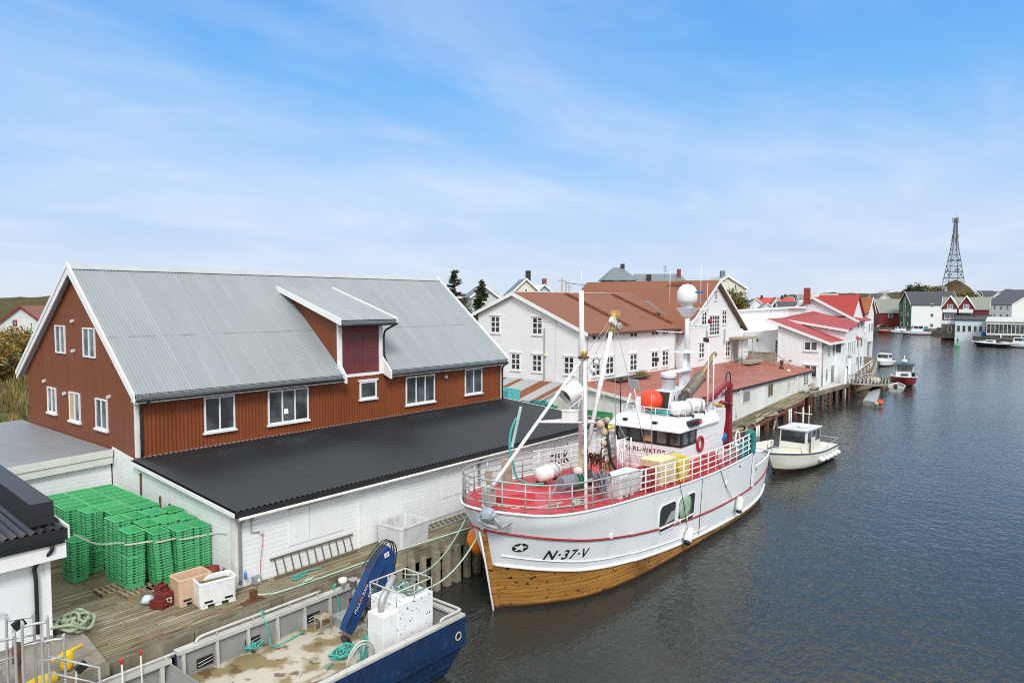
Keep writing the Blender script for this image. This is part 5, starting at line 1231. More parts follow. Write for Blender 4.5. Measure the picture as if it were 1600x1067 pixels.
# anchor stowed at the bow
o = thing('anchor', 'grey anchor wrapped in canvas hanging at the bow of the fishing boat', 'anchor', (19.3, 16.9, 3.9))
m = MB(); m.tube([(19.05, 17.0, 4.5), (19.2, 16.55, 4.1), (19.3, 16.3, 3.75)], .06, 8); m.build('shank', M_GREYM, o)
m = MB(); m.tube(smoothpath([(18.95, 17.1, 3.95), (19.15, 16.8, 3.75), (19.35, 16.35, 3.7), (19.6, 16.0, 3.95)], 4), .07, 8); m.build('fluke', M_GREYM, o)
rb2 = random.Random(14); m = MB(); m.grid(lambda u, v: (19.1 + .3 * math.cos(u * 6.283) * math.sin(v * 3.1416) * rb2.uniform(.75, 1.1), 16.75 + .34 * math.sin(u * 6.283) * math.sin(v * 3.1416) * rb2.uniform(.75, 1.1), 4.18 - .26 * math.cos(v * 3.1416)), 12, 8, smooth=False); m.build('canvas', paint('grey_canvas', (0.33, 0.38, 0.42), .8, .2), o)

# ---- foremast with legs, platform, search light and derrick
mast = MB(); mast.tube([(26.2, 17.3, 3.5), (26.15, 17.3, 9.6), (26.05, 17.3, 9.7), (26.0, 17.3, 10.8), (25.95, 17.3, 12.45)], [.2, .19, .17, .11, .10], 14); mast.build('mast', M_TRIM, tr)
m = MB(); m.tube([(25.95, 17.3, 12.45), (25.95, 17.3, 13.3)], .012, 6); m.build('whip_aerial', M_TRIM, tr)
ms = paint('rust_streaked_mast', (0.62, 0.52, 0.34), .6, .2, dirt=(.25, .1, .03), dirt_amt=.8, dirt_scale=2)
m = MB(); m.lathe([(.215, 0), (.21, 1.9)], (26.19, 17.3, 3.5), n=14); m.build('rusty_mast_foot', ms, tr)
m = MB(); m.lathe([(.26, 0), (.26, .08)], (26.16, 17.3, 9.45), n=14); m.build('mast_band', M_RUST, tr)
m = MB(); m.lathe([(.1, 0), (.12, .03), (.12, .24), (.1, .28)], (25.85, 17.05, 9.5), n=12); m.build('lantern', paint('brass', (0.45, 0.27, 0.06), .35, .2, metal=.6), tr)
m = MB(); m.tube([(26.05, 17.3, 9.4), (19.9, 17.2, 5.0)], .07, 10); m.build('forestay_leg', M_TRIM, tr)
m = MB(); m.tube([(26.1, 17.2, 9.45), (23.05, 15.05, 3.75)], .07, 10); m.build('mast_leg', M_TRIM, tr)
A, B, C_ = V((22.75, 17.25, 7.05)), V((26.15, 17.35, 6.75)), V((25.62, 16.3, 6.75))
m = MB(); m.tube([A, B], .045, 8); m.tube([A, C_], .045, 8); m.tube([B, C_], .045, 8); m.tube([B + V((0, 0, 1.1)), A.lerp(B, .85)], .02, 6); m.build('platform_frame', M_TRIM, tr)
o = thing('searchlight', 'white drum search light on the foremast platform', 'searchlight', (24.7, 17.0, 7.0))
MB().box(24.45, 25.0, 16.75, 17.25, 6.85, 7.3).build('base', M_TRIM, o, bevel=.02)
MB().box(24.42, 25.03, 16.72, 17.28, 7.3, 7.34).build('base_plate', M_TRIM, o)
m = MB(); ax_ = V((-.80, .22, -.42)).normalized(); cc = V((24.75, 17.0, 8.05)); m.lathe([(.1, -.5), (.36, -.46), (.39, -.40), (.39, .36), (.36, .36), (.34, -.2), (.1, -.3)], cc, ax_, 20); m.build('drum', M_TRIM, o)
m = MB(); m.lathe([(.35, .10), (.05, .06)], cc, ax_, 20); m.build('lens', M_GLASS2, o)
m = MB(); sd = V((0.5, -.86, 0)); m.tube([cc + sd * .5, cc + sd * .5 + V((0, 0, -.2)), V((24.72, 17.0, 7.45)), V((24.72, 17.0, 7.32))], .035, 6); m.tube([cc - sd * .5, cc - sd * .5 + V((0, 0, -.2)), V((24.72, 17.0, 7.45))], .035, 6); m.build('yoke', M_TRIM, o)
m = MB()
for i in range(8): z = 4.6 + i * .62; m.tube([(26.0 - .15, 17.15, z), (25.62, 17.0, z + .05), (25.75, 16.85, z + .22), (26.1, 17.1, z + .2)], .014, 5)
m.build('mast_step', M_TRIM, tr)
db, dt = V((26.2, 17.0, 5.75)), V((28.3, 17.0, 11.4))
m = MB(); m.tube([db, db.lerp(dt, .5), dt], [.10, .11, .09], 12); m.build('derrick_boom', M_TRIM, tr)
M_YELW = paint('worn_yellow', (0.55, 0.36, 0.10), .6, .25, 6, dirt=(.5, .48, .42), dirt_amt=.6)
m = MB(); m.tube([dt - (dt - db).normalized() * .9, dt + (dt - db).normalized() * .05], [.125, .12], 12); m.obox(dt + V((.05, 0, .02)), (.35, .3, .25)); m.build('boom_head', M_YELW, tr)
m = MB(); m.obox(dt + V((-.35, -.12, -.35)), (.42, .18, .26), Matrix.Rotation(.5, 3, 'Y')); m.build('tackle_block', M_TRIM_OLD, tr)
m = MB(); m.lathe([(.1, -.06), (.2, -.05), (.2, .05), (.1, .06)], dt + V((.25, -.1, -.6)), (0, 1, 0), 14); m.build('sheave', M_GREYM, tr)
wires = [(dt, (26.1, 17.2, 9.55)), (dt + V((-.3, 0, -.4)), (26.3, 17.1, 9.0)), (dt + V((.1, 0, -.5)), (30.6, 16.2, 3.6)), (dt + V((0, 0, -.5)), (28.2, 16.8, 4.6)), ((26.1, 17.3, 9.5), (27.8, 14.6, 3.6)), ((25.96, 17.3, 12.3), (36.6, 17.1, 11.2))]
for a, b in wires[:5]:
    m = MB(); m.tube([a, b], .016, 5); m.build('rigging_wire', M_GREYM, tr)
for p in ((26.6, 16.9, 9.25), (26.9, 16.95, 9.45), (26.5, 17.0, 8.9)):
    m = MB(); m.ball(p, .13, n=10); m.build('shackle_block', M_TRIM_OLD, tr)
m = MB(); m.beam((26.55, 17.1, 5.2), (26.6, 17.05, 6.1), .3, .25); m.build('derrick_foot', M_TRIM, tr)
rope('rope', 'dark brown frayed rope hanging at the foremast foot', smoothpath([(25.75, 16.9, 6.4), (25.6, 16.8, 5.8), (25.7, 16.75, 5.2), (25.55, 16.7, 4.6), (25.5, 16.7, 4.1)], 5), [.05 + .05 * math.sin(i * 1.7) ** 2 for i in range(21)], paint('tarred_rope', (0.045, 0.022, 0.015), .9, .3, 10))
rope('hose', 'thick black hose hanging from the derrick foot to the deck', smoothpath([(27.0, 16.6, 6.5), (26.75, 16.3, 5.6), (26.8, 16.2, 4.9), (27.2, 16.0, 4.2), (27.6, 15.8, 3.75)], 5), .07, M_BLACK, cat='hose')
for p, r_ in (((26.35, 16.5, 6.55), .2), ((26.5, 16.4, 6.2), .17), ((26.3, 16.3, 5.75), .15), ((26.75, 16.4, 6.7), .15)):
    m = MB(); m.ball(p, r_, n=12); tag(m.build('net_float', paint('float_tan', (0.5, 0.38, 0.28), .6, .2)), 'tan net float bundled with others at the foremast', 'float', 'net floats at the foremast')
# ---- things on the foredeck
def dz(x): return sheer(x) - .06
o = thing('deck_hatch', 'raised red hatch box on the foredeck', 'hatch', (22.1, 17.9, dz(22))); MB().prism([(20.7, 17.45, dz(21)), (22.5, 17.15, dz(22.5)), (22.8, 18.5, dz(22.5)), (20.95, 18.7, dz(21))], (0, 0, .42)).build('hatch_box', M_RDECK, o, bevel=.02)
def raft(label, c, ax, L=1.35, r=.36, cat='life raft'):
    o = thing('life_raft', label, cat, c, 'white life raft canisters')
    MB().lathe([(.05, -L / 2), (r * .75, -L / 2 + .03), (r, -L / 2 + .18), (r, -.02), (r * 1.05, -.015), (r * 1.05, .015), (r, .02), (r, L / 2 - .18), (r * .75, L / 2 - .03), (.05, L / 2)], c, ax, 18).build('canister', M_TRIM, o)
    ax = V(ax).normalized()
    MB().lathe([(r * 1.04, -.05), (r * 1.06, 0), (r * 1.04, .05)], V(c) + ax * L * .28, ax, 18).build('band', M_GREYM, o)
    m = MB(); 
    for s_ in (-.3, .3): q_ = V(c) + ax * s_ * L; m.box(q_.x - .04, q_.x + .04, q_.y - .3, q_.y + .3, q_.z - r - .12, q_.z - r + .05)
    m.build('cradle', M_RUST, o)
raft('white life raft canister on a cradle on the foredeck by the far rail', (25.35, 18.6, dz(25) + .55), (1, -.1, .08), 1.4, .34)
gr_rope = paint('grey_rope_coil', (0.22, 0.24, 0.27), .9, .35, 22, dirt=(.07, .08, .1), dirt_amt=.7, dirt_scale=12)
o = thing('rope_winch', 'deck winch wound with grey rope beside a green drum', 'winch', (24.2, 16.4, dz(24)))
ax_ = V((.95, -.2, 0)).normalized()
m = MB(); c0 = V((24.35, 16.9, dz(24) + .5)); 
m.lathe([(.29, -.35)] + [(.29 + .035 * (i % 2), -.35 + i * .06) for i in range(14)] + [(.29, .5)], c0, ax_, 18); m.build('rope_coil', gr_rope, o)
m = MB(); m.lathe([(.38, .52), (.38, .58), (.2, .60)], c0, ax_, 18); m.lathe([(.36, .72), (.38, .76), (.38, .84), (.25, .88)], c0, ax_, 18); m.build('green_drum', paint('green_drum_paint', (.02, .22, .12), .5, .15), o)
m = MB(); m.lathe([(.25, .88), (.25, 1.3), (.36, 1.34), (.36, 1.40)], c0, ax_, 18); m.build('dark_drum', paint('dark_net', (.05, .05, .045), .9, .4, 14), o)
m = MB(); m.beam(c0 + ax_ * -.55 + V((0, .3, -.62)), c0 + ax_ * -.52, .12, .1); m.beam(c0 + ax_ * .72 + V((0, .3, -.62)), c0 + ax_ * .72, .12, .1); m.box(c0.x - .5, c0.x + 1.6, c0.y - .45, c0.y + .3, c0.z - .66, c0.z - .58); m.beam(c0 + ax_ * .7 + V((0, -.5, .05)), c0 + ax_ * 1.5 + V((0, -.45, .08)), .25, .05); m.build('winch_frame', M_GREYM, o)
tag(MB().ball((25.0, 16.75, dz(25) + .95), .21).build('buoy', paint('pale_buoy', (.72, .66, .62), .5, .08)), 'pale round buoy lying on the deck winch', 'buoy')
nh = MB(); nh.tube(ropepile((25.0, 15.6, dz(25) + .1), .35, .35, 70, 1.1, random.Random(3), .3), .03, 5); tag(nh.build('net_heap', gr_rope), 'dark grey net bunched against the near rail posts', 'net')
rope('mooring_rope', 'pale rope laid in bights across the red foredeck', smoothpath([(20.6, 17.6, dz(20.6) + .03), (20.9, 17.2, dz(21) + .03), (20.8, 16.9, dz(21) + .03), (21.4, 16.8, dz(21.4) + .03), (21.2, 16.5, dz(21) + .03), (22.0, 16.2, dz(22) + .03), (22.6, 16.1, dz(22.5) + .03), (22.2, 15.8, dz(22) + .03), (23.1, 15.6, dz(23) + .03), (23.4, 15.9, dz(23) + .03), (23.8, 15.5, dz(23.6) + .03)], 5), .035, paint('cream_rope', (.5, .48, .38), .9, .2, 15))
rope('rope', 'pale green rope coil on the red foredeck near the rail', ropepile((23.3, 15.55, dz(23) + .05), .45, .2, 22, .12, random.Random(12)), .03, M_ROPE_P)
rope('rope', 'green rope hanging from the pulley over the far bow rail', smoothpath([(23.9, 19.3, 6.85), (23.6, 19.35, 6.3), (23.45, 19.3, 5.6), (23.55, 19.2, 5.0), (23.6, 19.0, 4.3), (24.0, 18.6, 4.0), (24.6, 18.3, 3.95)], 6), .05, M_ROPE_G)
m = MB(); m.beam((23.55, 19.25, 5.6), (24.3, 19.35, 7.3), .12, .06); tag(m.build('net_hauler_arm', paint('pale_green_steel', (.35, .5, .48), .5, .1)), 'pale green steel arm slanting over the far bow rail', 'arm')
m = MB(); m.box(20.05, 20.45, 17.5, 17.9, dz(20), dz(20) + .75); m.box(20.0, 20.5, 17.62, 17.78, dz(20) + .5, dz(20) + .62); tag(m.build('windlass_post', paint('sage_post', (.36, .42, .36), .6, .15, dirt=(.2, .1, .05), dirt_amt=.5)), 'short sage green mooring post at the tip of the bow', 'mooring post')
m = MB(); m.box(22.9, 23.15, 18.9, 19.3, dz(23), dz(23) + 1.35); m.build('fairlead_post', M_PILE, tr); MB().box(21.3, 21.5, 18.6, 18.85, dz(21), dz(21) + 1.1).build('fairlead_post', M_PILE, tr)
for (lab, x, y, l_, w_, h_, col, lid) in (('white fish tub with a lid by the near rail, ahead of the wheelhouse', 25.95, 15.25, 1.15, .85, .92, (.72, .73, .73), True), ('white fish tub behind the first on the deck', 27.2, 15.5, 1.0, .9, .85, (.66, .68, .69), True), ('dark red fish tub between the white and the cream tubs', 28.1, 15.15, .75, .8, .95, (.30, .02, .02), None), ('large cream insulated tub with a lid by the near rail', 29.75, 15.4, 1.55, 1.15, 1.15, (.72, .60, .36), (.75, .68, .42)), ('bright yellow fish tub next to the cream tub', 31.1, 15.15, .95, 1.0, 1.1, (.74, .62, .10), None)):
    tub('fish_tub', lab, x, y, yc(x) * 0 - .02, l_, w_, h_, col, z=dz(x), lid=lid, drains=False)
m = MB(); m.box(33.1, 34.3, 14.9, 15.5, dz(33), dz(33) + .55); m.box(34.4, 35.6, 14.95, 15.4, dz(36), dz(36) + .62); m.build('red_deck_box', M_RDECK, tr, bevel=.02)
# ---- wheelhouse
wht2 = paint('wheelhouse_white', (0.76, 0.78, 0.80), 0.4, 0.03, dirt=(.5, .48, .44), dirt_amt=.15)
FX, YN, YFAR, SIDEX = 32.0, 15.36, 19.1, 36.6
ycw = (YN + YFAR) / 2
m = MB(); m.prism([(FX + .12, YN + .02, 3.2), (SIDEX, YN + .02, 3.2), (SIDEX, YFAR - .02, 3.2), (FX + .12, YFAR - .02, 3.2)], (0, 0, 1.6)); m.prism([(FX, YN, 3.9), (FX, YFAR, 3.9), (FX, YFAR, 5.62), (FX, YN, 5.62)], (.1, 0, 0)) if False else None
m.prism([(FX, YN, 4.78), (SIDEX, YN, 4.78), (SIDEX, YFAR, 4.78), (FX, YFAR, 4.78)], (0, 0, .9)); m.build('wheelhouse', wht2, tr, bevel=.03)
m = MB(); m.prism([(FX - .0, YN - .0, 3.3), (FX + .115, YN + .018, 3.3), (FX + .115, YN + .018, 4.77), (FX, YN, 4.77)], (0, YFAR - YN, 0)); m.build('wheelhouse_front', wht2, tr)
band = paint('black_window_band', (0.012, 0.012, 0.013), .25, .15)
m = MB(); m.box(FX - .03, FX - .002, YN - .03, YFAR + .03, 4.74, 5.56); m.box(FX - .002, FX + 1.75, YN - .03, YN - .002, 4.74, 5.56); m.build('window_band', band, tr)
wg = glass('wheelhouse_glass', (.04, .045, .045), .05)
for k in range(5):
    y1 = YFAR - .2 - k * .75; m = MB(); pts = rounded(y1 - .52, y1, 4.84, 5.46, .08, 3); m.prism([(FX - .032, a, b) for a, b in pts], (-.012, 0, 0)); pn = m.build('window', wg, tr)
    if k == 2:
        g2 = MB(); g2.box(FX - .048, FX - .0445, y1 - .46, y1 - .06, 4.88, 5.16); g2.build('lit_interior', paint('lit_wood_interior', (.45, .28, .12), .6), pn)
for k in range(2):
    x1 = FX + .18 + k * .8; m = MB(); m.prism([(a, YN - .032, b) for a, b in rounded(x1, x1 + .55, 4.84, 5.46, .08, 3)], (0, -.012, 0)); m.build('window', wg, tr)
lettering(tr, 'KARL-VIKTOR', (FX - .004, 17.35, 4.28), (0, -1, 0), (0, 0, 1), .30, M_INK_R, bold=.012, space=1.3)
# visor: sloping fascia round the roof, flaring outwards below
vt, vb = 6.12, 5.60
top_ = [(FX + .12, YN + .1), (SIDEX - .2, YN + .1), (SIDEX - .2, YFAR - .1), (FX + .12, YFAR - .1)]; bot_ = [(FX - .42, YN - .16), (SIDEX - .2, YN - .16), (SIDEX - .2, YFAR + .16), (FX - .42, YFAR + .16)]
m = MB(); m.add([(x, y, vt) for x, y in top_] + [(x, y, vb) for x, y in bot_] + [(x, y, vb - .08) for x, y in bot_], [(0, 1, 5, 4), (1, 2, 6, 5), (2, 3, 7, 6), (3, 0, 4, 7), (4, 5, 9, 8), (5, 6, 10, 9), (6, 7, 11, 10), (7, 4, 8, 11), (0, 3, 2, 1), (8, 9, 10, 11)]); m.build('roof_visor', wht2, tr, bevel=.02)
for y in (18.4, 16.7):
    m = MB(); m.box(FX - .26, FX - .12, y - .12, y + .12, 5.82, 5.94); m.build('wiper_motor', M_BLACK, tr)
m = MB(); m.box(FX + .55, FX + 1.75, YN - .30, YN - .02, 5.74, 6.0); nvl = m.build('navigation_light', M_BLACK, tr, bevel=.02)
rl = NT('red_lamp'); rl.set((.6, .01, .03), .3); rl.b.inputs['Emission Color'].default_value = (1, .02, .06, 1); rl.b.inputs['Emission Strength'].default_value = .5
MB().lathe([(.09, 0), (.09, .16)], (FX + 1.5, YN - .33, 5.80), n=12).build('red_lens', rl.mat, nvl)
# roof rails and what stands on the roof
m = MB(); rz = 6.12
loop = [(FX + .25, YFAR - .25), (FX + .25, YN + .25), (SIDEX - .5, YN + .25)]
m.tube([(x, y, rz + .42) for x, y in [(SIDEX - .5, YFAR - .25)] + loop], .026, 8)
for a, b in zip(loop, loop[1:]):
    for k in range(5): t_ = k / 5; m.tube([(a[0] + (b[0] - a[0]) * t_, a[1] + (b[1] - a[1]) * t_, rz), (a[0] + (b[0] - a[0]) * t_, a[1] + (b[1] - a[1]) * t_, rz + .42)], .02, 6)
m.build('roof_rail', M_TRIM, tr)
tag(MB().ball((33.35, 17.75, rz + .60), .62, n=24).build('buoy', M_REDB), 'very large orange red buoy on the wheelhouse roof', 'buoy')
rope('net_heap', 'green net heaped on the wheelhouse roof around the big buoy', ropepile((33.1, 17.0, rz + .05), .55, .9, 60, .18, random.Random(20)), .03, M_ROPE_G)
raft('white life raft canister on the near side of the wheelhouse roof', (33.15, 15.88, rz + .42), (.8, -.6, 0), 1.25, .36)
raft('white life raft canister farther aft behind the exhaust pipe', (34.6, 15.95, rz + .42), (.75, -.65, 0), 1.2, .36)
# funnel casing with intake, call sign, cowl
fx0, fx1, fy0, fy1 = 33.45, 36.2, 16.75, 17.75
m = MB(); m.prism([(fx0, fy0, rz), (fx1, fy0, rz), (fx1, fy0, rz + 1.15), (fx0 + .28, fy0, rz + 1.15)], (0, fy1 - fy0, 0)); m.build('funnel_casing', wht2, tr, bevel=.02)
m = MB(); nl = V((-1.15, 0, .28)).normalized(); a_ = V((fx0, 0, rz)); b_ = V((fx0 + .28, 0, rz + 1.15))
m.prism([a_.lerp(b_, .12) + V((0, fy0 + .1, 0)) + nl * .008, a_.lerp(b_, .12) + V((0, fy1 - .1, 0)) + nl * .008, a_.lerp(b_, .94) + V((0, fy1 - .1, 0)) + nl * .008, a_.lerp(b_, .94) + V((0, fy0 + .1, 0)) + nl * .008], nl * .01); m.build('air_intake', paint('dark_louvre', (.035, .028, .02), .7, .4, 8), tr)
lettering(tr, 'LGXA', (35.0, fy0 - .006, rz + .30), (1, 0, 0), (0, 0, 1), .82, paint('grey_lettering', (.12, .13, .14), .5), bold=.01)
m = MB(); m.lathe([(.36, 0), (.36, .55), (.38, .56), (.38, .62), (.36, .63), (.42, .66), (.42, .86), (.38, .92)], (34.3, 17.25, rz + 1.15), n=20); m.build('ventilator', wht2, tr)
m = MB(); m.lathe([(.387, .57), (.387, .63)], (34.3, 17.25, rz + 1.15), n=20); m.build('blue_band', paint('blue_band_paint', (.02, .09, .25), .4), tr)
exm = paint('heat_stained_steel', (.24, .20, .15), .4, .2, 3, metal=.5, dirt=(.13, .07, .035), dirt_amt=.6)
e0, e1 = V((34.35, 16.25, rz + .95)), V((37.3, 16.25, rz + 2.28))
m = MB(); m.tube(smoothpath([(33.85, 16.25, rz + .0), (33.85, 16.25, rz + .55), (34.0, 16.25, rz + .82), e0 + V((.1, 0, .03))], 5), .17, 12); m.build('exhaust_elbow', paint('sooty_steel', (.06, .05, .055), .6, .3), tr)
dd = (e1 - e0).normalized(); m = MB(); m.lathe([(.2, 0), (.31, .05), (.33, .12), (.33, .2), (.31, .22), (.31, 1.85), (.33, 1.87), (.33, 1.95), (.18, 2.02), (.16, 2.05)], e0, dd, 18); m.build('silencer', exm, tr)
m = MB(); m.tube([e0 + dd * 2.0, e0 + dd * 3.3 + V((0, 0, .22)), e0 + dd * 3.75 + V((0, 0, .34)), e0 + dd * 4.0 + V((0, 0, .3))], [.15, .145, .14, .14], 12); m.build('exhaust_pipe', paint('rust_stained_pipe', (.34, .22, .11), .5, .3, 4, metal=.3), tr)
# main mast with the radome
m = MB(); m.prism([(35.75, 17.1, rz + .0), (36.75, 17.1, rz + .0), (36.62, 17.1, rz + 3.2), (36.28, 17.1, rz + 3.2), (36.1, 17.1, rz + 2.0), (35.75, 17.1, rz + 1.7)], (0, .24, 0)); m.build('main_mast', wht2, tr, bevel=.03)
m = MB(); m.tube([(36.45, 17.22, rz + 3.2), (36.42, 17.22, rz + 4.2), (36.38, 17.22, rz + 5.3)], [.18, .14, .12], 12); m.build('mast_pole', wht2, tr)
m = MB(); m.prism([(34.7, 16.8, rz + 2.05), (36.5, 16.9, rz + 2.05), (36.5, 17.5, rz + 2.05), (34.7, 17.6, rz + 2.05)], (0, 0, .06)); m.build('mast_platform', wht2, tr)
m = MB(); m.prism([(35.9, 16.6, rz + 3.0), (37.0, 16.5, rz + 3.0), (37.0, 17.9, rz + 3.0), (35.9, 18.2, rz + 3.0)], (0, 0, .06)); m.build('mast_platform', wht2, tr)
m = MB(); m.add([(36.2, 17.05, rz + 5.0), (36.55, 17.05, rz + 5.0), (36.55, 17.4, rz + 5.0), (36.2, 17.4, rz + 5.0), (35.95, 16.75, rz + 5.5), (36.95, 16.75, rz + 5.5), (36.95, 17.7, rz + 5.5), (35.95, 17.7, rz + 5.5)], [(0, 1, 5, 4), (1, 2, 6, 5), (2, 3, 7, 6), (3, 0, 4, 7), (4, 5, 6, 7), (0, 3, 2, 1)]); m.build('radome_bracket', wht2, tr)
m = MB(); m.prism([(36.9, 16.7, rz + 5.42), (37.9, 16.2, rz + 5.42), (38.0, 16.5, rz + 5.42), (36.96, 17.1, rz + 5.42)], (0, 0, .06)); m.beam((36.45, 17.2, rz + 4.6), (37.5, 16.5, rz + 5.4), .06, .06); m.build('aerial_bracket', wht2, tr)
o = thing('radome', 'white satellite dome on top of the main mast', 'radome', (36.3, 17.2, rz + 5.5))
MB().lathe([(.32, 0), (.32, .22), (.48, .26), (.55, .45), (.56, .72), (.52, .95), (.40, 1.15), (.22, 1.28), (.01, 1.32)], (36.3, 17.2, rz + 5.5), n=24).build('dome', paint('dome_white', (.80, .81, .81), .35, .02), o)
lg = MB(); lg.box(36.18, 37.35, 16.655, 16.67, rz + 6.3, rz + 6.42); lg.build('maker_plate', paint('dome_blue', (.05, .14, .4), .4), o)
for i, (x, y, z0, z1) in enumerate(((35.4, 15.5, rz, rz + 3.6), (36.1, 15.5, rz, rz + 3.0), (37.6, 17.0, rz + 5.7, rz + 7.9), (35.8, 18.0, rz + 5.7, rz + 7.5), (37.4, 16.5, rz + 5.7, rz + 6.9), (37.1, 16.4, rz + 4.1, rz + 5.2))):
    m = MB(); m.tube([(x, y, z0), (x, y, z1)], [.045 if i < 2 else .02, .03 if i < 2 else .012], 8); m.build('aerial', M_TRIM, tr)
m = MB(); m.tube([(36.4, 17.2, rz + 4.5), (36.4, 15.9, rz + 4.6)], .03, 6); m.tube([(35.8, 17.2, rz + 4.15), (35.4, 18.6, rz + 4.2)], .03, 6); m.build('mast_arm', wht2, tr)
for (x, y, z) in ((36.5, 15.95, rz + 4.65), (37, 16.3, rz + 3.6)):
    m = MB(); m.lathe([(.1, 0), (.1, .22), (.05, .26)], (x, y, z), n=10); m.build('signal_lamp', paint('lamp_red', (.25, .01, .02), .4), tr)
for (x, y, z) in ((36.1, 18.4, rz + 4.2), (36.9, 16.35, rz + 3.75), (35.5, 18.6, rz + 2.6)):
    m = MB(); m.obox((x, y, z), (.3, .24, .22), Matrix.Rotation(.4, 3, 'Z')); m.build('floodlight', M_BLACK, tr)
m = MB(); m.box(36.35, 38.15, 16.75, 16.95, rz + 4.35, rz + 4.5); m.build('radar_bar', wht2, tr)
# floodlight stand and pipe work at the front of the roof
m = MB(); m.prism([(32.6, 18.05, rz), (32.85, 18.05, rz), (32.8, 18.05, rz + .85), (32.68, 18.05, rz + .85)], (0, .25, 0)); m.build('light_stand', wht2, tr)
m = MB(); m.obox((33.0, 18.6, rz + 1.45), (.08, .62, .5), Matrix.Rotation(-.25, 3, 'Y')); m.build('mirror_lamp', M_GREYM, tr)
m = MB(); m.tube([(32.9, 18.3, rz + .5), (32.95, 18.55, rz + 1.2)], .03, 6); m.tube([(32.7, 18.9, rz + .1), (33.2, 18.9, rz + .9)], .06, 8); m.build('lamp_bracket', wht2, tr)
m = MB(); m.tube([(31.0, 16.4, 3.5), (30.75, 16.35, 7.6)], [.022, .012], 6); m.build('whip_aerial', M_GREYM, tr)
m = MB(); m.ball((32.15, 18.9, 7.9), .09, n=10); m.tube([(32.15, 18.9, 6.1), (32.15, 18.9, 7.8)], .025, 6); m.build('whip_aerial', M_BLACK, tr)
# lifebuoy on the wheelhouse side, rear structure
m = MB(); m.tube([(34.15 + .32 * math.cos(a), YN - .06, 4.62 + .36 * math.sin(a)) for a in [2 * math.pi * i / 18 for i in range(18)]], .075, 8, closed=True); tag(m.build('lifebuoy', paint('lifebuoy_red', (.35, .02, .03), .5)), 'red lifebuoy on the side of the white wheelhouse', 'lifebuoy')
m = MB(); m.prism([(36.6, 15.4, 3.4), (37.3, 15.4, 3.4), (37.3, 15.4, 4.6), (37.6, 15.4, 5.4), (37.6, 15.4, 6.1), (36.6, 15.4, 6.1)], (0, .08, 0)); m.prism([(36.6, 19.0, 3.4), (37.3, 19.0, 3.4), (37.3, 19.0, 4.6), (37.6, 19.0, 5.4), (37.6, 19.0, 6.1), (36.6, 19.0, 6.1)], (0, .08, 0)); m.box(36.65, 37.6, 15.5, 18.98, 6.02, 6.1); m.build('wing_wall', wht2, tr)
# railing boxes ahead of the wheelhouse on the far side and the inner guard rail
m = MB()
for z in (.55, 1.05): m.tube([(30.2, 17.6, dz(30) + z), (31.9, 18.9, dz(31) + z)], .03, 6); m.tube([(30.2, 17.6, dz(30) + z), (30.2, 16.1, dz(30) + z), (32.0, 15.7, dz(31) + z + .1)], .03, 6)
for x, y in ((30.2, 17.6), (30.2, 16.1), (31.1, 18.25), (31.9, 18.9)): m.tube([(x, y, dz(30)), (x, y, dz(30) + 1.05)], .03, 6)
m.build('guard_rail', M_TRIM, tr)
m = MB()
for k in range(2):
    y0 = 18.1 + k * .9
    for z in (.35, .95, 1.5): m.tube([(30.6, y0, dz(30) + z), (31.9, y0 + .15, dz(30) + z)], .035, 6)
    for x in (30.6, 31.25, 31.9): m.tube([(x, y0, dz(30)), (x, y0, dz(30) + 1.5)], .045, 6)
m.build('ladder_rail', M_TRIM, tr)
rust_n = paint('rust_brown_net', (.10, .035, .02), .9, .4, 12)
for i, (c, rr_, m_, lb_) in enumerate((((27.2, 17.2, dz(27) + .9), .5, rust_n, 'rust brown net hung on the rail ahead of the wheelhouse'), ((28.3, 17.2, dz(28) + .5), .35, paint('tan_net', (.3, .22, .11), .9, .3, 12), 'tan coil of rope on the guard rail ahead of the wheelhouse'))):
    rope('net_heap', lb_, ropepile(c, rr_, rr_ * .6, 50, .5, random.Random(30 + i), .3), .035, m_)
m = MB(); m.tube(smoothpath([(27.2, 17.0, dz(28)), (27.2, 17.0, dz(28) + 1.5), (27.6, 17.0, dz(28) + 1.7), (28.0, 17.0, dz(28) + 1.4), (28.0, 17.0, dz(28))], 4), .035, 6); m.tube([(27.2, 17.5, dz(28)), (27.2, 17.5, dz(28) + 1.3), (28.1, 17.5, dz(28) + 1.3), (28.1, 17.5, dz(28))], .035, 6); m.build('rusty_frame', M_RUST, tr)
# aft: red crane, hose, tarpaulin, nets
rc2 = thing('deck_crane', 'dark red folding crane behind the wheelhouse of the fishing boat', 'crane', (39.6, 16.05, 3.5))
rm = paint('dark_red_crane', (.27, .012, .02), .4, .15, 2)
m = MB(); boxarm(m, [(39.6, 16.05, 3.2), (39.6, 16.05, 6.4), (39.65, 16.05, 7.2)], [.44, .38, .34], .34, (0, 1, 0)); m.build('column', rm, rc2, bevel=.03)
m = MB(); boxarm(m, [(39.7, 16.05, 7.15), (39.3, 16.05, 7.2), (36.1, 16.05, 6.35)], [.34, .38, .28], .28, (0, 1, 0)); m.build('boom', rm, rc2, bevel=.03)
m = MB(); m.tube([(39.45, 15.85, 6.0), (38.1, 15.85, 6.3), (37.0, 15.9, 5.75)], .12, 8); m.build('hydraulic_ram', rm, rc2)
lettering(rc2, 'TMP 750 K', (38.25, 15.87, 6.73), (2.4, 0, .85), (-.85, 0, 2.4), .30, M_SIGNW, lift=.01)
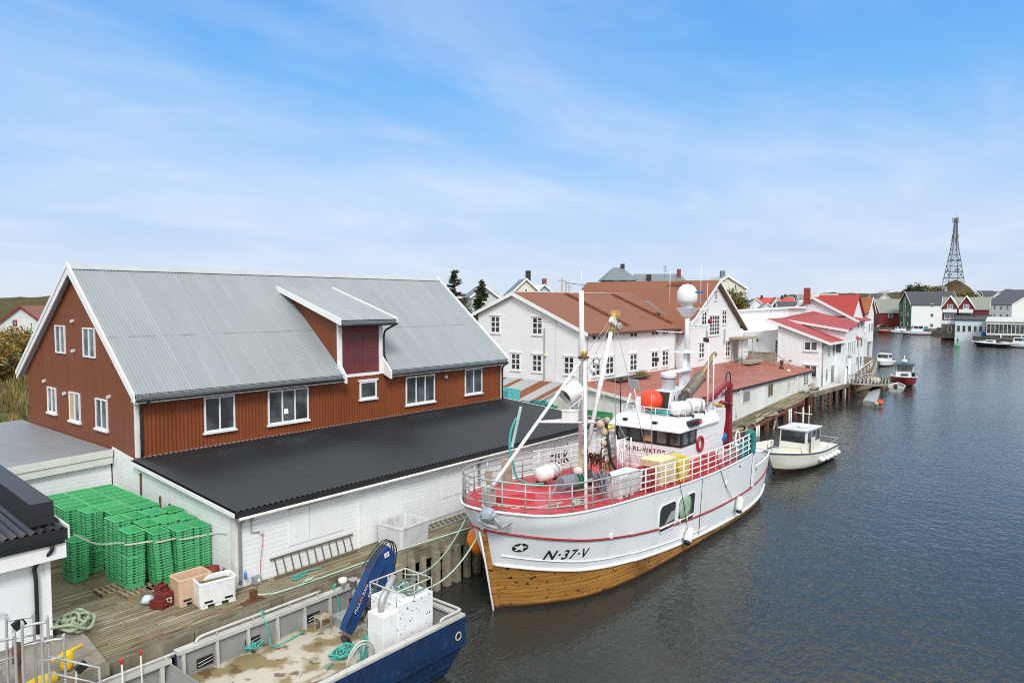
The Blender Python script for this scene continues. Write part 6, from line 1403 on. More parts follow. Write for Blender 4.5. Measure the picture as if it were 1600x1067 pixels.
m = MB(); m.tube(smoothpath([(39.15, 16.05, 7.4), (39.2, 16.05, 7.75), (39.5, 16.05, 7.9), (39.75, 16.05, 7.7), (39.8, 16.05, 7.3)], 5), .035, 6); m.tube(smoothpath([(39.3, 15.8, 6.9), (39.0, 15.75, 6.5), (39.0, 15.75, 5.9), (39.4, 15.8, 5.6)], 5), .03, 6); m.build('hydraulic_hose', M_BLACK, rc2)
rope('hose', 'yellow hose curling down behind the wheelhouse beside the red crane', smoothpath([(36.7, 15.7, 6.35), (37.5, 15.6, 6.2), (37.9, 15.6, 5.6), (37.8, 15.6, 5.0), (37.2, 15.6, 4.3), (36.9, 15.55, 3.7)], 6), .06, paint('yellow_hose', (.6, .36, .06), .5, .15), cat='hose')
rb3 = random.Random(15); m = MB(); m.grid(lambda u, v: (37.4 + 1.2 * math.cos(u * 6.283) * math.sin(v * 3.1416) * rb3.uniform(.8, 1.12), 15.9 + .55 * math.sin(u * 6.283) * math.sin(v * 3.1416) * rb3.uniform(.8, 1.12), 4.32 - .42 * math.cos(v * 3.1416)), 16, 8); tag(m.build('tarpaulin', paint('blue_tarpaulin', (.02, .14, .42), .55, .3, 3)), 'crumpled blue tarpaulin heaped at the stern behind the railing', 'tarpaulin')
teal = paint('teal_net', (.02, .20, .19), .9, .3, 12)
rn2 = random.Random(16); m = MB()
m.grid(lambda u, v: hullp(37.0 + 1.5 * u, 3.4, -.17 + rn2.uniform(-.02, .02)) + V((0, 0, 1.0 * v)), 12, 6); tag(m.build('trawl_net', teal, solid=.04), 'teal net hung along the inside of the stern railing', 'net')
m = MB(); m.tube(smoothpath([hullp(38.62, 3.5, -.05) + V((0, 0, .05)), hullp(38.65, 3.5, 0) + V((0, 0, .9)), hullp(38.5, 3.5, -.1) + V((0, 0, 1.25)), hullp(38.3, 3.5, -.3) + V((0, 0, .9))], 5), .17, 8); tag(m.build('trawl_net', teal), 'thick teal net roll draped over the end post of the railing', 'net')
m = MB(); m.grid(lambda u, v: hullp(35.2 + 1.5 * u, 3.4, -.2 + rn2.uniform(-.015, .015)) + V((0, 0, .15 + .75 * v)), 8, 4); tag(m.build('canvas_sheet', paint('dusty_pink_canvas', (.36, .22, .21), .8, .15), None, solid=.02), 'dusty pink canvas tied inside the railing ahead of the teal net', 'canvas')
rope('trawl_net', 'teal net heap lying in the low stern well', ropepile((40.4, 15.6, 2.0), .9, .5, 50, .6, random.Random(33)), .06, teal)
m = MB(); m.tube(smoothpath([(42.2, 16.6, 1.8), (42.2, 16.6, 3.6), (42.5, 16.6, 3.9), (42.8, 16.6, 3.6), (42.8, 16.6, 1.8)], 5), .05, 8); m.build('stern_hoop', M_TRIM, tr)
# mooring lines from the bow to the quay
rope('mooring_rope', 'green mooring line sagging from the bow down under the quay', sag((19.9, 18.3, 4.0), (18.4, 20.6, 1.2), .9), .03, M_ROPE_P)
rope('mooring_rope', 'green mooring line from the bow to the blue workboat end rail', sag((20.1, 17.9, 3.2), (16.4, 17.4, 2.05), .5), .03, M_ROPE_P)
# ------------------------------------------------------------------ houses along the quay
M_ROOF_BR = roof_metal('brown_roof_sheet', (0.235, 0.092, 0.052), False, 0.6, streak=0.08, spec=0.2)
M_ROOF_RED = roof_metal('red_roof_sheet', (0.36, 0.045, 0.04), False, 0.5, streak=0.1, spec=0.3)
def redfelt():
    t = NT('worn_red_felt'); p = t.pos()
    c = t.mix(t.ramp(t.noise(p, .5, 6, .65), .3, .7), (.27, .075, .05), (.40, .14, .095))
    c = t.mix(t.ramp(t.noise(t.mapv(p, (.35, 1.6, 1)), .8, 6, .7), .52, .7, 0, .6), c, (.19, .06, .04))
    c = t.mix(t.ramp(t.noise(p, 1.7, 6, .75), .60, .72, 0, .55), c, (.42, .25, .2))
    return t.set(c, .5, spec=.35)
M_FELT = redfelt()
OLDG = glass('old_window_glass', (0.022, 0.024, 0.024), .12)
def win6(parent, o, u, n, w, h, frame=None, cols=2, rows=3, head=.05):
    return window(parent, o, u, n, w, h, cols, rows, .11, .11, frame or M_TRIM, OLDG, sill=.05, head=head, proud=.06)

# big white house, ridge along the quay
h1 = thing('white_house', 'large white boarded house with a brown roof behind the foremast', 'house', (57, 38, 3))
HX0, HX1, HY0, HY1, HR, HRZ = 48.7, 65.2, 32.0, 43.9, 39.6, 12.72
s1, s2 = (HRZ - 9.5) / (HR - HY0), (HRZ - 10.95) / (HY1 - HR)
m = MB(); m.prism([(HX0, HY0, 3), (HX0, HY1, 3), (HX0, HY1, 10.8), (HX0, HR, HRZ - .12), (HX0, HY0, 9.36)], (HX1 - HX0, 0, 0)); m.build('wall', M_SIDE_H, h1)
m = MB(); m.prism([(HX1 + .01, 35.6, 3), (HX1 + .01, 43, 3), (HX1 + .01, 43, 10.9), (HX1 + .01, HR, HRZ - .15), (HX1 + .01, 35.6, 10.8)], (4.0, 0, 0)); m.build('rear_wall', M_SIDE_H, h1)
for (x0, x1, y) in ((HX0 - .35, HX1 + .3, HY0 - .45), (HX1 + .302, 70, 35.0)):
    m = MB(); zz = HRZ - (HR - y) * s1
    m.prism([(x0, HR, HRZ), (x0, y, zz), (x0, y, zz - .1), (x0, HR, HRZ - .1)], (x1 - x0, 0, 0)); m.build('roof', M_ROOF_BR, h1)
    m = MB(); m.box(x0, x1, y - .06, y - .004, zz - .20, zz - .03); m.build('gutter', paint('rust_gutter', (.12, .06, .045), .6, .2), h1)
m = MB(); zz = HRZ - (HY1 + .5 - HR) * s2; m.prism([(HX0 - .35, HR + .002, HRZ), (HX0 - .35, HY1 + .5, zz), (HX0 - .35, HY1 + .5, zz - .1), (HX0 - .35, HR + .002, HRZ - .1)], (70 - HX0, 0, 0)); m.build('roof', M_ROOF_BR, h1)
m = MB(); m.tube([(HX0 - .3, HR, HRZ + .03), (70, HR, HRZ + .03)], .07, 6); m.build('ridge_cap', paint('pale_ridge', (.5, .42, .38), .6, .1), h1)
for y, zz in ((HY0 - .47, HRZ - (HR - HY0 + .47) * s1), (HY1 + .52, HRZ - (HY1 + .52 - HR) * s2)):
    m = MB(); m.prism([(HX0 - .36, HR, HRZ + .04), (HX0 - .36, y, zz + .04), (HX0 - .36, y, zz - .26), (HX0 - .36, HR, HRZ - .30)], (-.06, 0, 0)); m.build('barge_board', M_TRIM, h1)
for x in (56.3, 65.0):                                  # snow ladders on the brown roof
    m = MB()
    a, b = V((x, HR - .2, HRZ - .2 * s1 + .1)), V((x, HY0 + .4, HRZ - (HR - HY0 - .4) * s1 + .1))
    m.beam(a + V((-.2, 0, 0)), b + V((-.2, 0, 0)), .06, .06); m.beam(a + V((.2, 0, 0)), b + V((.2, 0, 0)), .06, .06)
    for i in range(22): c = a.lerp(b, (i + .5) / 22); m.beam(c + V((-.25, 0, .05)), c + V((.25, 0, .05)), .16, .05)
    m.build('roof_ladder', paint('rust_ladder', (.20, .055, .02), .8, .3), h1)
for (y0, z0) in ((42.35, 9.02), (37.55, 9.02)): win6(h1, (HX0, y0, z0), (0, -1, 0), (-1, 0, 0), 1.15, 1.58)
for (y0, z0) in ((39.92, 5.78), (37.53, 5.78), (34.15, 5.78)): win6(h1, (HX0, y0, z0), (0, -1, 0), (-1, 0, 0), 1.08, 1.55)
for x in (49.6, 51.78, 55.9, 59.95, 62.15):
    win6(h1, (x, HY0, 5.62), (1, 0, 0), (0, -1, 0), 1.35, 1.58)
    window(h1, (x, HY0, 8.70), (1, 0, 0), (0, -1, 0), 1.32, .56, 2, 1, .07, .16, M_TRIM, OLDG, proud=.05)
window(h1, (HX1 + 1.2, 35.59, 9.6), (1, 0, 0), (0, -1, 0), 1.5, .8, 2, 1, .07, .12, M_TRIM, OLDG, proud=.05)
m = MB()
for x in (HX0 + .14, 64.95): m.tube(smoothpath([(x, HY0 - .45, 9.3), (x, HY0 - .4, 9.15), (x, HY0 - .09, 8.7), (x, HY0 - .09, 5.2)], 4), .06, 8)
m.build('downpipe', M_GREYM, h1)
m = MB(); m.box(HX0 - .10, HX0 - .02, 36.15, 36.25, 5.2, 9.6); m.build('cable_duct', M_GREYM, h1)
m = MB(); m.box(HX0 - .04, HX0 - .005, 34.95, 35.06, 5.0, 10.2); m.box(HX0 - .045, HX0 - .006, 35.0, 36.9, 10.2, 10.28); m.build('cover_strip', M_TRIM_OLD, h1)
m = MB(); m.box(HX0 - .06, HX0 + .1, HY0 - .06, HY0 + .1, 4.9, 9.3); m.build('corner_board', M_TRIM, h1)
m = MB(); m.lathe([(.1, 0), (.13, .1), (.1, .2)], (HX0 - .14, 36.05, 7.2), (0, 0, 1), 10); m.build('wall_lamp', paint('pale_yellow_lamp', (.7, .6, .3), .4), h1)
m = MB(); m.prism([(50.0, 44.0, 3), (60, 44.0, 3), (60, 44.0, 10.7), (50, 44.0, 10.7)], (0, .2, 0)); m.build('yellow_wall', paint('yellow_boards', (.62, .42, .08), .6, .1), h1)

# steep gabled white house with its gable to the water
h2 = thing('gabled_house', 'white house with a tall steep gable and small paned windows facing the water', 'house', (73, 38, 3))
GYw, GAX, GAZ = 31.3, 73.0, 14.25
def g2(x): return GAZ - abs(x - GAX) * (5.35 / 8.15)
m = MB(); m.prism([(65.6, GYw, 3), (80.2, GYw, 3), (80.2, GYw, g2(80.2) - .12), (GAX, GYw, GAZ - .12), (65.6, GYw, g2(65.6) - .12)], (0, 16, 0)); m.build('wall', M_SIDE_H, h2)
for sg_ in (-1, 1):
    xe = GAX + sg_ * 8.2; m = MB(); m.prism([(GAX, GYw - .5, GAZ), (xe, GYw - .5, g2(xe)), (xe, GYw - .5, g2(xe) - .1), (GAX, GYw - .5, GAZ - .1)], (0, 17, 0)); m.build('roof', M_ROOF_BR, h2)
    m = MB(); m.prism([(GAX, GYw - .502, GAZ + .06), (xe, GYw - .502, g2(xe) + .06), (xe, GYw - .502, g2(xe) - .22), (GAX, GYw - .502, GAZ - .26)], (0, -.06, 0)); m.build('barge_board', M_TRIM, h2)
    m = MB(); m.prism([(GAX, GYw - .5, GAZ - .27), (xe, GYw - .5, g2(xe) - .23), (xe, GYw - .5, g2(xe) - .31), (GAX, GYw - .5, GAZ - .35)], (0, .5, 0)); m.build('soffit', paint('brown_soffit', (.16, .11, .08), .7, .1), h2)
for x, z, w_, h_, c, r_ in ((72.55, 12.1, .85, 1.05, 2, 3), (69.5, 9.45, 1.3, 1.5, 2, 3), (71.45, 8.3, 2.7, 2.15, 4, 5), (74.75, 9.45, 1.3, 1.55, 2, 3), (68.95, 6.0, 1.35, 1.65, 2, 3), (75.9, 5.75, 1.3, 1.8, 2, 3)): win6(h2, (x, GYw, z), (1, 0, 0), (0, -1, 0), w_, h_, cols=c, rows=r_)
m = MB(); m.box(70.7, 70.95, GYw - .12, GYw - .01, 7.75, 8.75); m.box(75.4, 75.6, GYw - .12, GYw - .01, 7.2, 8.9); m.build('wall_duct', M_GREYM, h2)
m = MB()
for i in range(12):
    t_ = i / 12; m.beam((72.6, 34 + i * .22, GAZ - .3 + .12), (71.9, 34 + i * .22, g2(71.9) + .14), .12, .05)
m.build('roof_ladder', bpy.data.materials['rust_ladder'], h2)
m = MB(); la, lb_ = V((66.3, 33.8, 10.6)), V((63.9, 34.6, 12.0))
for o_ in (V((0, 0, 0)), V((.1, .4, .05))): m.beam(la + o_, lb_ + o_, .06, .06)
for i in range(10): c = la.lerp(lb_, (i + .5) / 10); m.beam(c, c + V((.1, .4, .05)), .04, .04)
tag(m.build('roof_ladder', M_ALU), 'short aluminium ladder lying where the two brown roofs meet', 'ladder')
# scaffold with white panels beside the gable
o = thing('scaffold', 'small scaffold with a white panel and pallets on the red flat roof', 'scaffold', (78.5, 30.6, 5.1))
for x in (77.0, 80.2):
    for y in (29.8, 31.0):
        m = MB(); m.tube([(x, y, 4.9), (x, y, 8.0)], .045, 6); m.build('pole', M_GREYM, o)
for z in (6.3, 7.95):
    m = MB(); m.tube([(77.0, 29.8, z), (80.2, 29.8, z)], .04, 6); m.build('ledger', M_GREYM, o)
m = MB(); m.box(77.5, 80.1, 30.3, 30.4, 5.6, 7.7); m.build('panel', M_TRIM, o)
m = MB(); m.box(76.6, 80.8, 29.4, 31.1, 7.75, 7.95); m.build('plank_platform', M_PILE, o)
m = MB(); m.box(77.0, 81.3, 28.9, 30.2, 4.98, 5.28); m.build('pallet_stack', M_PILE, o)

# low shed with the red flat roof, set at a slight angle
fl = thing('flat_roofed_shed', 'long low white shed with a worn red flat roof on the old quay', 'shed', (66, 27, 2))
def fy(x): return 24.42
def fz(x, y): return 4.08 + (y - 24.42) * 0.158
def pz_(x): return lin(x, [(46, .72), (58, .92), (64, 1.15), (71, 1.5), (80, 1.95), (86, 2.0)])
FXA, FXB = 47.3, 85.6
c4 = [(FXA, fy(FXA)), (FXB, fy(FXB)), (FXB, 31.25), (65.6, 31.25), (65.2, 31.95), (FXA, 31.95)]
m = MB(); xa, xb = FXA + .25, FXB - .3
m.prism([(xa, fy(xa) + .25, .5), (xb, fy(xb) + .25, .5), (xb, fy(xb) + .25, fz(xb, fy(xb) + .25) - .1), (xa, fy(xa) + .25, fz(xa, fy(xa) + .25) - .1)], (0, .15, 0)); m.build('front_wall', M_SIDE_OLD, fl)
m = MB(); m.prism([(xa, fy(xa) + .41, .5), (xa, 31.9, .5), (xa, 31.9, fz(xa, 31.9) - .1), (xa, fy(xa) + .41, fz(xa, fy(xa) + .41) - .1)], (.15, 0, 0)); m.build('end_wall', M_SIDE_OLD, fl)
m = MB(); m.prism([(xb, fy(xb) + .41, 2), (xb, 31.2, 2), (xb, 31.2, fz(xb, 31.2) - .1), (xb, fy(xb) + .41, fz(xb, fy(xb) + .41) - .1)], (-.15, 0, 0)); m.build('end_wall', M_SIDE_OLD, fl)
m = MB(); m.prism([(x, y, fz(x, y)) for x, y in c4], (0, 0, -.09)); m.build('roof', M_FELT, fl)
m = MB(); m.prism([(FXA - .03, fy(FXA), fz(FXA, fy(FXA)) + .03), (FXA - .03, 31.95, fz(FXA, 31.95) + .03), (FXA - .03, 31.95, fz(FXA, 31.95) - .22), (FXA - .03, fy(FXA), fz(FXA, fy(FXA)) - .22)], (-.06, 0, 0)); m.build('verge_board', M_TRIM_OLD, fl)
m = MB(); m.prism([(FXA, fy(FXA) - .03, 4.03), (FXB, fy(FXB) - .03, 4.03), (FXB, fy(FXB) - .03, 3.84), (FXA, fy(FXA) - .03, 3.84)], (0, .025, 0)); m.build('eaves_board', M_BLACK, fl)
uu_ = V((1, 0, 0)); nn2 = V((0, -1, 0))
mesh_g = paint('grey_mesh', (.22, .23, .23), .7, .35, 16)
for (x, z, w_, h_, c, r_, pm, fm) in ((64.1, 2.45, 1.9, 1.15, 1, 1, mesh_g, M_TRIM_OLD), (70.9, 2.4, 1.3, 1.25, 2, 1, OLDG, paint('weathered_frame', (.34, .29, .2), .8, .2)), (76.5, 2.3, 1.2, 1.35, 2, 1, paint('pale_curtain', (.5, .5, .46), .8, .1), M_TRIM_OLD), (82.2, 2.45, 1.7, 1.4, 3, 4, OLDG, M_TRIM_OLD)):
    window(fl, V((x, fy(x) + .25, z)), uu_, nn2, w_, h_, c, r_, .09, .07, fm, pm, proud=.06)
m = MB(); m.obox(V((68.8, fy(68.6) + .22, 2.5)), (2.1, .05, 2.3), Matrix((uu_, -nn2, V((0, 0, 1)))).transposed()); m.build('sliding_door', flat, fl)
m = MB(); m.obox(V((79.8, fy(79.3) + .2, 2.75)), (.35, .1, 1.9), Matrix((uu_, -nn2, V((0, 0, 1)))).transposed()); m.build('pipe_cover', M_TRIM_OLD, fl)
for x in (62.6, 79.0):
    m = MB(); m.tube(smoothpath([(x + .6, fy(x) - .02, 3.8), (x + .3, fy(x) + .05, 3.65), (x, fy(x) + .18, 3.4), (x, fy(x) + .18, 1.3)], 4), .06, 6); m.build('downpipe', M_TRIM_OLD, fl)
m = MB(); m.lathe([(.3, 0), (.16, .25), (.14, .7), (.2, .72), (.16, .95)], (80.6, 26.6, fz(80.6, 26.6)), n=12); m.build('vent_cowl', M_RUST, fl)
m = MB(); m.ball((79.0, 25.3, fz(79, 25.3) + .16), .2, n=10); m.build('vent_cap', M_TRIM_OLD, fl)
m = MB(); m.box(51.5, 57.0, 30.4, 31.9, fz(54, 31.2) + .02, fz(54, 31.2) + .12); tag(m.build('board_pile', paint('dark_boards', (.06, .04, .03), .9, .3)), 'dark loose boards lying on the red flat roof below the white house', 'boards')
gt = MB(); rgt = random.Random(40)
for i in range(160):
    x, y = 57.6 + rgt.gauss(0, .6), 31.7 + rgt.uniform(-.2, .2); z = fz(58, 31.7); a = rgt.uniform(0, 6.28); gt.add([(x - .04, y, z), (x + .04, y, z), (x + .25 * math.cos(a), y + .15 * math.sin(a), z + rgt.uniform(.15, .5))], [(0, 1, 2)])
struct(gt.build('grass_tuft', paint('roof_grass', (.22, .22, .04), .9, .3), recalc=False), 'stuff')

# lean-to with the rust striped roof and the yard beside it
ls = thing('rusty_lean_to', 'lean-to with a rust striped corrugated roof against the white house gable', 'lean-to', (46.5, 38, 2))
def rust_roof():
    t = NT('rust_striped_sheet'); p = t.pos(); x, y, z = t.xyz(p)
    u = t.math('DIVIDE', y, .62); sh_ = t.n('ShaderNodeTexWhiteNoise', {'W': t.math('FLOOR', u)}, noise_dimensions='1D').outputs[0]
    n = t.noise(t.mapv(p, (.4, 1.2, 1)), 1.2, 5, .6)
    c = t.mix(t.ramp(t.math('ADD', sh_, t.math('MULTIPLY', t.math('SUBTRACT', n, .5), .35)), .47, .53), (.36, .37, .37), (.22, .075, .028))
    return t.set(c, .6)
m = MB(); corr_sheet(m, (48.66, 33.2, 5.05), (0, 1, 0), V((-1, 0, -.22)).normalized(), 11, 4.9, .22, .025, V((.22, 0, -1)).normalized() * -1)
m.prism([(48.66, 33.2, 5.0), (48.66, 44.2, 5.0), (43.9, 44.2, 3.95), (43.9, 33.2, 3.95)], (0, 0, -.06)); m.build('roof', rust_roof(), ls)
m = MB(); m.box(44.1, 44.25, 33.3, 44, 1.9, 3.9); m.prism([(44.25, 33.3, 1.9), (48.6, 33.3, 1.9), (48.6, 33.3, 4.9), (44.25, 33.3, 3.95)], (0, .12, 0)); m.build('wall', vboards('pale_boards', (.62, .62, .57), .2, .4), ls)
m = MB(); m.box(44.05, 44.09, 36.0, 39.5, 2.6, 3.4); m.build('opening', M_DARK, ls)
m = MB(); m.prism([(40.01, 22.5, 1.7), (47.2, 22.0, 1.7), (47.2, 34, 1.7), (46, 60, 1.7), (30, 60, 1.7), (34, 34.6, 1.7), (40.01, 34.6, 1.7)], (0, 0, .28)); struct(m.build('yard', M_CONC))
for z, lb__ in ((1.98, 'lower turquoise plastic bin of the pair beyond the red warehouse corner'), (3.42, 'upper turquoise plastic bin stacked on another beyond the red warehouse corner')):
    tub('plastic_bin', lb__, 43.0, 35.75, 0, 1.5, 1.8, 1.5, (.10, .50, .52), z=z, parent_cat='bin', drains=False)
for x, y, l_, w_, h_, lb__ in ((42.55, 32.5, 1.9, 3.0, 2.0, 'low green container with nets on it behind the black roof'), (42.9, 27.9, 2.0, 3.1, 1.9, 'long green container seen between the foremast and the derrick boom')):
    tub('green_container', lb__, x, y, 0, l_, w_, h_, (.03, .25, .07), z=2.0, parent_cat='container', drains=False, feet=False, da=.2)
rope('net_heap', 'teal net heaped on the low green container', ropepile((42.5, 32.0, 4.0), .7, 1.0, 50, .35, random.Random(41)), .06, teal)
for i, (x, y, lb__, cl) in enumerate(((41.4, 26.0, 'grey tub with a yellow lid on the quay behind the derrick', (.42, .42, .42)), (41.2, 23.9, 'grey tub with a tan lid on the quay behind the derrick', (.45, .45, .44)))):
    tub('fish_tub', lb__, x, y, 0, 1.6, 1.7, 1.25, cl, z=2.0, lid=((.75, .6, .04), (.62, .45, .2))[i], drains=False)

# modern white house group
h3 = thing('modern_house', 'modern white house with stepped red roofs and a glazed corner by the pier', 'house', (95, 28, 2))
m = MB(); m.prism([(86, 23.8, 2), (86, 28.9, 2), (86, 28.9, 9.0), (86, 23.8, 7.3)], (6.5, 0, 0)); m.build('wall', M_WV, h3)
m = MB(); m.prism([(87.8, 28.9, 2), (87.8, 34, 2), (87.8, 34, 8.0), (87.8, 28.9, 8.6)], (5, 0, 0)); m.build('wall', M_WV, h3)
m = MB(); m.prism([(92.0, 22.75, 2), (92.0, 30.2, 2), (92.0, 30.2, 9.55), (92.0, 22.75, 8.35)], (8.5, 0.85, 0)); m.build('wall', M_WV, h3)
m = MB(); m.prism([(105, 25.0, 2), (105, 35.2, 2), (105, 35.2, 9.5), (105, 30.5, 12.5), (105, 25.0, 9.3)], (11, 1.1, 0)); m.build('wall', M_WV, h3)
m = MB(); m.prism([(85.6, 22.85, 7.28), (85.6, 30.2, 9.90), (85.6, 30.2, 9.78), (85.6, 22.85, 7.16)], (7.3, 0, 0)); m.build('roof', M_ROOF_RED, h3)
m = MB(); m.prism([(85.59, 22.8, 7.31), (85.59, 30.25, 9.96), (85.59, 30.25, 9.62), (85.59, 22.8, 6.97)], (-.06, 0, 0)); m.box(85.6, 92.0, 22.78, 22.84, 6.98, 7.28); m.build('fascia', M_TRIM, h3)
m = MB(); m.add([(91.6, 30.7, 9.82), (91.6, 22.4, 8.56), (100.9, 23.3, 9.25), (104.9, 30.4, 10.6), (91.6, 30.7, 9.7), (91.6, 22.4, 8.44), (100.9, 23.3, 9.13), (104.9, 30.4, 10.48)], [(0, 1, 2, 3), (4, 7, 6, 5), (0, 4, 5, 1), (1, 5, 6, 2), (2, 6, 7, 3), (3, 7, 4, 0)]); m.build('roof', M_ROOF_RED, h3)
m = MB(); m.prism([(91.59, 22.35, 8.60), (91.59, 30.75, 9.88), (91.59, 30.75, 9.58), (91.59, 22.35, 8.30)], (-.06, 0, 0)); m.build('fascia', M_TRIM, h3)
for sg_, ye_, ze_ in ((-1, 24.2, 9.22), (1, 35.8, 9.35)):
    m = MB(); m.prism([(104.6, 30.5, 12.66), (104.6, ye_, ze_ + .08), (104.6, ye_, ze_ - .04), (104.6, 30.5, 12.54)], (11.8, 1.1, 0)); m.build('roof', M_ROOF_RED, h3)
    m = MB(); m.prism([(104.59, 30.5, 12.74), (104.59, ye_, ze_ + .14), (104.59, ye_, ze_ - .22), (104.59, 30.5, 12.36)], (-.07, 0, 0)); m.build('barge_board', M_TRIM, h3)
m = MB(); m.prism([(105.2, 25.4, 2), (111.5, 25.4, 2), (111.5, 25.4, 10.0), (108.4, 25.4, 12.75), (105.2, 25.4, 10.0)], (0, 5.1, 0)); m.build('cross_wing', M_WV, h3)
for xe in (104.9, 111.8):
    m = MB(); m.prism([(108.4, 25.1, 12.95), (xe, 25.1, 9.9), (xe, 25.1, 9.78), (108.4, 25.1, 12.83)], (0, 5.5, 0)); m.build('roof', M_ROOF_RED, h3)
m = MB(); m.box(103.7, 104.5, 30.7, 31.4, 11.6, 13.9); m.build('chimney', paint('red_chimney', (.25, .03, .02), .7, .15), h3)
window(h3, (85.99, 25.85, 6.2), (0, -1, 0), (-1, 0, 0), 1.6, 1.15, 2, 1, .14, .14, M_TRIM, M_GLASS, sill=.08)
window(h3, (85.99, 25.75, 3.05), (0, -1, 0), (-1, 0, 0), 1.5, 1.5, 2, 1, .12, .12, M_TRIM, M_GLASS, head=.1)
window(h3, (87.79, 29.9, 5.1), (0, -1, 0), (-1, 0, 0), .9, 2.2, 2, 4, .14, .1, M_TRIM, M_GLASS, name='door')
window(h3, (91.99, 24.05, 5.7), (0, -1, 0), (-1, 0, 0), .85, 1.75, 1, 1, .07, .1, M_TRIM, M_GLASS)
for x in (88.2, 90.2): window(h3, (x, 23.79, 5.4), (1, 0, 0), (0, -1, 0), 1.0, 1.5, 1, 1, .08, .1, M_TRIM, M_GLASS2)
window(h3, (87.4, 23.79, 2.5), (1, 0, 0), (0, -1, 0), 1.0, 1.6, 1, 1, .08, .1, M_TRIM, M_GLASS2); window(h3, (89.6, 23.79, 2.05), (1, 0, 0), (0, -1, 0), 1.6, 2.3, 1, 1, .08, .1, M_TRIM, M_GLASS2, name='door')
for i in range(4):
    x = 93.2 + i * 1.8; y = 22.75 + (x - 92) * .1 - .012
    window(h3, (x, y, 5.4), (1, .1, 0), (.1, -1, 0), 1.0, 1.6, 1, 1, .08, .1, M_TRIM, M_GLASS2)
    window(h3, (x, y, 2.3), (1, .1, 0), (.1, -1, 0), 1.0, 1.8, 1, 1, .08, .1, M_TRIM, M_GLASS2)
for i in range(1):
    x = 113.2 + i * 2.6; y = 25.0 + (x - 105) * .1 - .012
    for z in (2.6, 5.6, 7.6): window(h3, (x, y, z), (1, .1, 0), (.1, -1, 0), 1.2, 1.4, 1, 1, .1, .1, M_TRIM, M_GLASS2)
for x in (106.2, 108.3, 110.4):
    for z in (2.8, 5.4, 8.2): window(h3, (x, 25.39, z), (1, 0, 0), (0, -1, 0), 1.2, 1.4, 1, 1, .1, .1, M_TRIM, M_GLASS2)
m = MB(); m.prism([(100.6, 23.2, 6.9), (105, 23.9, 6.9), (105, 25.2, 7.4), (100.6, 24.6, 7.4)], (0, 0, .1)); m.build('porch_roof', M_ROOF_RED, h3)
m = MB(); m.tube([(86.05, 23.7, 7.0), (86.05, 23.7, 2.1)], .06, 6); m.tube([(100.5, 23.2, 6.9), (100.5, 23.2, 2.1)], .06, 6); m.build('downpipe', M_GREYM, h3)
m = MB(); m.box(85.9, 85.97, 27.2, 27.5, 4.9, 5.0); m.lathe([(.08, 0), (.08, .3)], (87.7, 32.0, 7.0), n=8); m.lathe([(.08, 0), (.08, .3)], (92.5, 22.6, 3.8), n=8); m.build('wall_lamp', M_BLACK, h3)
# annex roofs on its landward side
m = MB(); m.prism([(88, 31, 7.5), (88, 44, 7.2), (88, 44, 6.9), (88, 31, 7.2)], (14, 0, 0)); m.prism([(96, 31.0, 3), (96, 46, 3), (96, 46, 10.1), (96, 31.0, 11.1)], (6, 0, 0)); m.prism([(95.7, 30.6, 11.3), (95.7, 46, 10.3), (95.7, 46, 10.05), (95.7, 30.6, 11.05)], (7, 0, 0)); m.prism([(88.2, 31.0, 3), (88.2, 43.6, 3), (88.2, 43.6, 7.0), (88.2, 31, 7.2)], (6, 0, 0))
m.build('annex', M_WV, h3)
# deck fence and stairs between the shed and this house
o = thing('deck_fence', 'grey boarded fence with a stair rail at the head of the red roof', 'fence', (83, 30, 4.8))
for i in range(24): MB().box(83.0, 83.05, 28.2 + i * .145, 28.2 + i * .145 + .12, 4.75, 5.95).build('board', M_PILE, o)
m = MB(); m.beam((82.98, 28.15, 5.98), (82.98, 31.7, 5.98), .1, .06); m.beam((82.98, 28.15, 5.9), (82.98, 25.6, 4.2), .08, .08); m.beam((82.98, 27.2, 5.2), (82.98, 27.2, 3.6), .08, .08, upv=(1, 0, 0)); m.beam((82.98, 28.15, 5.95), (82.98, 28.15, 4.0), .1, .1, upv=(1, 0, 0)); m.build('rail', M_PILE, o)
m = MB(); m.prism([(82.9, 28.2, 4.75), (82.9, 31.3, 4.75), (82.9, 31.3, 4.6), (82.9, 28.2, 4.6)], (3.0, 0, 0))
for i in range(7): m.box(83.1, 84.4, 28.15 - (i + 1) * .33, 28.15 - i * .33, 4.6 - i * .3, 4.65 - i * .3)
m.build('stair', M_PILE, o)

# house on stilts with the orange roof
st = thing('stilt_house', 'tall narrow white house on stilts with an orange tiled roof at the pier end', 'house', (143, 33, 0))
m = MB(); m.prism([(140.8, 31.2, 4.6), (145.4, 31.2, 4.6), (145.4, 31.2, 10.1), (143.1, 31.2, 12.5), (140.8, 31.2, 10.1)], (0, 9, 0)); m.build('wall', M_WV, st)
tile = roof_metal('orange_tiles', (.33, .10, .03), False, .6, dirt=(.2, .06, .03), streak=.3)
for xe in (140.4, 145.8):
    m = MB(); m.prism([(143.1, 30.9, 12.75), (xe, 30.9, 9.95), (xe, 30.9, 9.8), (143.1, 30.9, 12.6)], (0, 9.6, 0)); m.build('roof', tile, st)
    m = MB(); m.prism([(143.1, 30.89, 12.83), (xe, 30.89, 10.03), (xe, 30.89, 9.65), (143.1, 30.89, 12.4)], (0, -.08, 0)); m.build('barge_board', M_TRIM, st)
for x in (141.1, 145.1):
    for y in (31.5, 35): MB().box(x - .25, x + .25, y - .25, y + .25, -2, 4.6).build('stilt', M_TRIM, st)
for i in range(2): window(st, (141.4 + i * 2.0, 31.19, 6.5), (1, 0, 0), (0, -1, 0), 1.3, 1.5, 1, 1, .1, .1, M_TRIM, M_GLASS2)
m = MB()
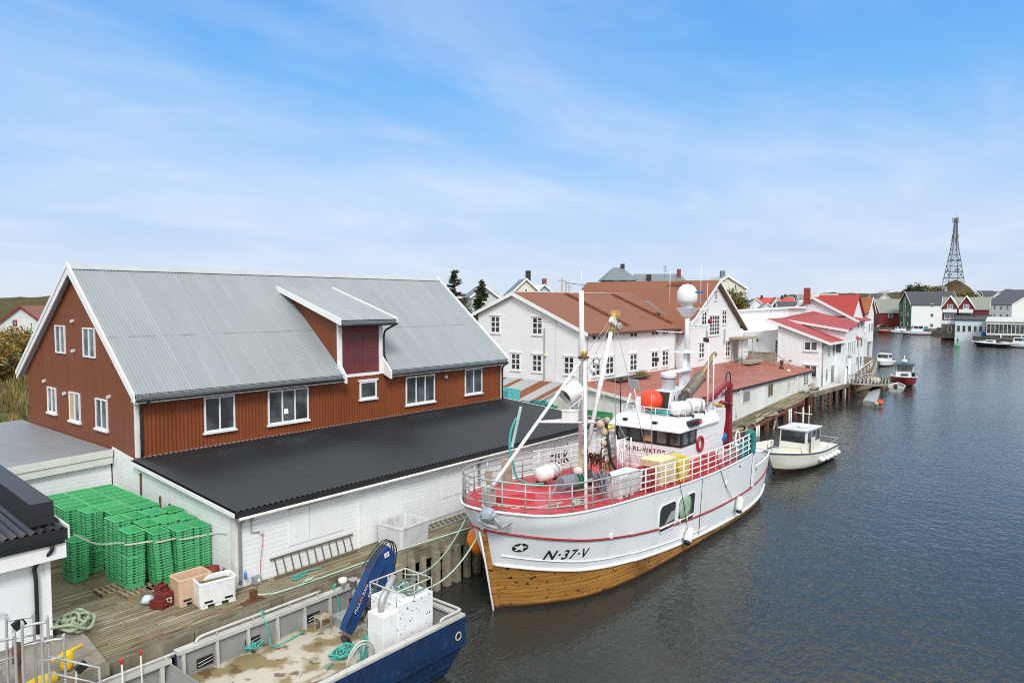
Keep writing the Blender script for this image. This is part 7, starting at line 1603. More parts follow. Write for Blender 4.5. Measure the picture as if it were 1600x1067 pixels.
for z in (5.2, 6.4, 7.5): m.box(138.8, 140.8, 31.3, 31.4, z, z + .06)
m.box(138.8, 138.9, 31.3, 32.4, 4.6, 7.6); m.build('balcony', M_TRIM, st)

# ------------------------------------------------------------------ old pier and newer pier
op = thing('old_pier', 'dilapidated brown timber pier in front of the flat roofed shed', 'pier', (66, 21.8, 2))
def pier_y(x): return lin(x, [(40, 21.4), (54, 21.7), (60, 22.6), (64, 22.5), (71, 22.65), (80, 22.8), (92, 22.3), (114, 24.6), (139, 29.2)])
ro = random.Random(50)
for i in range(10):                                      # separate broken runs of planking
    x0 = 48 + i * 3.15; x1 = x0 + 3.1; dzb = ro.uniform(-.12, .06)
    m = MB(); a, b = pier_y(x0) + (ro.uniform(.0, .9) if i < 7 else .1), pier_y(x1) + (ro.uniform(.0, .6) if i < 7 else .1)
    m.prism([(x0, a, pz_(x0) + dzb), (x1, b, pz_(x1) + dzb), (x1, fy(x1) + .22, pz_(x1)), (x0, fy(x0) + .22, pz_(x0))], (0, 0, -.09)); m.build('planking', M_DECK if i > 6 else planks('rotten_boards', (.15, .125, .075), (.30, .26, .18), .2, 'x', 3, moss=(.10, .10, .03), gap=.8), op)
brown = paint('iron_brown_timber', (.15, .055, .035), .85, .3, 3, dirt=(.06, .03, .02), dirt_amt=.6, bump=.3)
for i in range(12):
    x = 47.6 + i * 2.85 + ro.uniform(-.3, .3); y = pier_y(x)
    pile(op, x, y + .1, -2, pz_(x) - .08 + (ro.choice((0, .35, .5)) if i in (6, 10) else 0), .16, brown, True)
    if i % 2: pile(op, x + .5, y + 1.4, -2, pz_(x) - .15, .13, M_PILE_D, True)
m = MB()
for i in range(9): x = 47.6 + i * 3.2; m.beam((x, pier_y(x) + .08, pz_(x) - .22 + ro.uniform(-.1, .05)), (x + 3.3, pier_y(x + 3.3) + .08, pz_(x + 3.3) - .22 + ro.uniform(-.1, .05)), .2, .24)
m.build('edge_beam', brown, op)
for (x, dx) in ((58.2, 1.8), (63.0, -1.5), (66.2, 1.5), (68.2, -1.4), (54, 1.5)):
    m = MB(); m.beam((x, pier_y(x) + .02, -.6), (x + dx, pier_y(x + dx) + .02, pz_(x) + .1), .14, .14); m.build('brace', M_PILE, op)
for x in (61.6, 62.1, 70.6, 71.2, 48.9, 50.1):
    m = MB(); m.tube([(x, pier_y(x) - .22, -1), (x + .03, pier_y(x) - .2, pz_(x) - .1)], .085, 8); m.build('fender_pole', M_TRIM_OLD, op)
for i in range(14):
    m = MB(); x = 47 + ro.uniform(0, 20); y = pier_y(x) + ro.uniform(.2, 1.1); a = ro.uniform(-.7, .7)
    m.beam((x, y, pz_(x) + .06), (x + 1.8 * math.cos(a), y + .8 * math.sin(a), pz_(x) + .1 + ro.uniform(0, .22)), .18, .05); m.build('loose_board', M_PILE, op)
o = thing('bench', 'weathered bench of planks at the end of the flat roofed shed', 'bench', (80.5, 22.9, 2)); MB().box(79.6, 81.6, 22.7, 23.3, 2.5, 2.56).build('seat', M_PILE, o); MB().box(79.6, 81.6, 23.31, 23.36, 2.7, 2.95).build('backrest', M_PILE, o)
for x in (79.7, 81.4): MB().box(x, x + .1, 22.75, 23.3, 2, 2.5).build('leg', M_PILE, o)
npier = thing('new_pier', 'newer plank pier on dark piles running past the modern white house', 'pier', (108, 24, 2))
pts_ = [79.5, 86, 92, 100, 107, 114, 122, 130, 139]
m = MB(); m.prism([(x, pier_y(x), 2.02) for x in pts_] + [(139, 36, 2.02), (105, 30, 2.02), (86.1, 30, 2.02), (86.1, 24.4, 2.02), (79.5, 24.4, 2.02)], (0, 0, -.12)); m.build('plank_deck', planks('brown_deck_boards', (.16, .125, .085), (.25, .21, .155), .16, 'x', 4, gap=.5), npier)
m = MB(); 
for a, b in zip(pts_, pts_[1:]): m.beam((a, pier_y(a) - .05, 1.85), (b, pier_y(b) - .05, 1.85), .2, .4)
m.build('edge_beam', M_TIMBER, npier)
for i in range(24):
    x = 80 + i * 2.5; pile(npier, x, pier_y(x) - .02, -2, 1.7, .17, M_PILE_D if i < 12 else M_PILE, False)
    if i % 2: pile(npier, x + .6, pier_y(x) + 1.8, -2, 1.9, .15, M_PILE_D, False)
m = MB()
for a, b, dy in ((80, 91, .35), (80, 91, .9), (81, 91.5, 1.5)): m.beam((a, pier_y(a) + dy, 2.1), (b, pier_y(b) + dy, 2.1), .22, .12)
tag(m.build('plank_rail', M_TRIM_OLD), 'white painted timbers lying along the pier edge by the tall posts', 'timber')
m = MB()
for a, b in ((94, 122),): m.beam((a, pier_y(a) + .1, 2.75), (b, pier_y(b) + .1, 2.75), .1, .1)
for i in range(9): x = 94 + i * 3.5; m.beam((x, pier_y(x) + .1, 2.0), (x, pier_y(x) + .1, 2.74), .1, .1, upv=(1, 0, 0))
tag(m.build('handrail', M_TRIM_OLD), 'white handrail along the edge of the newer pier', 'handrail')
for k, (x, y, z1, lab) in enumerate(((91.0, 22.45, 4.1, 'shorter white post at the head of the gangway'), (93.0, 22.5, 5.1, 'taller white post with a lamp head at the gangway'))):
    o = thing('mooring_post', lab, 'post', (x, y, 2)); MB().tube([(x, y, 0), (x, y, z1)], .16, 8).build('shaft', M_TRIM, o)
    if k: MB().lathe([(.1, 0), (.28, .1), (.05, .5)], (x, y, z1), n=10).build('lamp_head', M_GREYM, o)
m = MB(); rw = random.Random(44); m.grid(lambda u, v: (117 + 1.6 * math.cos(u * 6.28) * math.sin(v * 3.14) * rw.uniform(.7, 1.1), 26.9 + .7 * math.sin(u * 6.28) * math.sin(v * 3.14), 2.4 - .5 * math.cos(v * 3.14)), 10, 6, smooth=False); tag(m.build('net_heap', paint('ochre_net', (.42, .24, .05), .9, .3)), 'ochre heap of nets on the pier against the white wall', 'net heap')
gw = thing('gangway', 'aluminium lattice gangway from the pier down to the floating dock', 'gangway', (97, 21.6, 1.5))
for y in (22.3, 21.1):
    m = MB(); m.tube([(92, y, 2.05), (105, y - .6, .75)], .06, 6); m.tube([(92.3, y, 3.1), (98, y - .3, 3.0), (104.5, y - .6, 1.8)], .05, 6)
    for i in range(9): t_ = i / 8; a = V((92, y, 2.05)).lerp(V((105, y - .6, .75)), t_); m.tube([a, a + V((.4, 0, 1.05))], .035, 5); m.tube([a, a + V((1.3, 0, .9))], .03, 5)
    m.build('side_truss', M_ALU, gw)
m = MB(); m.prism([(92, 21.1, 2.06), (92, 22.3, 2.06), (105, 21.7, .76), (105, 20.5, .76)], (0, 0, -.05)); m.build('walkway', M_ALU, gw)
fd = thing('floating_dock', 'grey floating dock with fenders below the gangway', 'dock', (103, 21, 0))
m = MB(); m.box(97, 122, 21.2, 24.0, -.3, .55); m.build('pontoon', M_DECK, fd)
m = MB(); m.prism([(88.5, 18.4, -.3), (88.9, 19.9, -.3), (104, 22.2, -.3), (104, 21.2, -.3)], (0, 0, .85)); m.build('walkway', M_ALU, fd)
for (x, y, r_, mt, lb__) in ((88.9, 18.1, .34, M_REDB, 'red ball fender at the near tip of the floating dock'), (87.8, 18.3, .3, paint('olive_buoy', (.3, .32, .2), .6), 'olive buoy floating at the tip of the floating dock'), (106, 21.6, .3, M_REDB, 'small red fender on the floating dock beside the nets')): tag(MB().ball((x, y, r_ + .1), r_).build('buoy', mt), lb__, 'buoy')
rope('net_heap', 'dark green net heap on the floating dock', ropepile((110, 22.4, .6), 1.2, .8, 40, .8, random.Random(45)), .1, paint('dark_green_net', (.02, .11, .07), .9, .3))
m = MB(); rw = random.Random(46); m.grid(lambda u, v: (107.5 + .9 * math.cos(u * 6.28) * math.sin(v * 3.14) * rw.uniform(.7, 1.1), 22.6 + .7 * math.sin(u * 6.28) * math.sin(v * 3.14), 1.1 - .5 * math.cos(v * 3.14)), 10, 6); tag(m.build('sack', paint('cream_sack', (.6, .52, .33), .8, .1)), 'pale cream sack beside the green net on the floating dock', 'sack')
# ------------------------------------------------------------------ small boats
def boat_hull(L, B, fb, bow_rise=.35, draft=.4, stern=.85, flare=.82, nu=24, nv=8):
    """returns fn(u, v, side): u 0 stern..1 bow, v 0 keel..1 sheer"""
    def half(u): return B / 2 * (stern + (1 - stern) * min(1, u / .35)) * (1 - max(0, (u - .45) / .55) ** 2.1)
    def fn(u, v, s):
        zs = fb * (1 + bow_rise * u ** 2.2); z = -draft * (1 - u ** 4 * .7) + (zs + draft * (1 - u ** 4 * .7)) * v
        w_ = half(u) * (flare + (1 - flare) * v) * min(1, (v * 2.2) ** .55 if v > 0 else 0)
        x = -L / 2 + L * u - (1 - v) * .14 * L * u ** 5
        return V((x, s * w_, z))
    return fn, half
def boat(name, label, loc, rot, L, B, fb, hullm, bottom=None, deckm=None, cab=None, group=None, cat='boat', trim=None, open_=False, extra=None, bow_rise=.35, draft=.4):
    o = thing(name, label, cat, loc, group); o.rotation_euler = (0, 0, rot)
    fn, half = boat_hull(L, B, fb, bow_rise, draft)
    def put(m, nm, mt, par=None, **k):
        ob = m.build(nm, mt, None, **k); ob.parent = par or o; return ob
    m = MB()
    for s in (-1, 1): m.grid(lambda u, v: fn(u, v, s), 24, 8, mif=lambda u, v: 1 if v < .34 else 0)
    m.add([fn(0, i / 8, -1) for i in range(9)] + [fn(0, i / 8, 1) for i in range(9)], [(i, i + 1, i + 10, i + 9) for i in range(8)], 0)
    put(m, 'hull', [hullm, bottom or hullm], recalc=False)
    m = MB(); dzk = -.28 if open_ else -.06
    m.grid(lambda u, v: (lambda a, b: a.lerp(b, v) + V((0, 0, dzk)))(fn(u * .985, 1 - (.2 if open_ else 0), -1) * V((1, .97, 1)) if False else V((fn(u * .985, 1, -1).x, fn(u * .985, 1, -1).y * .96, fn(u * .985, 1, -1).z)), V((fn(u * .985, 1, 1).x, fn(u * .985, 1, 1).y * .96, fn(u * .985, 1, 1).z))), 20, 4); put(m, 'deck', deckm or M_TRIM)
    m = MB()
    for s in (-1, 1): m.tube([fn(i / 20, 1, s) for i in range(21)], .05, 6)
    put(m, 'gunwale', trim or M_TRIM)
    if cab:
        for (x0, x1, w_, z0, z1, rake, wm, roofm, wins) in cab:
            m = MB(); m.prism([(x0, -w_ / 2, z0), (x1 + rake * .6, -w_ / 2, z0), (x1, -w_ / 2, z1), (x0, -w_ / 2, z1)], (0, w_, 0)); c_ = put(m, 'cabin', wm, bevel=.03)
            m = MB(); m.box(x0 - .12, x1 + .18, -w_ / 2 - .1, w_ / 2 + .1, z1, z1 + .10); put(m, 'cabin_roof', roofm, bevel=.03)
            if wins:
                zw0, zw1 = z0 + (z1 - z0) * .52, z1 - .10
                fx = lambda z: x1 + rake * .6 * (1 - (z - z0) / (z1 - z0))
                m = MB(); m.prism([(fx(zw0) + .012, -w_ / 2 + .12, zw0), (fx(zw0) + .012, w_ / 2 - .12, zw0), (fx(zw1) + .012, w_ / 2 - .12, zw1), (fx(zw1) + .012, -w_ / 2 + .12, zw1)], (.012, 0, 0)); put(m, 'windscreen', M_GLASS, c_)
                for s in (-1, 1):
                    n_ = wins
                    for i in range(n_):
                        a = x0 + .18 + (x1 - x0 - .2) * i / n_; b = a + (x1 - x0 - .2) / n_ - .14
                        m = MB(); m.box(a, b, s * (w_ / 2 + .004), s * (w_ / 2 + .02), zw0 + .02, zw1); put(m, 'window', M_GLASS, c_)
    if extra: extra(o, put, fn)
    return o
CREAM = paint('cream_gelcoat', (.70, .69, .60), .35, .04, obj=True); DKB = paint('dark_bottom', (.06, .03, .025), .6, .3, obj=True)
WGEL = paint('white_gelcoat', (.76, .78, .78), .35, .04, obj=True); NAVY = paint('navy_trim', (.02, .04, .09), .4, .1, obj=True)
def cb_extra(o, put, fn):
    m = MB(); m.lathe([(.3, 0), (.36, .05), (.36, .2), (.3, .26)], (-.2, .35, 2.85), n=18); put(m, 'radar', M_TRIM)
    m = MB(); m.tube([(-1.1, 0, 2.8), (-1.1, 0, 4.2)], .05, 8); m.tube([(-1.1, -.65, 3.75), (-1.1, .65, 3.75)], .03, 6); put(m, 'mast', M_TRIM)
    m = MB(); m.tube([(-.9, .5, 2.5), (-.9, .5, 4.4)], .025, 6); put(m, 'aerial', M_TRIM)
    for i in range(5):
        u = .07 + i * .095; p = fn(u, .6, 1) + V((0, .17, .10)); m = MB(); m.lathe([(.04, -.29), (.16, -.24), (.18, -.1), (.18, .1), (.16, .24), (.04, .29)], p, (1, 0, .15), 12); put(m, 'fender', WGEL)
    m = MB()
    for s in (-1, 1):
        m.tube([fn(0.02, 1, s) + V((0, 0, .0)), fn(.02, 1, s) + V((0, 0, .5)), fn(.3, 1, s) + V((0, 0, .45)), fn(.34, 1, s)], .022, 6)
    m.tube([fn(.02, 1, -1) + V((0, 0, .5)), fn(.02, 1, 1) + V((0, 0, .5))], .022, 6); put(m, 'stern_rail', M_ALU)
    m = MB()
    for s in (-1, 1): m.tube([fn(.72, 1, s), fn(.74, 1, s) + V((0, 0, .45)), fn(.97, 1, s) + V((0, 0, .5)), fn(.985, 1, s)], .02, 6)
    put(m, 'bow_rail', M_ALU)
    m = MB(); m.box(-.35, .35, 1.16, 1.18, 1.0, 2.3); put(m, 'side_door', CREAM)
boat('cabin_boat', 'cream cabin boat with a row of five white fenders along its side', (52.5, 16.1, 0), math.pi - .07, 9.8, 3.2, 1.1, CREAM, DKB, CREAM, [(-1.95, .65, 1.95, .95, 2.75, .25, CREAM, paint('navy_roof_edge', (.62, .63, .64), .4), 3)], extra=cb_extra, bow_rise=.55, trim=NAVY)
def rb_extra(o, put, fn):
    m = MB()
    for x in (-1.2, .2, 1.5): m.box(x - .12, x + .12, -.8, .8, .42, .46)
    put(m, 'thwart', CREAM)
    m = MB(); m.ball((-.3, 0, .5), .45, sz=.5); put(m, 'cover', WGEL)
boat('rowing_boat', 'cream clinker rowing boat moored between the pier and the cabin boat', (53.2, 19.3, 0), -.12, 5.4, 1.7, .75, CREAM, paint('olive_bottom', (.07, .08, .04), .6, .2), CREAM, open_=True, extra=rb_extra, draft=.25)
REDH = paint('red_hull', (.22, .012, .015), .4, .12, obj=True)
def red_extra(o, put, fn):
    m = MB(); m.tube([(.6, 0, 3.2), (.6, 0, 4.3)], .05, 6); m.ball((.5, 0, 3.5), .4, sz=.7); put(m, 'radar_mast', WGEL)
    m = MB(); m.tube([fn(.95, 1, 1), fn(.9, 1, 1) + V((0, 0, .9)), fn(.9, 1, -1) + V((0, 0, .9)), fn(.95, 1, -1)], .03, 6); put(m, 'bow_rail', M_ALU)
    m = MB(); m.lathe([(.2, 0), (.25, .5), (.1, .6)], (3.4, 1.0, 1.6), n=10); put(m, 'line_hauler', M_BLACK)
    m = MB(); m.box(1.98, 2.0, -.45, .45, 1.55, 1.8); put(m, 'name_plate', NAVY)
    m = MB(); m.box(-.9, 2.5, -1.3, 1.3, 3.05, 3.14); put(m, 'roof_rack', NAVY)
boat('red_boat', 'red hulled fishing boat with a white wheelhouse by the floating dock', (114.2, 20.3, 0), math.pi + .22, 9.2, 3.4, 1.15, REDH, DKB, M_GREYM, [(-.6, 1.7, 2.2, 1.1, 3.0, .3, WGEL, NAVY, 2)], extra=red_extra)
def mot_extra(o, put, fn):
    m = MB(); m.obox((-2.35, .0, .75), (.4, .35, .6)); m.obox((-2.4, 0, .2), (.15, .2, .9)); put(m, 'outboard_motor', M_BLACK, bevel=.04)
    m = MB(); m.ball((-.6, .3, .62), .2); put(m, 'red_can', M_REDB)
boat('grey_dinghy', 'grey open dinghy with a black outboard motor beside the red boat', (106.6, 19.7, 0), .12, 5.0, 1.9, .62, paint('grey_gelcoat', (.36, .40, .42), .5, .1), NAVY, M_GREYM, open_=True, extra=mot_extra)
boat('day_boat', 'small white day cruiser with a rounded cabin moored past the pier end', (146.5, 29.3, 0), math.pi * .98, 6.6, 2.5, .8, WGEL, NAVY, WGEL, [(-1.2, 1.2, 1.9, .8, 2.2, .4, WGEL, WGEL, 2)])
# across the harbour
boat('far_red_boat', 'flat orange red boat at the far quay beside the red boathouse', (303, 60.6, 0), 1.9, 6.5, 2.2, .9, paint('orange_hull', (.36, .05, .02), .5, .1), DKB, M_GREYM, open_=True)
boat('far_cabin_boat', 'white cabin cruiser with a dark canopy moored before the green gable', (300, 55.0, 0), 2.15, 8.0, 2.8, 1.0, WGEL, NAVY, WGEL, [(-1.6, 1.4, 2.0, 1.0, 2.6, .7, WGEL, NAVY, 2)])
boat('far_cruiser', 'white motor cruiser with a navy stripe moored before the white warehouse', (293.5, 49.0, 0), 1.95, 10.5, 3.1, 1.1, WGEL, NAVY, WGEL, [(-2.4, .9, 2.2, 1.1, 3.2, .9, WGEL, WGEL, 2)])
boat('far_dark_boat', 'black hulled speedboat moored across the harbour below the glazed restaurant', (228.5, 20.2, 0), 1.35, 8.5, 2.6, .9, paint('black_hull', (.01, .012, .018), .35, .1), paint('black_hull_bottom', (.01, .012, .018), .35), WGEL, [(-1.0, .8, 1.6, .9, 1.7, .8, WGEL, WGEL, 1)])
boat('far_white_boat', 'long white boat with covers beside the black speedboat', (229.5, 13.4, 0), 1.45, 10, 3.0, 1.0, WGEL, paint('tan_bottom', (.25, .2, .12), .6), WGEL, [(-2.5, 1.5, 2.3, 1.0, 2.5, .8, WGEL, WGEL, 2)])
boat('far_open_boat', 'small white open boat at the quay behind the black speedboat', (234, 22.5, 0), 1.3, 6, 2.1, .8, WGEL, WGEL, WGEL, [(-.5, .6, 1.3, .7, 1.3, .8, WGEL, M_GLASS2, 0)])
gb = thing('channel_buoy', 'green conical channel buoy floating in the far harbour', 'buoy', (224.2, 27.2, 0)); gm_ = paint('buoy_green', (.01, .34, .10), .5, .08)
MB().lathe([(.6, -.3), (.65, .2), (.5, .4), (.18, .5), (.16, 1.7), (.04, 1.8)], (224.2, 27.2, 0), n=14).build('body', gm_, gb); MB().lathe([(.3, 1.5), (.2, 2.0), (.02, 2.6)], (224.2, 27.2, 0), n=10).build('topmark', gm_, gb)
# ------------------------------------------------------------------ trees
def leafmats(nm, cols): return [paint(nm, c, .8, .25, 3, spec=.15) for c in cols]
L_OLIVE = leafmats('olive_leaves', [(.075, .085, .02), (.12, .11, .028), (.16, .10, .02)])
L_GOLD = leafmats('autumn_leaves', [(.20, .115, .02), (.13, .10, .025), (.27, .14, .025), (.20, .20, .09)])
L_DARK = leafmats('dark_leaves', [(.03, .04, .014), (.055, .06, .02), (.085, .075, .025)])
L_FIR = leafmats('fir_needles', [(.018, .03, .012), (.035, .045, .018), (.06, .055, .025)])
M_BARK = paint('bark', (.07, .055, .04), .9, .3, 4, spec=.1)
def crown(m, c, rx, ry, rz, nclump, nleaf, size, rnd, hollow=.35, nm=3):
    for _ in range(nclump):
        while True:
            p = V((rnd.uniform(-1, 1), rnd.uniform(-1, 1), rnd.uniform(-1, 1)))
            if hollow < p.length < 1: break
        k = rnd.uniform(.8, 1.12); cc = V(c) + V((p.x * rx * k, p.y * ry * k, p.z * rz * k)); mi = rnd.randrange(nm); cr = rnd.uniform(.12, .3) * (rx + ry + rz) / 3
        for _ in range(nleaf):
            q = cc + V((rnd.gauss(0, cr), rnd.gauss(0, cr), rnd.gauss(0, cr * .7))); a = V((rnd.gauss(0, 1), rnd.gauss(0, 1), rnd.gauss(0, 1))).normalized(); b = a.orthogonal().normalized(); s_ = size * rnd.uniform(.5, 1.2)
            m.add([q - a * s_, q + b * s_ * .6, q + a * s_, q - b * s_ * .6], [(0, 1, 2, 3)], mi)
def tree(name, label, base, h, rx, rz, mats, seed, dens=70, leaf=26, size=.22, group=None, cat='tree', trunk=.14, split=3):
    rnd = random.Random(seed); base = V(base); o = thing(name, label, cat, base, group)
    t_ = MB(); top = base + V((0, 0, h - rz * .9))
    t_.tube([base - V((0, 0, .4)), base.lerp(top, .6), top], [trunk * 1.2, trunk * .8, trunk * .4], 7)
    for i in range(split * 2):
        a = rnd.uniform(0, 6.28); s_ = base.lerp(top, rnd.uniform(.35, .95)); e_ = s_ + V((math.cos(a) * rx * .75, math.sin(a) * rx * .75, rz * rnd.uniform(.2, .9))); t_.tube([s_, s_.lerp(e_, .5) + V((0, 0, .1)), e_], [trunk * .5, trunk * .3, trunk * .1], 5)
    t_.build('trunk', M_BARK, o)
    m = MB()
    for i in range(split):
        a = 2 * math.pi * i / split + rnd.uniform(-.4, .4); off = V((math.cos(a), math.sin(a), 0)) * rx * .42 + V((0, 0, rnd.uniform(-.25, .2) * rz))
        crown(m, base + V((0, 0, h - rz)) + off, rx * .68, rx * .68, rz * .8, dens // split, leaf, size, rnd, .25, len(mats))
    m.build('crown', mats, o, recalc=False); return o
def conifer(label, base, h, r, seed, gappy=.0, lean=0.0):
    rnd = random.Random(seed); base = V(base); o = thing('conifer', label, 'conifer', base, 'conifers behind the red warehouse')
    t_ = MB(); tip = base + V((lean, 0, h)); t_.tube([base - V((0, 0, .5)), base.lerp(tip, .5), tip], [.2, .12, .03], 8)
    m = MB(); lv = int(h * 3.0)
    for i in range(lv):
        k = i / lv; z = .1 + .9 * k
        if rnd.random() < gappy * .5: continue
        for j in range(rnd.randint(3, 6)):
            a = rnd.uniform(0, 6.283); L = r * (1 - k) ** .75 * rnd.uniform(.55, 1.15) + .15; s_ = base.lerp(tip, z); e_ = s_ + V((math.cos(a) * L, math.sin(a) * L, L * rnd.uniform(-.22, .28)))
            t_.tube([s_, e_], [.035, .01], 4)
            n = int(14 + L * 26)
            for q in range(n):
                w_ = rnd.uniform(.2, 1.05); p = s_.lerp(e_, w_) + V((rnd.gauss(0, .10), rnd.gauss(0, .10), rnd.gauss(-.02, .08))); d_ = (e_ - s_).normalized() * rnd.uniform(.6, 1) + V((rnd.gauss(0, .5), rnd.gauss(0, .5), rnd.gauss(-.1, .35))); d_.normalize(); b_ = d_.orthogonal().normalized(); ln = rnd.uniform(.14, .30)
                m.add([p - d_ * ln, p + b_ * ln * .35, p + d_ * ln, p - b_ * ln * .35], [(0, 1, 2, 3)], rnd.choice((0, 0, 1, 1, 2)))
    t_.build('trunk', M_BARK, o); m.build('crown', L_FIR, o, recalc=False)
def gp(px_, d):                                        # ground point below a photo column at a depth
    p = at(px_, 470, d); return V((p.x, p.y, ground_z(p.x, p.y)))
def top_h(px_, py_, d): p = gp(px_, d); return at(px_, py_, d).z - p.z
conifer('taller loose conifer rising behind the red warehouse roof', gp(713, 80), top_h(711, 421, 80), 2.6, 61, .5, -.3)
conifer('shorter dense conifer beside the taller loose one', gp(752, 86), top_h(752, 437, 86), 2.1, 62, 0.0)
tree('bush', 'low dark bush at the foot of the taller conifer', gp(722, 78), top_h(722, 470, 78), 2.4, 2.0, L_DARK, 63, 50, 24, .2, cat='bush')
for i, (px_, py_, d, rx, rz, mats, lb__) in enumerate(((8, 505, 70, 3.0, 2.5, L_GOLD, 'golden autumn tree half hidden at the edge below the red roofed house'), (30, 508, 74, 2.4, 2.3, L_GOLD, 'golden brown autumn tree next to the red gable'), (-12, 525, 66, 2.6, 2.2, L_GOLD, 'yellowish bush spreading out of frame at the slope'))):
    tree('autumn_tree', lb__, gp(px_, d), top_h(px_, py_, d), rx, rz, mats, 70 + i, 110, 30, .17, 'autumn trees on the slope')
tree('tree', 'olive autumn tree beside the cream house behind the steep gable', gp(1142, 118), top_h(1140, 446, 118), 2.2, 2.3, L_OLIVE, 80, 80, 24, .2)
tree('bush', 'olive bush at the foot of the cream house', gp(1156, 122), top_h(1156, 462, 122), 2.0, 1.6, L_OLIVE, 81, 60, 24, .2, cat='bush')
tree('bush', 'dark rounded treetop just left of the grey hipped house', gp(929, 118), top_h(929, 447, 118), 1.4, 1.3, L_DARK, 82, 50, 22, .15, cat='bush')
for i, (px_, py_, d, rx, rz, mats, lb__) in enumerate(((1425, 443, 330, 4.5, 3.8, L_DARK, 'flat topped dark tree left of the mast hill'), (1440, 442, 335, 5.0, 4.0, L_DARK, 'dark tree between the flat topped tree and the mast hill'), (1456, 447, 330, 4.0, 3.4, L_OLIVE, 'olive tree at the left foot of the mast hill'), (1508, 456, 330, 4.5, 3.0, L_OLIVE, 'low olive thicket at the right foot of the mast hill'), (1576, 450, 420, 3.6, 3.2, L_OLIVE, 'round bare tree on the skyline above the white hotel'))):
    tree('tree', lb__, gp(px_, d), top_h(px_, py_, d), rx, rz, mats, 90 + i, 70, 20, .5, 'trees around the mast hill', trunk=.25)

# ------------------------------------------------------------------ houses in the distance
def block(name, label, o, az, L, W, z0, ze, zr, wall, roof, gable=None, wf=(), wg=(), chim=(), ridge='x', hip=0.0, over=.35, cat='house', group=None, trim=None):
    o = V(o); ux = V((math.cos(az), math.sin(az), 0)); uy = V((-math.sin(az), math.cos(az), 0)); zv = V((0, 0, 1))
    P = lambda x, y, z: V((o.x, o.y, 0)) + ux * x + uy * y + zv * z
    t_ = thing(name, label, cat, (o.x, o.y, z0), group); trim = trim or M_TRIM
    m = MB(); m.prism([P(0, 0, z0), P(L, 0, z0), P(L, W, z0), P(0, W, z0)], zv * (ze - z0)); m.build('wall', wall, t_)
    rm_ = MB(); e = over; tk = .16
    if ridge == 'x':
        A, B = [P(-e + hip, W / 2, zr), P(L + e - hip, W / 2, zr)]
        sl = (zr - ze) / (W / 2); lo = ze - e * sl
        c = [P(-e, -e, lo), P(L + e, -e, lo), P(L + e, W + e, lo), P(-e, W + e, lo)]
        if not hip:
            for x in (0.0, L - .1): g = MB(); g.prism([P(x, 0, ze), P(x, W, ze), P(x, W / 2, zr - .1)], ux * .1); g.build('gable', gable or wall, t_)
            b = MB()
            for x, s_ in ((-e, -1), (L + e, 1)):
                for cc in (0, 1): q_ = [c[0], c[3]][cc] if x < 0 else [c[1], c[2]][cc]; pk = A if x < 0 else B; b.prism([pk + zv * .1, q_ + zv * .1, q_ - zv * .22, pk - zv * .25], ux * s_ * .08)
            b.build('barge_board', trim, t_)
        rm_.prism([A, B, c[1], c[0]], zv * -tk); rm_.prism([B, A, c[3], c[2]], zv * -tk)
        if hip: rm_.prism([A, c[0], c[3]], zv * -tk); rm_.prism([B, c[2], c[1]], zv * -tk)
    elif ridge == 'y':
        A, B = P(L / 2, -e, zr), P(L / 2, W + e - hip, zr); sl = (zr - ze) / (L / 2); lo = ze - e * sl
        c = [P(-e, -e, lo), P(L + e, -e, lo), P(L + e, W + e, lo), P(-e, W + e, lo)]
        for y in (0.0, W - .1): g = MB(); g.prism([P(0, y, ze), P(L, y, ze), P(L / 2, y, zr - .1)], uy * .1); g.build('gable', gable or wall, t_)
        b = MB()
        for q_ in (c[0], c[1]): b.prism([A + zv * .1, q_ + zv * .1, q_ - zv * .22, A - zv * .25], uy * -.08)
        b.build('barge_board', trim, t_)
        rm_.prism([A, B, c[3], c[0]], zv * -tk); rm_.prism([B, A, c[1], c[2]], zv * -tk)
        if hip: rm_.prism([B, c[2], c[3]], zv * -tk)
    else:
        c = [P(-e, -e, ze), P(L + e, -e, zr), P(L + e, W + e, zr), P(-e, W + e, ze)]; rm_.prism([P(-e, -e, ze), P(L + e, -e, ze), P(L + e, W + e, zr), P(-e, W + e, zr)], zv * .25)
    rm_.build('roof', roof, t_)
    for (x, z, w_, h_, *k) in wf: window(t_, P(x, -.01, z), ux, -uy, w_, h_, k[0] if k else 1, 1, .12, .12, trim, M_GLASS2 if len(k) < 2 else k[1], proud=.08)
    for (y, z, w_, h_, *k) in wg: window(t_, P(-.01, y + w_, z), -uy, -ux, w_, h_, k[0] if k else 1, 1, .12, .12, trim, M_GLASS2, proud=.08)
    for (x, y, zt, w_, mt) in chim:
        m = MB(); q_ = P(x, y, 0); m.obox((q_.x, q_.y, zt - 1.2), (w_, w_, 2.4), Matrix((ux, uy, zv)).transposed()); m.build('chimney', mt, t_)
    return t_, P
AZR = -math.pi / 2 + YAW                                 # azimuth of the camera's right hand
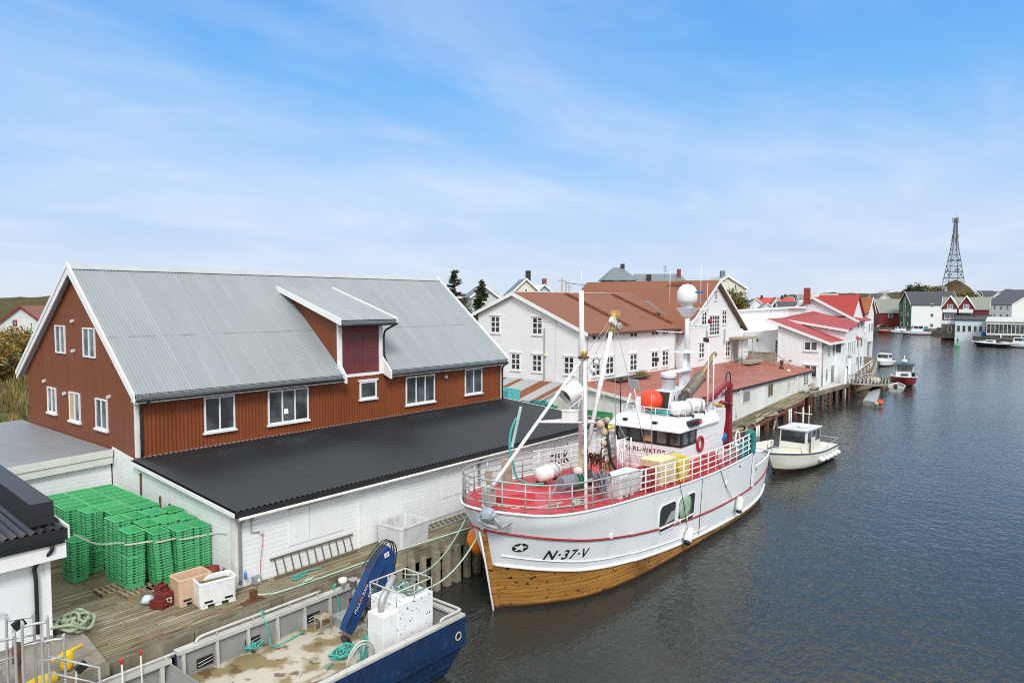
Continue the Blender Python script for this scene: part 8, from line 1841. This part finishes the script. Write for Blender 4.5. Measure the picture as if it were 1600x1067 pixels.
cream = paint('cream_boards', (.70, .68, .56), .6, .04); pblue = paint('pale_blue_boards', (.42, .52, .60), .6, .05); dgrey = paint('grey_boards', (.16, .17, .18), .6, .08); slate = paint('slate_roof', (.15, .18, .19), .5, .1, 3); dslate = paint('dark_slate_roof', (.045, .05, .058), .5, .12, 3); mossr = paint('mossy_grey_roof', (.22, .24, .20), .8, .15, 1.5, dirt=(.14, .15, .09), dirt_amt=.6); tilr = paint('rust_tile_roof', (.24, .10, .06), .7, .15, 2); wfar = paint('white_far_boards', (.74, .76, .75), .6, .04); rfar = paint('deep_red_boards', (.16, .014, .016), .6, .1); grn = paint('green_boards', (.045, .10, .06), .6, .1); redr = paint('bright_red_roof', (.45, .05, .035), .6, .1); soot = paint('black_chimney', (.02, .02, .022), .7, .2); stone = paint('brown_stone', (.16, .13, .10), .9, .3, 1.2, dirt=(.08, .065, .05), dirt_amt=.5); rchim = paint('brick_chimney', (.2, .06, .04), .8, .15)
def zat(py_, px_, d): return at(px_, py_, d).z
def put_block(name, label, px0, d, az_off, Lpx, W, ybase, yeave, yridge, wall, roof, **k):
    """az_off turns the front away from square to the line of sight"""
    o = at(px0, ybase, d); az = AZR - math.atan((px0 - 800) / 1100) + R(az_off); u = V((math.cos(az), math.sin(az), 0))
    kx = (px0 + Lpx - 800) / 1100; q = o - V((0, 0, CAM_H)); L = (kx * q.dot(fw) - q.dot(rt)) / (u.dot(rt) - kx * u.dot(fw))
    zb = max(min(zat(ybase, px0, d), ground_z(o.x, o.y) + .3), -1)
    return block(name, label, o, az, L, W, zb - .5, zat(yeave, px0, d), zat(yridge, px0, d), wall, roof, **k)
put_block('red_roofed_house', 'white house with red barge boards and a tiled roof beyond the autumn trees', 2, 112, -22, 66, 10, 560, 503, 478, paint('grey_white_render', (.60, .62, .60), .7, .05), tilr, ridge='y', trim=paint('red_barge', (.22, .02, .02), .6), wf=((1.8, 7.6, .6, 1.0), (5.6, 7.2, .6, 1.1)))
put_block('white_cottage', 'pale cottage half hidden behind the two conifers', 737, 108, 10, 40, 7, 500, 462, 446, paint('pale_grey_boards', (.52, .56, .56), .6, .05), slate, ridge='y')
put_block('cream_house', 'cream house gable with a tall black chimney above the white house ridge', 799, 112, 8, 46, 7, 480, 457, 435, cream, slate, ridge='y', chim=((3.0, 2.0, 16.8, .75, soot),), wf=((2.1, 13.3, .5, .6),))
put_block('blue_house', 'pale blue gable with a stubby chimney beside the cream house', 836, 125, 12, 28, 7, 480, 457, 444, pblue, wfar, ridge='y', chim=((2.0, 1.5, 15.9, .7, rchim),))
put_block('hipped_grey_house', 'dark grey house with a hipped slate roof behind the brown roofs', 946, 150, 8, 46, 8, 470, 435, 417, dgrey, slate, hip=2.6, over=.5, wf=((1.6, 15.6, 1.3, 1.1, 2), (4.4, 15.6, 1.3, 1.1, 2)), chim=((4.2, 4, 20.0, .8, soot),))
put_block('grey_house_wing', 'long slate roofed wing with two dark chimneys right of the hipped house', 986, 158, 6, 88, 9, 470, 441, 427, dgrey, slate, hip=1.5, chim=((4.0, 1.0, 17.9, 1.0, soot), (11.0, 3.0, 19.2, .8, rchim)))
put_block('cream_villa', 'cream villa with a stepped gable behind the steep white house', 1108, 128, 16, 56, 9, 490, 449, 431, cream, paint('pale_green_roof', (.40, .43, .38), .6, .08), ridge='y', wf=((4.4, 14.2, .5, .9),), chim=((3.2, 3.0, 17.6, .8, slate),))
for i, (px0, d, Lp, yb, ye, yr, wl, rf, rd, lb__) in enumerate(((1172, 230, 18, 490, 474, 467, wfar, dslate, 'y', 'small white gable with a dark roof left of the red roofs'), (1185, 250, 22, 490, 473, 465, wfar, redr, 'x', 'first bright red roof beyond the flat white annex'), (1206, 240, 16, 490, 475, 464, wfar, redr, 'y', 'white gable standing between the two bright red roofs'), (1217, 248, 24, 490, 474, 465, wfar, redr, 'x', 'second bright red roof with a black chimney'), (1222, 260, 16, 490, 469, 463, wfar, slate, 'x', 'white house with twin chimneys above the second red roof'), (1190, 215, 18, 495, 481, 474, wfar, slate, 'y', 'grey roofed cottage in front of the red roofs'), (1216, 210, 30, 495, 479, 471, wfar, dslate, 'x', 'dark roofed cottage nearest the tall red chimney'), (1248, 300, 20, 480, 466, 460, wfar, mossr, 'x', 'pale house under the moor behind the red chimney'))):
    put_block('distant_house', lb__, px0, d, 10, Lp, 7, yb, ye, yr, wl, rf, ridge=rd, chim=((1.5, 3.0, zat(yr - 3.5, px0, d), .7, soot),) if i in (1, 3, 4) else (), group='small houses beyond the quay')
put_block('pale_hall', 'long pale hall roof behind the modern house ridge', 1262, 330, 4, 48, 14, 480, 466, 459, wfar, paint('pale_hall_roof', (.50, .46, .36), .7, .08), group=None)
put_block('red_boathouse', 'red boathouse with a mossy grey roof behind the stilt house', 1375, 285, 18, 40, 11, 503, 487, 467, rfar, mossr, wf=((3.0, 5.6, 1.6, 1.5),), over=.5)
put_block('white_gable_house', 'white gable with a dark roof above the red boathouse', 1372, 330, -8, 20, 9, 480, 468, 459, wfar, dslate, ridge='y')
put_block('dark_roof_house', 'dark slate roof left of the white gable above the boathouse', 1358, 335, -6, 22, 9, 480, 468, 461, wfar, dslate)
put_block('green_and_white_warehouse', 'big warehouse with a green gable and a white front across the harbour', 1423, 269, 17, 74, 14, 516, 475, 455, wfar, dslate, gable=grn, over=.4, wf=((6.5, 10.0, 1.2, 1.4), (13.6, 10.0, 1.2, 1.4), (6.5, 6.3, 1.2, 1.4), (13.6, 6.3, 1.2, 1.4), (6.5, 2.4, 1.2, 1.4), (13.6, 2.4, 1.2, 1.4)))
t_, P = block('green_wall_panel', 'green painted end wall with a pale stair on the big warehouse', at(1422.6, 516, 268.8), AZR - math.atan(623 / 1100) + R(17) + math.pi / 2, 14, .15, .6, zat(475, 1423, 269), zat(475, 1423, 269) + .02, grn, grn, ridge='flat', over=0, cat='wall', wf=())
m = MB()
for a in (5.8, 7.6): m.beam(P(a, .25, 1.2), P(a + .2, .25, 13.5), .25, .2)
for i in range(12): m.beam(P(5.8, .25, 1.8 + i), P(7.8, .25, 1.9 + i), .2, .12)
m.build('stair', paint('pale_stair', (.5, .52, .42), .7), t_)
for a in (2.2, 10.4):
    for z in (2.6, 6.4): q_ = MB(); q_.prism([P(a, .16, z), P(a + 1.2, .16, z), P(a + 1.2, .16, z + 1.6), P(a, .16, z + 1.6)], (P(0, 1, 0) - P(0, 0, 0)) * .06); q_.build('window', paint('pale_window', (.5, .55, .5), .5), t_)
bh, P = put_block('red_twin_gable_house', 'deep red waterside house with twin white trimmed gables and balconies', 1471, 226, -4, 72, 11, 523, 482, 464, rfar, mossr, wf=((.6, 6.4, 1.5, 1.8, 2), (2.3, 6.4, 1.5, 1.8, 2), (5.2, 6.4, 1.5, 1.8, 2), (6.9, 6.4, 1.2, 1.8, 2)))
for x in (.3, 4.6):
    m = MB(); m.prism([P(x, -.6, 9.0), P(x + 3.6, -.6, 9.0), P(x + 3.6, -.6, 11.0), P(x + 1.8, -.6, 13.6), P(x, -.6, 11.0)], P(0, 5, 0) - P(0, 0, 0)); m.build('gable_bay', rfar, bh)
    for s_ in (0, 1):
        m = MB(); xe = x - .5 if s_ == 0 else x + 4.1; m.prism([P(x + 1.8, -1.0, 14.0), P(xe, -1.0, 10.4), P(xe, -1.0, 10.0), P(x + 1.8, -1.0, 13.6)], P(0, 5, 0) - P(0, 0, 0)); m.build('gable_roof', wfar, bh)
    m = MB(); m.prism([P(x - .1, -1.4, 8.6), P(x + 3.7, -1.4, 8.6), P(x + 3.7, -.61, 8.6), P(x - .1, -.61, 8.6)], V((0, 0, 1.1))); m.build('balcony', wfar, bh)
    window(bh, P(x + 1.0, -.62, 9.75), P(1, 0, 0) - P(0, 0, 0), P(0, -1, 0) - P(0, 0, 0), 1.6, 1.5, 2, 1, .12, .12, M_TRIM, M_GLASS2)
m = MB(); m.prism([P(-.5, -2.2, 5.0), P(8.8, -2.2, 5.0), P(8.8, -.01, 5.0), P(-.5, -.01, 5.0)], V((0, 0, 1.1))); m.build('balcony', wfar, bh)
m = MB(); m.prism([P(0, -2.0, .5), P(4.6, -2.0, .5), P(4.6, -.02, .5), P(0, -.02, .5)], V((0, 0, 4.4))); m.build('stone_base', stone, bh)
window(bh, P(1.8, -2.01, 2.2), P(1, 0, 0) - P(0, 0, 0), P(0, -1, 0) - P(0, 0, 0), 1.0, 2.2, 1, 1, .15, .1, M_TRIM, M_GLASS2, name='door')
put_block('harbour_restaurant', 'low white and pale blue building with seven windows on the far quay', 1492, 216, -3, 54, 9, 519, 500, 493, paint('pale_blue_white', (.60, .68, .74), .6, .04), dslate, ridge='flat', wf=tuple((.4 + i * 1.42, 2.9, 1.0, 2.0, 1, M_GLASS) for i in range(7)), cat='building')
gr_, P = put_block('glazed_veranda', 'glazed restaurant veranda with a pale roof standing on posts over the quay', 1541, 205, -3, 90, 9, 522, 503, 497, M_GLASS, paint('pale_veranda_roof', (.50, .52, .50), .6, .06), ridge='flat', cat='building')
m = MB()
for i in range(18): m.prism([P(i * .98, -.05, 2.6), P(i * .98 + .14, -.05, 2.6), P(i * .98 + .14, -.05, 6.0), P(i * .98, -.05, 6.0)], (P(0, 1, 0) - P(0, 0, 0)) * .04)
m.prism([P(0, -.1, 2.5), P(17, -.1, 2.5), P(17, -.1, 3.0), P(0, -.1, 3.0)], (P(0, 1, 0) - P(0, 0, 0)) * .05); m.prism([P(0, -.1, 5.6), P(17, -.1, 5.6), P(17, -.1, 6.1), P(0, -.1, 6.1)], (P(0, 1, 0) - P(0, 0, 0)) * .05); m.build('glazing_bars', M_TRIM_OLD, gr_)
for i in range(7): m = MB(); m.prism([P(1 + i * 2.4, -.4, -1), P(1.3 + i * 2.4, -.4, -1), P(1.3 + i * 2.4, -.4, 2.5), P(1 + i * 2.4, -.4, 2.5)], (P(0, 1, 0) - P(0, 0, 0)) * .3); m.build('post', M_TRIM_OLD if i % 2 else stone, gr_)
bsn = at(1535, 522, 212); tag(MB().box(bsn.x - .05, bsn.x + .05, bsn.y - 2.2, bsn.y + 2.2, bsn.z - 1.2, bsn.z + 1.0).build('banner', paint('banner_blue', (.01, .10, .42), .5, .1)), 'bright blue banner board on the far quay below the restaurant', 'banner')
put_block('white_hotel', 'large white house with a dark roof behind the restaurant', 1580, 250, 35, 76, 15, 505, 475, 452, wfar, dslate, ridge='y', wg=tuple((1.5 + i * 3.4, z, 1.2, 1.5, 1) for i in range(4) for z in (6.3, 9.2)), cat='house')
for i, (px0, d, Lp, yb, ye, yr, wl, rf, rd) in enumerate(((1518, 330, 14, 475, 463, 456, cream, dslate, 'y'), (1536, 360, 40, 475, 462, 455, wfar, dslate, 'x'), (1551, 345, 18, 475, 464, 456, wfar, slate, 'y'), (1572, 370, 34, 475, 462, 457, wfar, mossr, 'x'), (1528, 380, 24, 470, 459, 454, wfar, dslate, 'x'), (1596, 360, 22, 470, 461, 456, cream, rchim, 'y'))):
    put_block('hillside_house', ('cream gable at the right foot of the mast hill', 'long dark roofed house under the skyline right of the mast hill', 'white gable behind the deep red house roof', 'low white house on the skyline above the hotel roof', 'dark roof highest on the skyline right of the mast', 'cream house at the frame edge above the hotel')[i], px0, d, 6, Lp, 8, yb, ye, yr, wl, rf, ridge=rd, group='hillside houses right of the mast')
put_block('hill_cottage', 'grey cottage roof with a white verge left of the mast hill', 1456, 350, 8, 22, 8, 470, 455, 447, wfar, slate)
# far quay wall
fy_ = [-60, -20, 0, 13, 23, 31, 38, 45, 59, 70]
m = MB()
for a, b in zip(fy_, fy_[1:]): m.beam((lin(a, FAR) + 1.2, a, .2), (lin(b, FAR) + 1.2, b, .2), 2.6, 3.0)
struct(m.build('quay_wall', stone))
rcl = random.Random(77); clut = [wfar, rchim, dslate, paint('clutter_teal', (.05, .3, .32), .6), M_PILE, cream, M_BLACK]
for i in range(26):                                      # tubs, crates and sheds along the far quay
    y = rcl.uniform(24, 66); x = lin(y, FAR) + rcl.uniform(2, 7); s_ = rcl.uniform(.5, 1.2)
    m = MB(); m.obox((x, y, 1.7 + s_ * .5), (s_ * 1.4, s_ * 1.2, s_), Matrix.Rotation(rcl.uniform(0, 3), 3, 'Z'), taper=.9)
    tag(m.build('quay_crate', rcl.choice(clut), None, bevel=.05), 'small crate or bin among the clutter on the far quay', 'crate', 'clutter on the far quay')

# ------------------------------------------------------------------ lattice mast on the hill
tb = gp(1488.5, 352); tz = tb.z + .2; HT = at(1488, 342, 352).z - tz
mt_ = thing('lattice_mast', 'tall grey lattice radio mast on the bare hill', 'mast', (tb.x, tb.y, tz)); steel = paint('mast_steel', (.13, .14, .15), .6, .15)
def mw(t__): return lin(t__, [(0, 4.2), (.25, 3.0), (.5, 1.75), (.7, .95), (1, .55)])
def mc(i, t__): a = math.pi / 4 + math.pi / 2 * i + .5; return V((tb.x + mw(t__) * 1.2 * math.cos(a), tb.y + mw(t__) * 1.2 * math.sin(a), tz + HT * t__))
for i in range(4): m = MB(); m.tube([mc(i, k / 10) for k in range(11)], .17, 5); m.build('leg', steel, mt_)
lv = [0, .08, .17, .26, .35, .44, .52, .60, .68, .76, .84, .92, 1]
m = MB()
for a, b in zip(lv, lv[1:]):
    for i in range(4): m.tube([mc(i, a), mc((i + 1) % 4, b)], .08, 4); m.tube([mc((i + 1) % 4, a), mc(i, b)], .08, 4); m.tube([mc(i, b), mc((i + 1) % 4, b)], .10, 4)
m.build('bracing', steel, mt_)
for k, (t__, w_, h_) in enumerate(((.97, 1.6, 2.6), (.72, 1.7, 2.2), (.66, 1.9, 1.6), (.35, 2.6, 1.2), (.20, 3.6, 1.3), (.13, 4.2, .8))):
    for i in range(3):
        a = 2 * math.pi * i / 3 + k; c = V((tb.x + math.cos(a) * w_ * .75, tb.y + math.sin(a) * w_ * .75, tz + HT * t__)); m = MB(); m.obox(c, (.7, .4, h_), Matrix.Rotation(a, 3, 'Z')); m.build('antenna', M_GREYM if k < 3 else steel, mt_)
m = MB(); m.tube([(tb.x, tb.y, tz + HT), (tb.x, tb.y, tz + HT + 2.2)], .06, 5); m.build('tip_rod', steel, mt_)
# utility poles and skyline aerials behind the white house
for i, (px_, yt, d, lb__) in enumerate(((878, 435, 118, 'tallest utility pole above the white house ridge'), (884, 441, 128, 'middle utility pole behind the tallest one'), (889, 445, 138, 'shortest utility pole of the row above the ridge'), (773, 455, 110, 'thin pole beside the shorter conifer'))):
    p = gp(px_, d); o = thing('utility_pole', lb__, 'pole', p, 'utility poles'); MB().tube([p, p + V((0, 0, top_h(px_, yt, d)))], [.16, .11], 7).build('shaft', M_PILE, o)
    q_ = p + V((0, 0, top_h(px_, yt, d) - .4)); MB().beam(q_ - rt * .7, q_ + rt * .7, .1, .1).build('crossarm', M_PILE, o)
pw = at(883, 441, 118); rope('overhead_wire', 'overhead wire running from the poles past the foremast top', sag(pw, at(934, 443, 122), .3), .05, M_INK, 4, 'wire')
p = at(1039, 428, 155); o = thing('roof_aerial', 'spiky aerial standing on the slate roofed wing', 'aerial', p); MB().tube([p - V((0, 0, 1)), p + V((0, 0, 1.9))], .05, 5).build('shaft', M_BLACK, o)
m = MB()
for i in range(4): m.tube([p + V((0, 0, .6 + i * .35)) - rt * .4, p + V((0, 0, .7 + i * .35)) + rt * .4], .03, 4)
m.build('crossbar', M_BLACK, o)
# fish drying racks on the moor
for i in range(5):
    o0 = gp(1298 + i * 18, 400 + i * 6); a = o0 + V((0, 0, .2)); o = thing('drying_rack', 'weathered timber fish drying rack on the moor ridge', 'drying rack', a, 'fish drying racks on the moor')
    m = MB()
    for k in range(7):
        b_ = a + rt * (k * 1.0); b_.z = ground_z(b_.x, b_.y); m.beam(b_, b_ + V((0, 0, 2.4)) + rt * .6, .16, .16); m.beam(b_ + rt * 1.2, b_ + V((0, 0, 2.4)) + rt * .6, .16, .16)
    m.beam(a + V((0, 0, 2.4)), a + V((0, 0, 2.4)) + rt * 6.5, .2, .2); m.beam(a + V((0, 0, 1.4)), a + V((0, 0, 1.4)) + rt * 6.5, .15, .15); m.build('frame', paint('rack_timber', (.32, .27, .2), .9, .2), o)
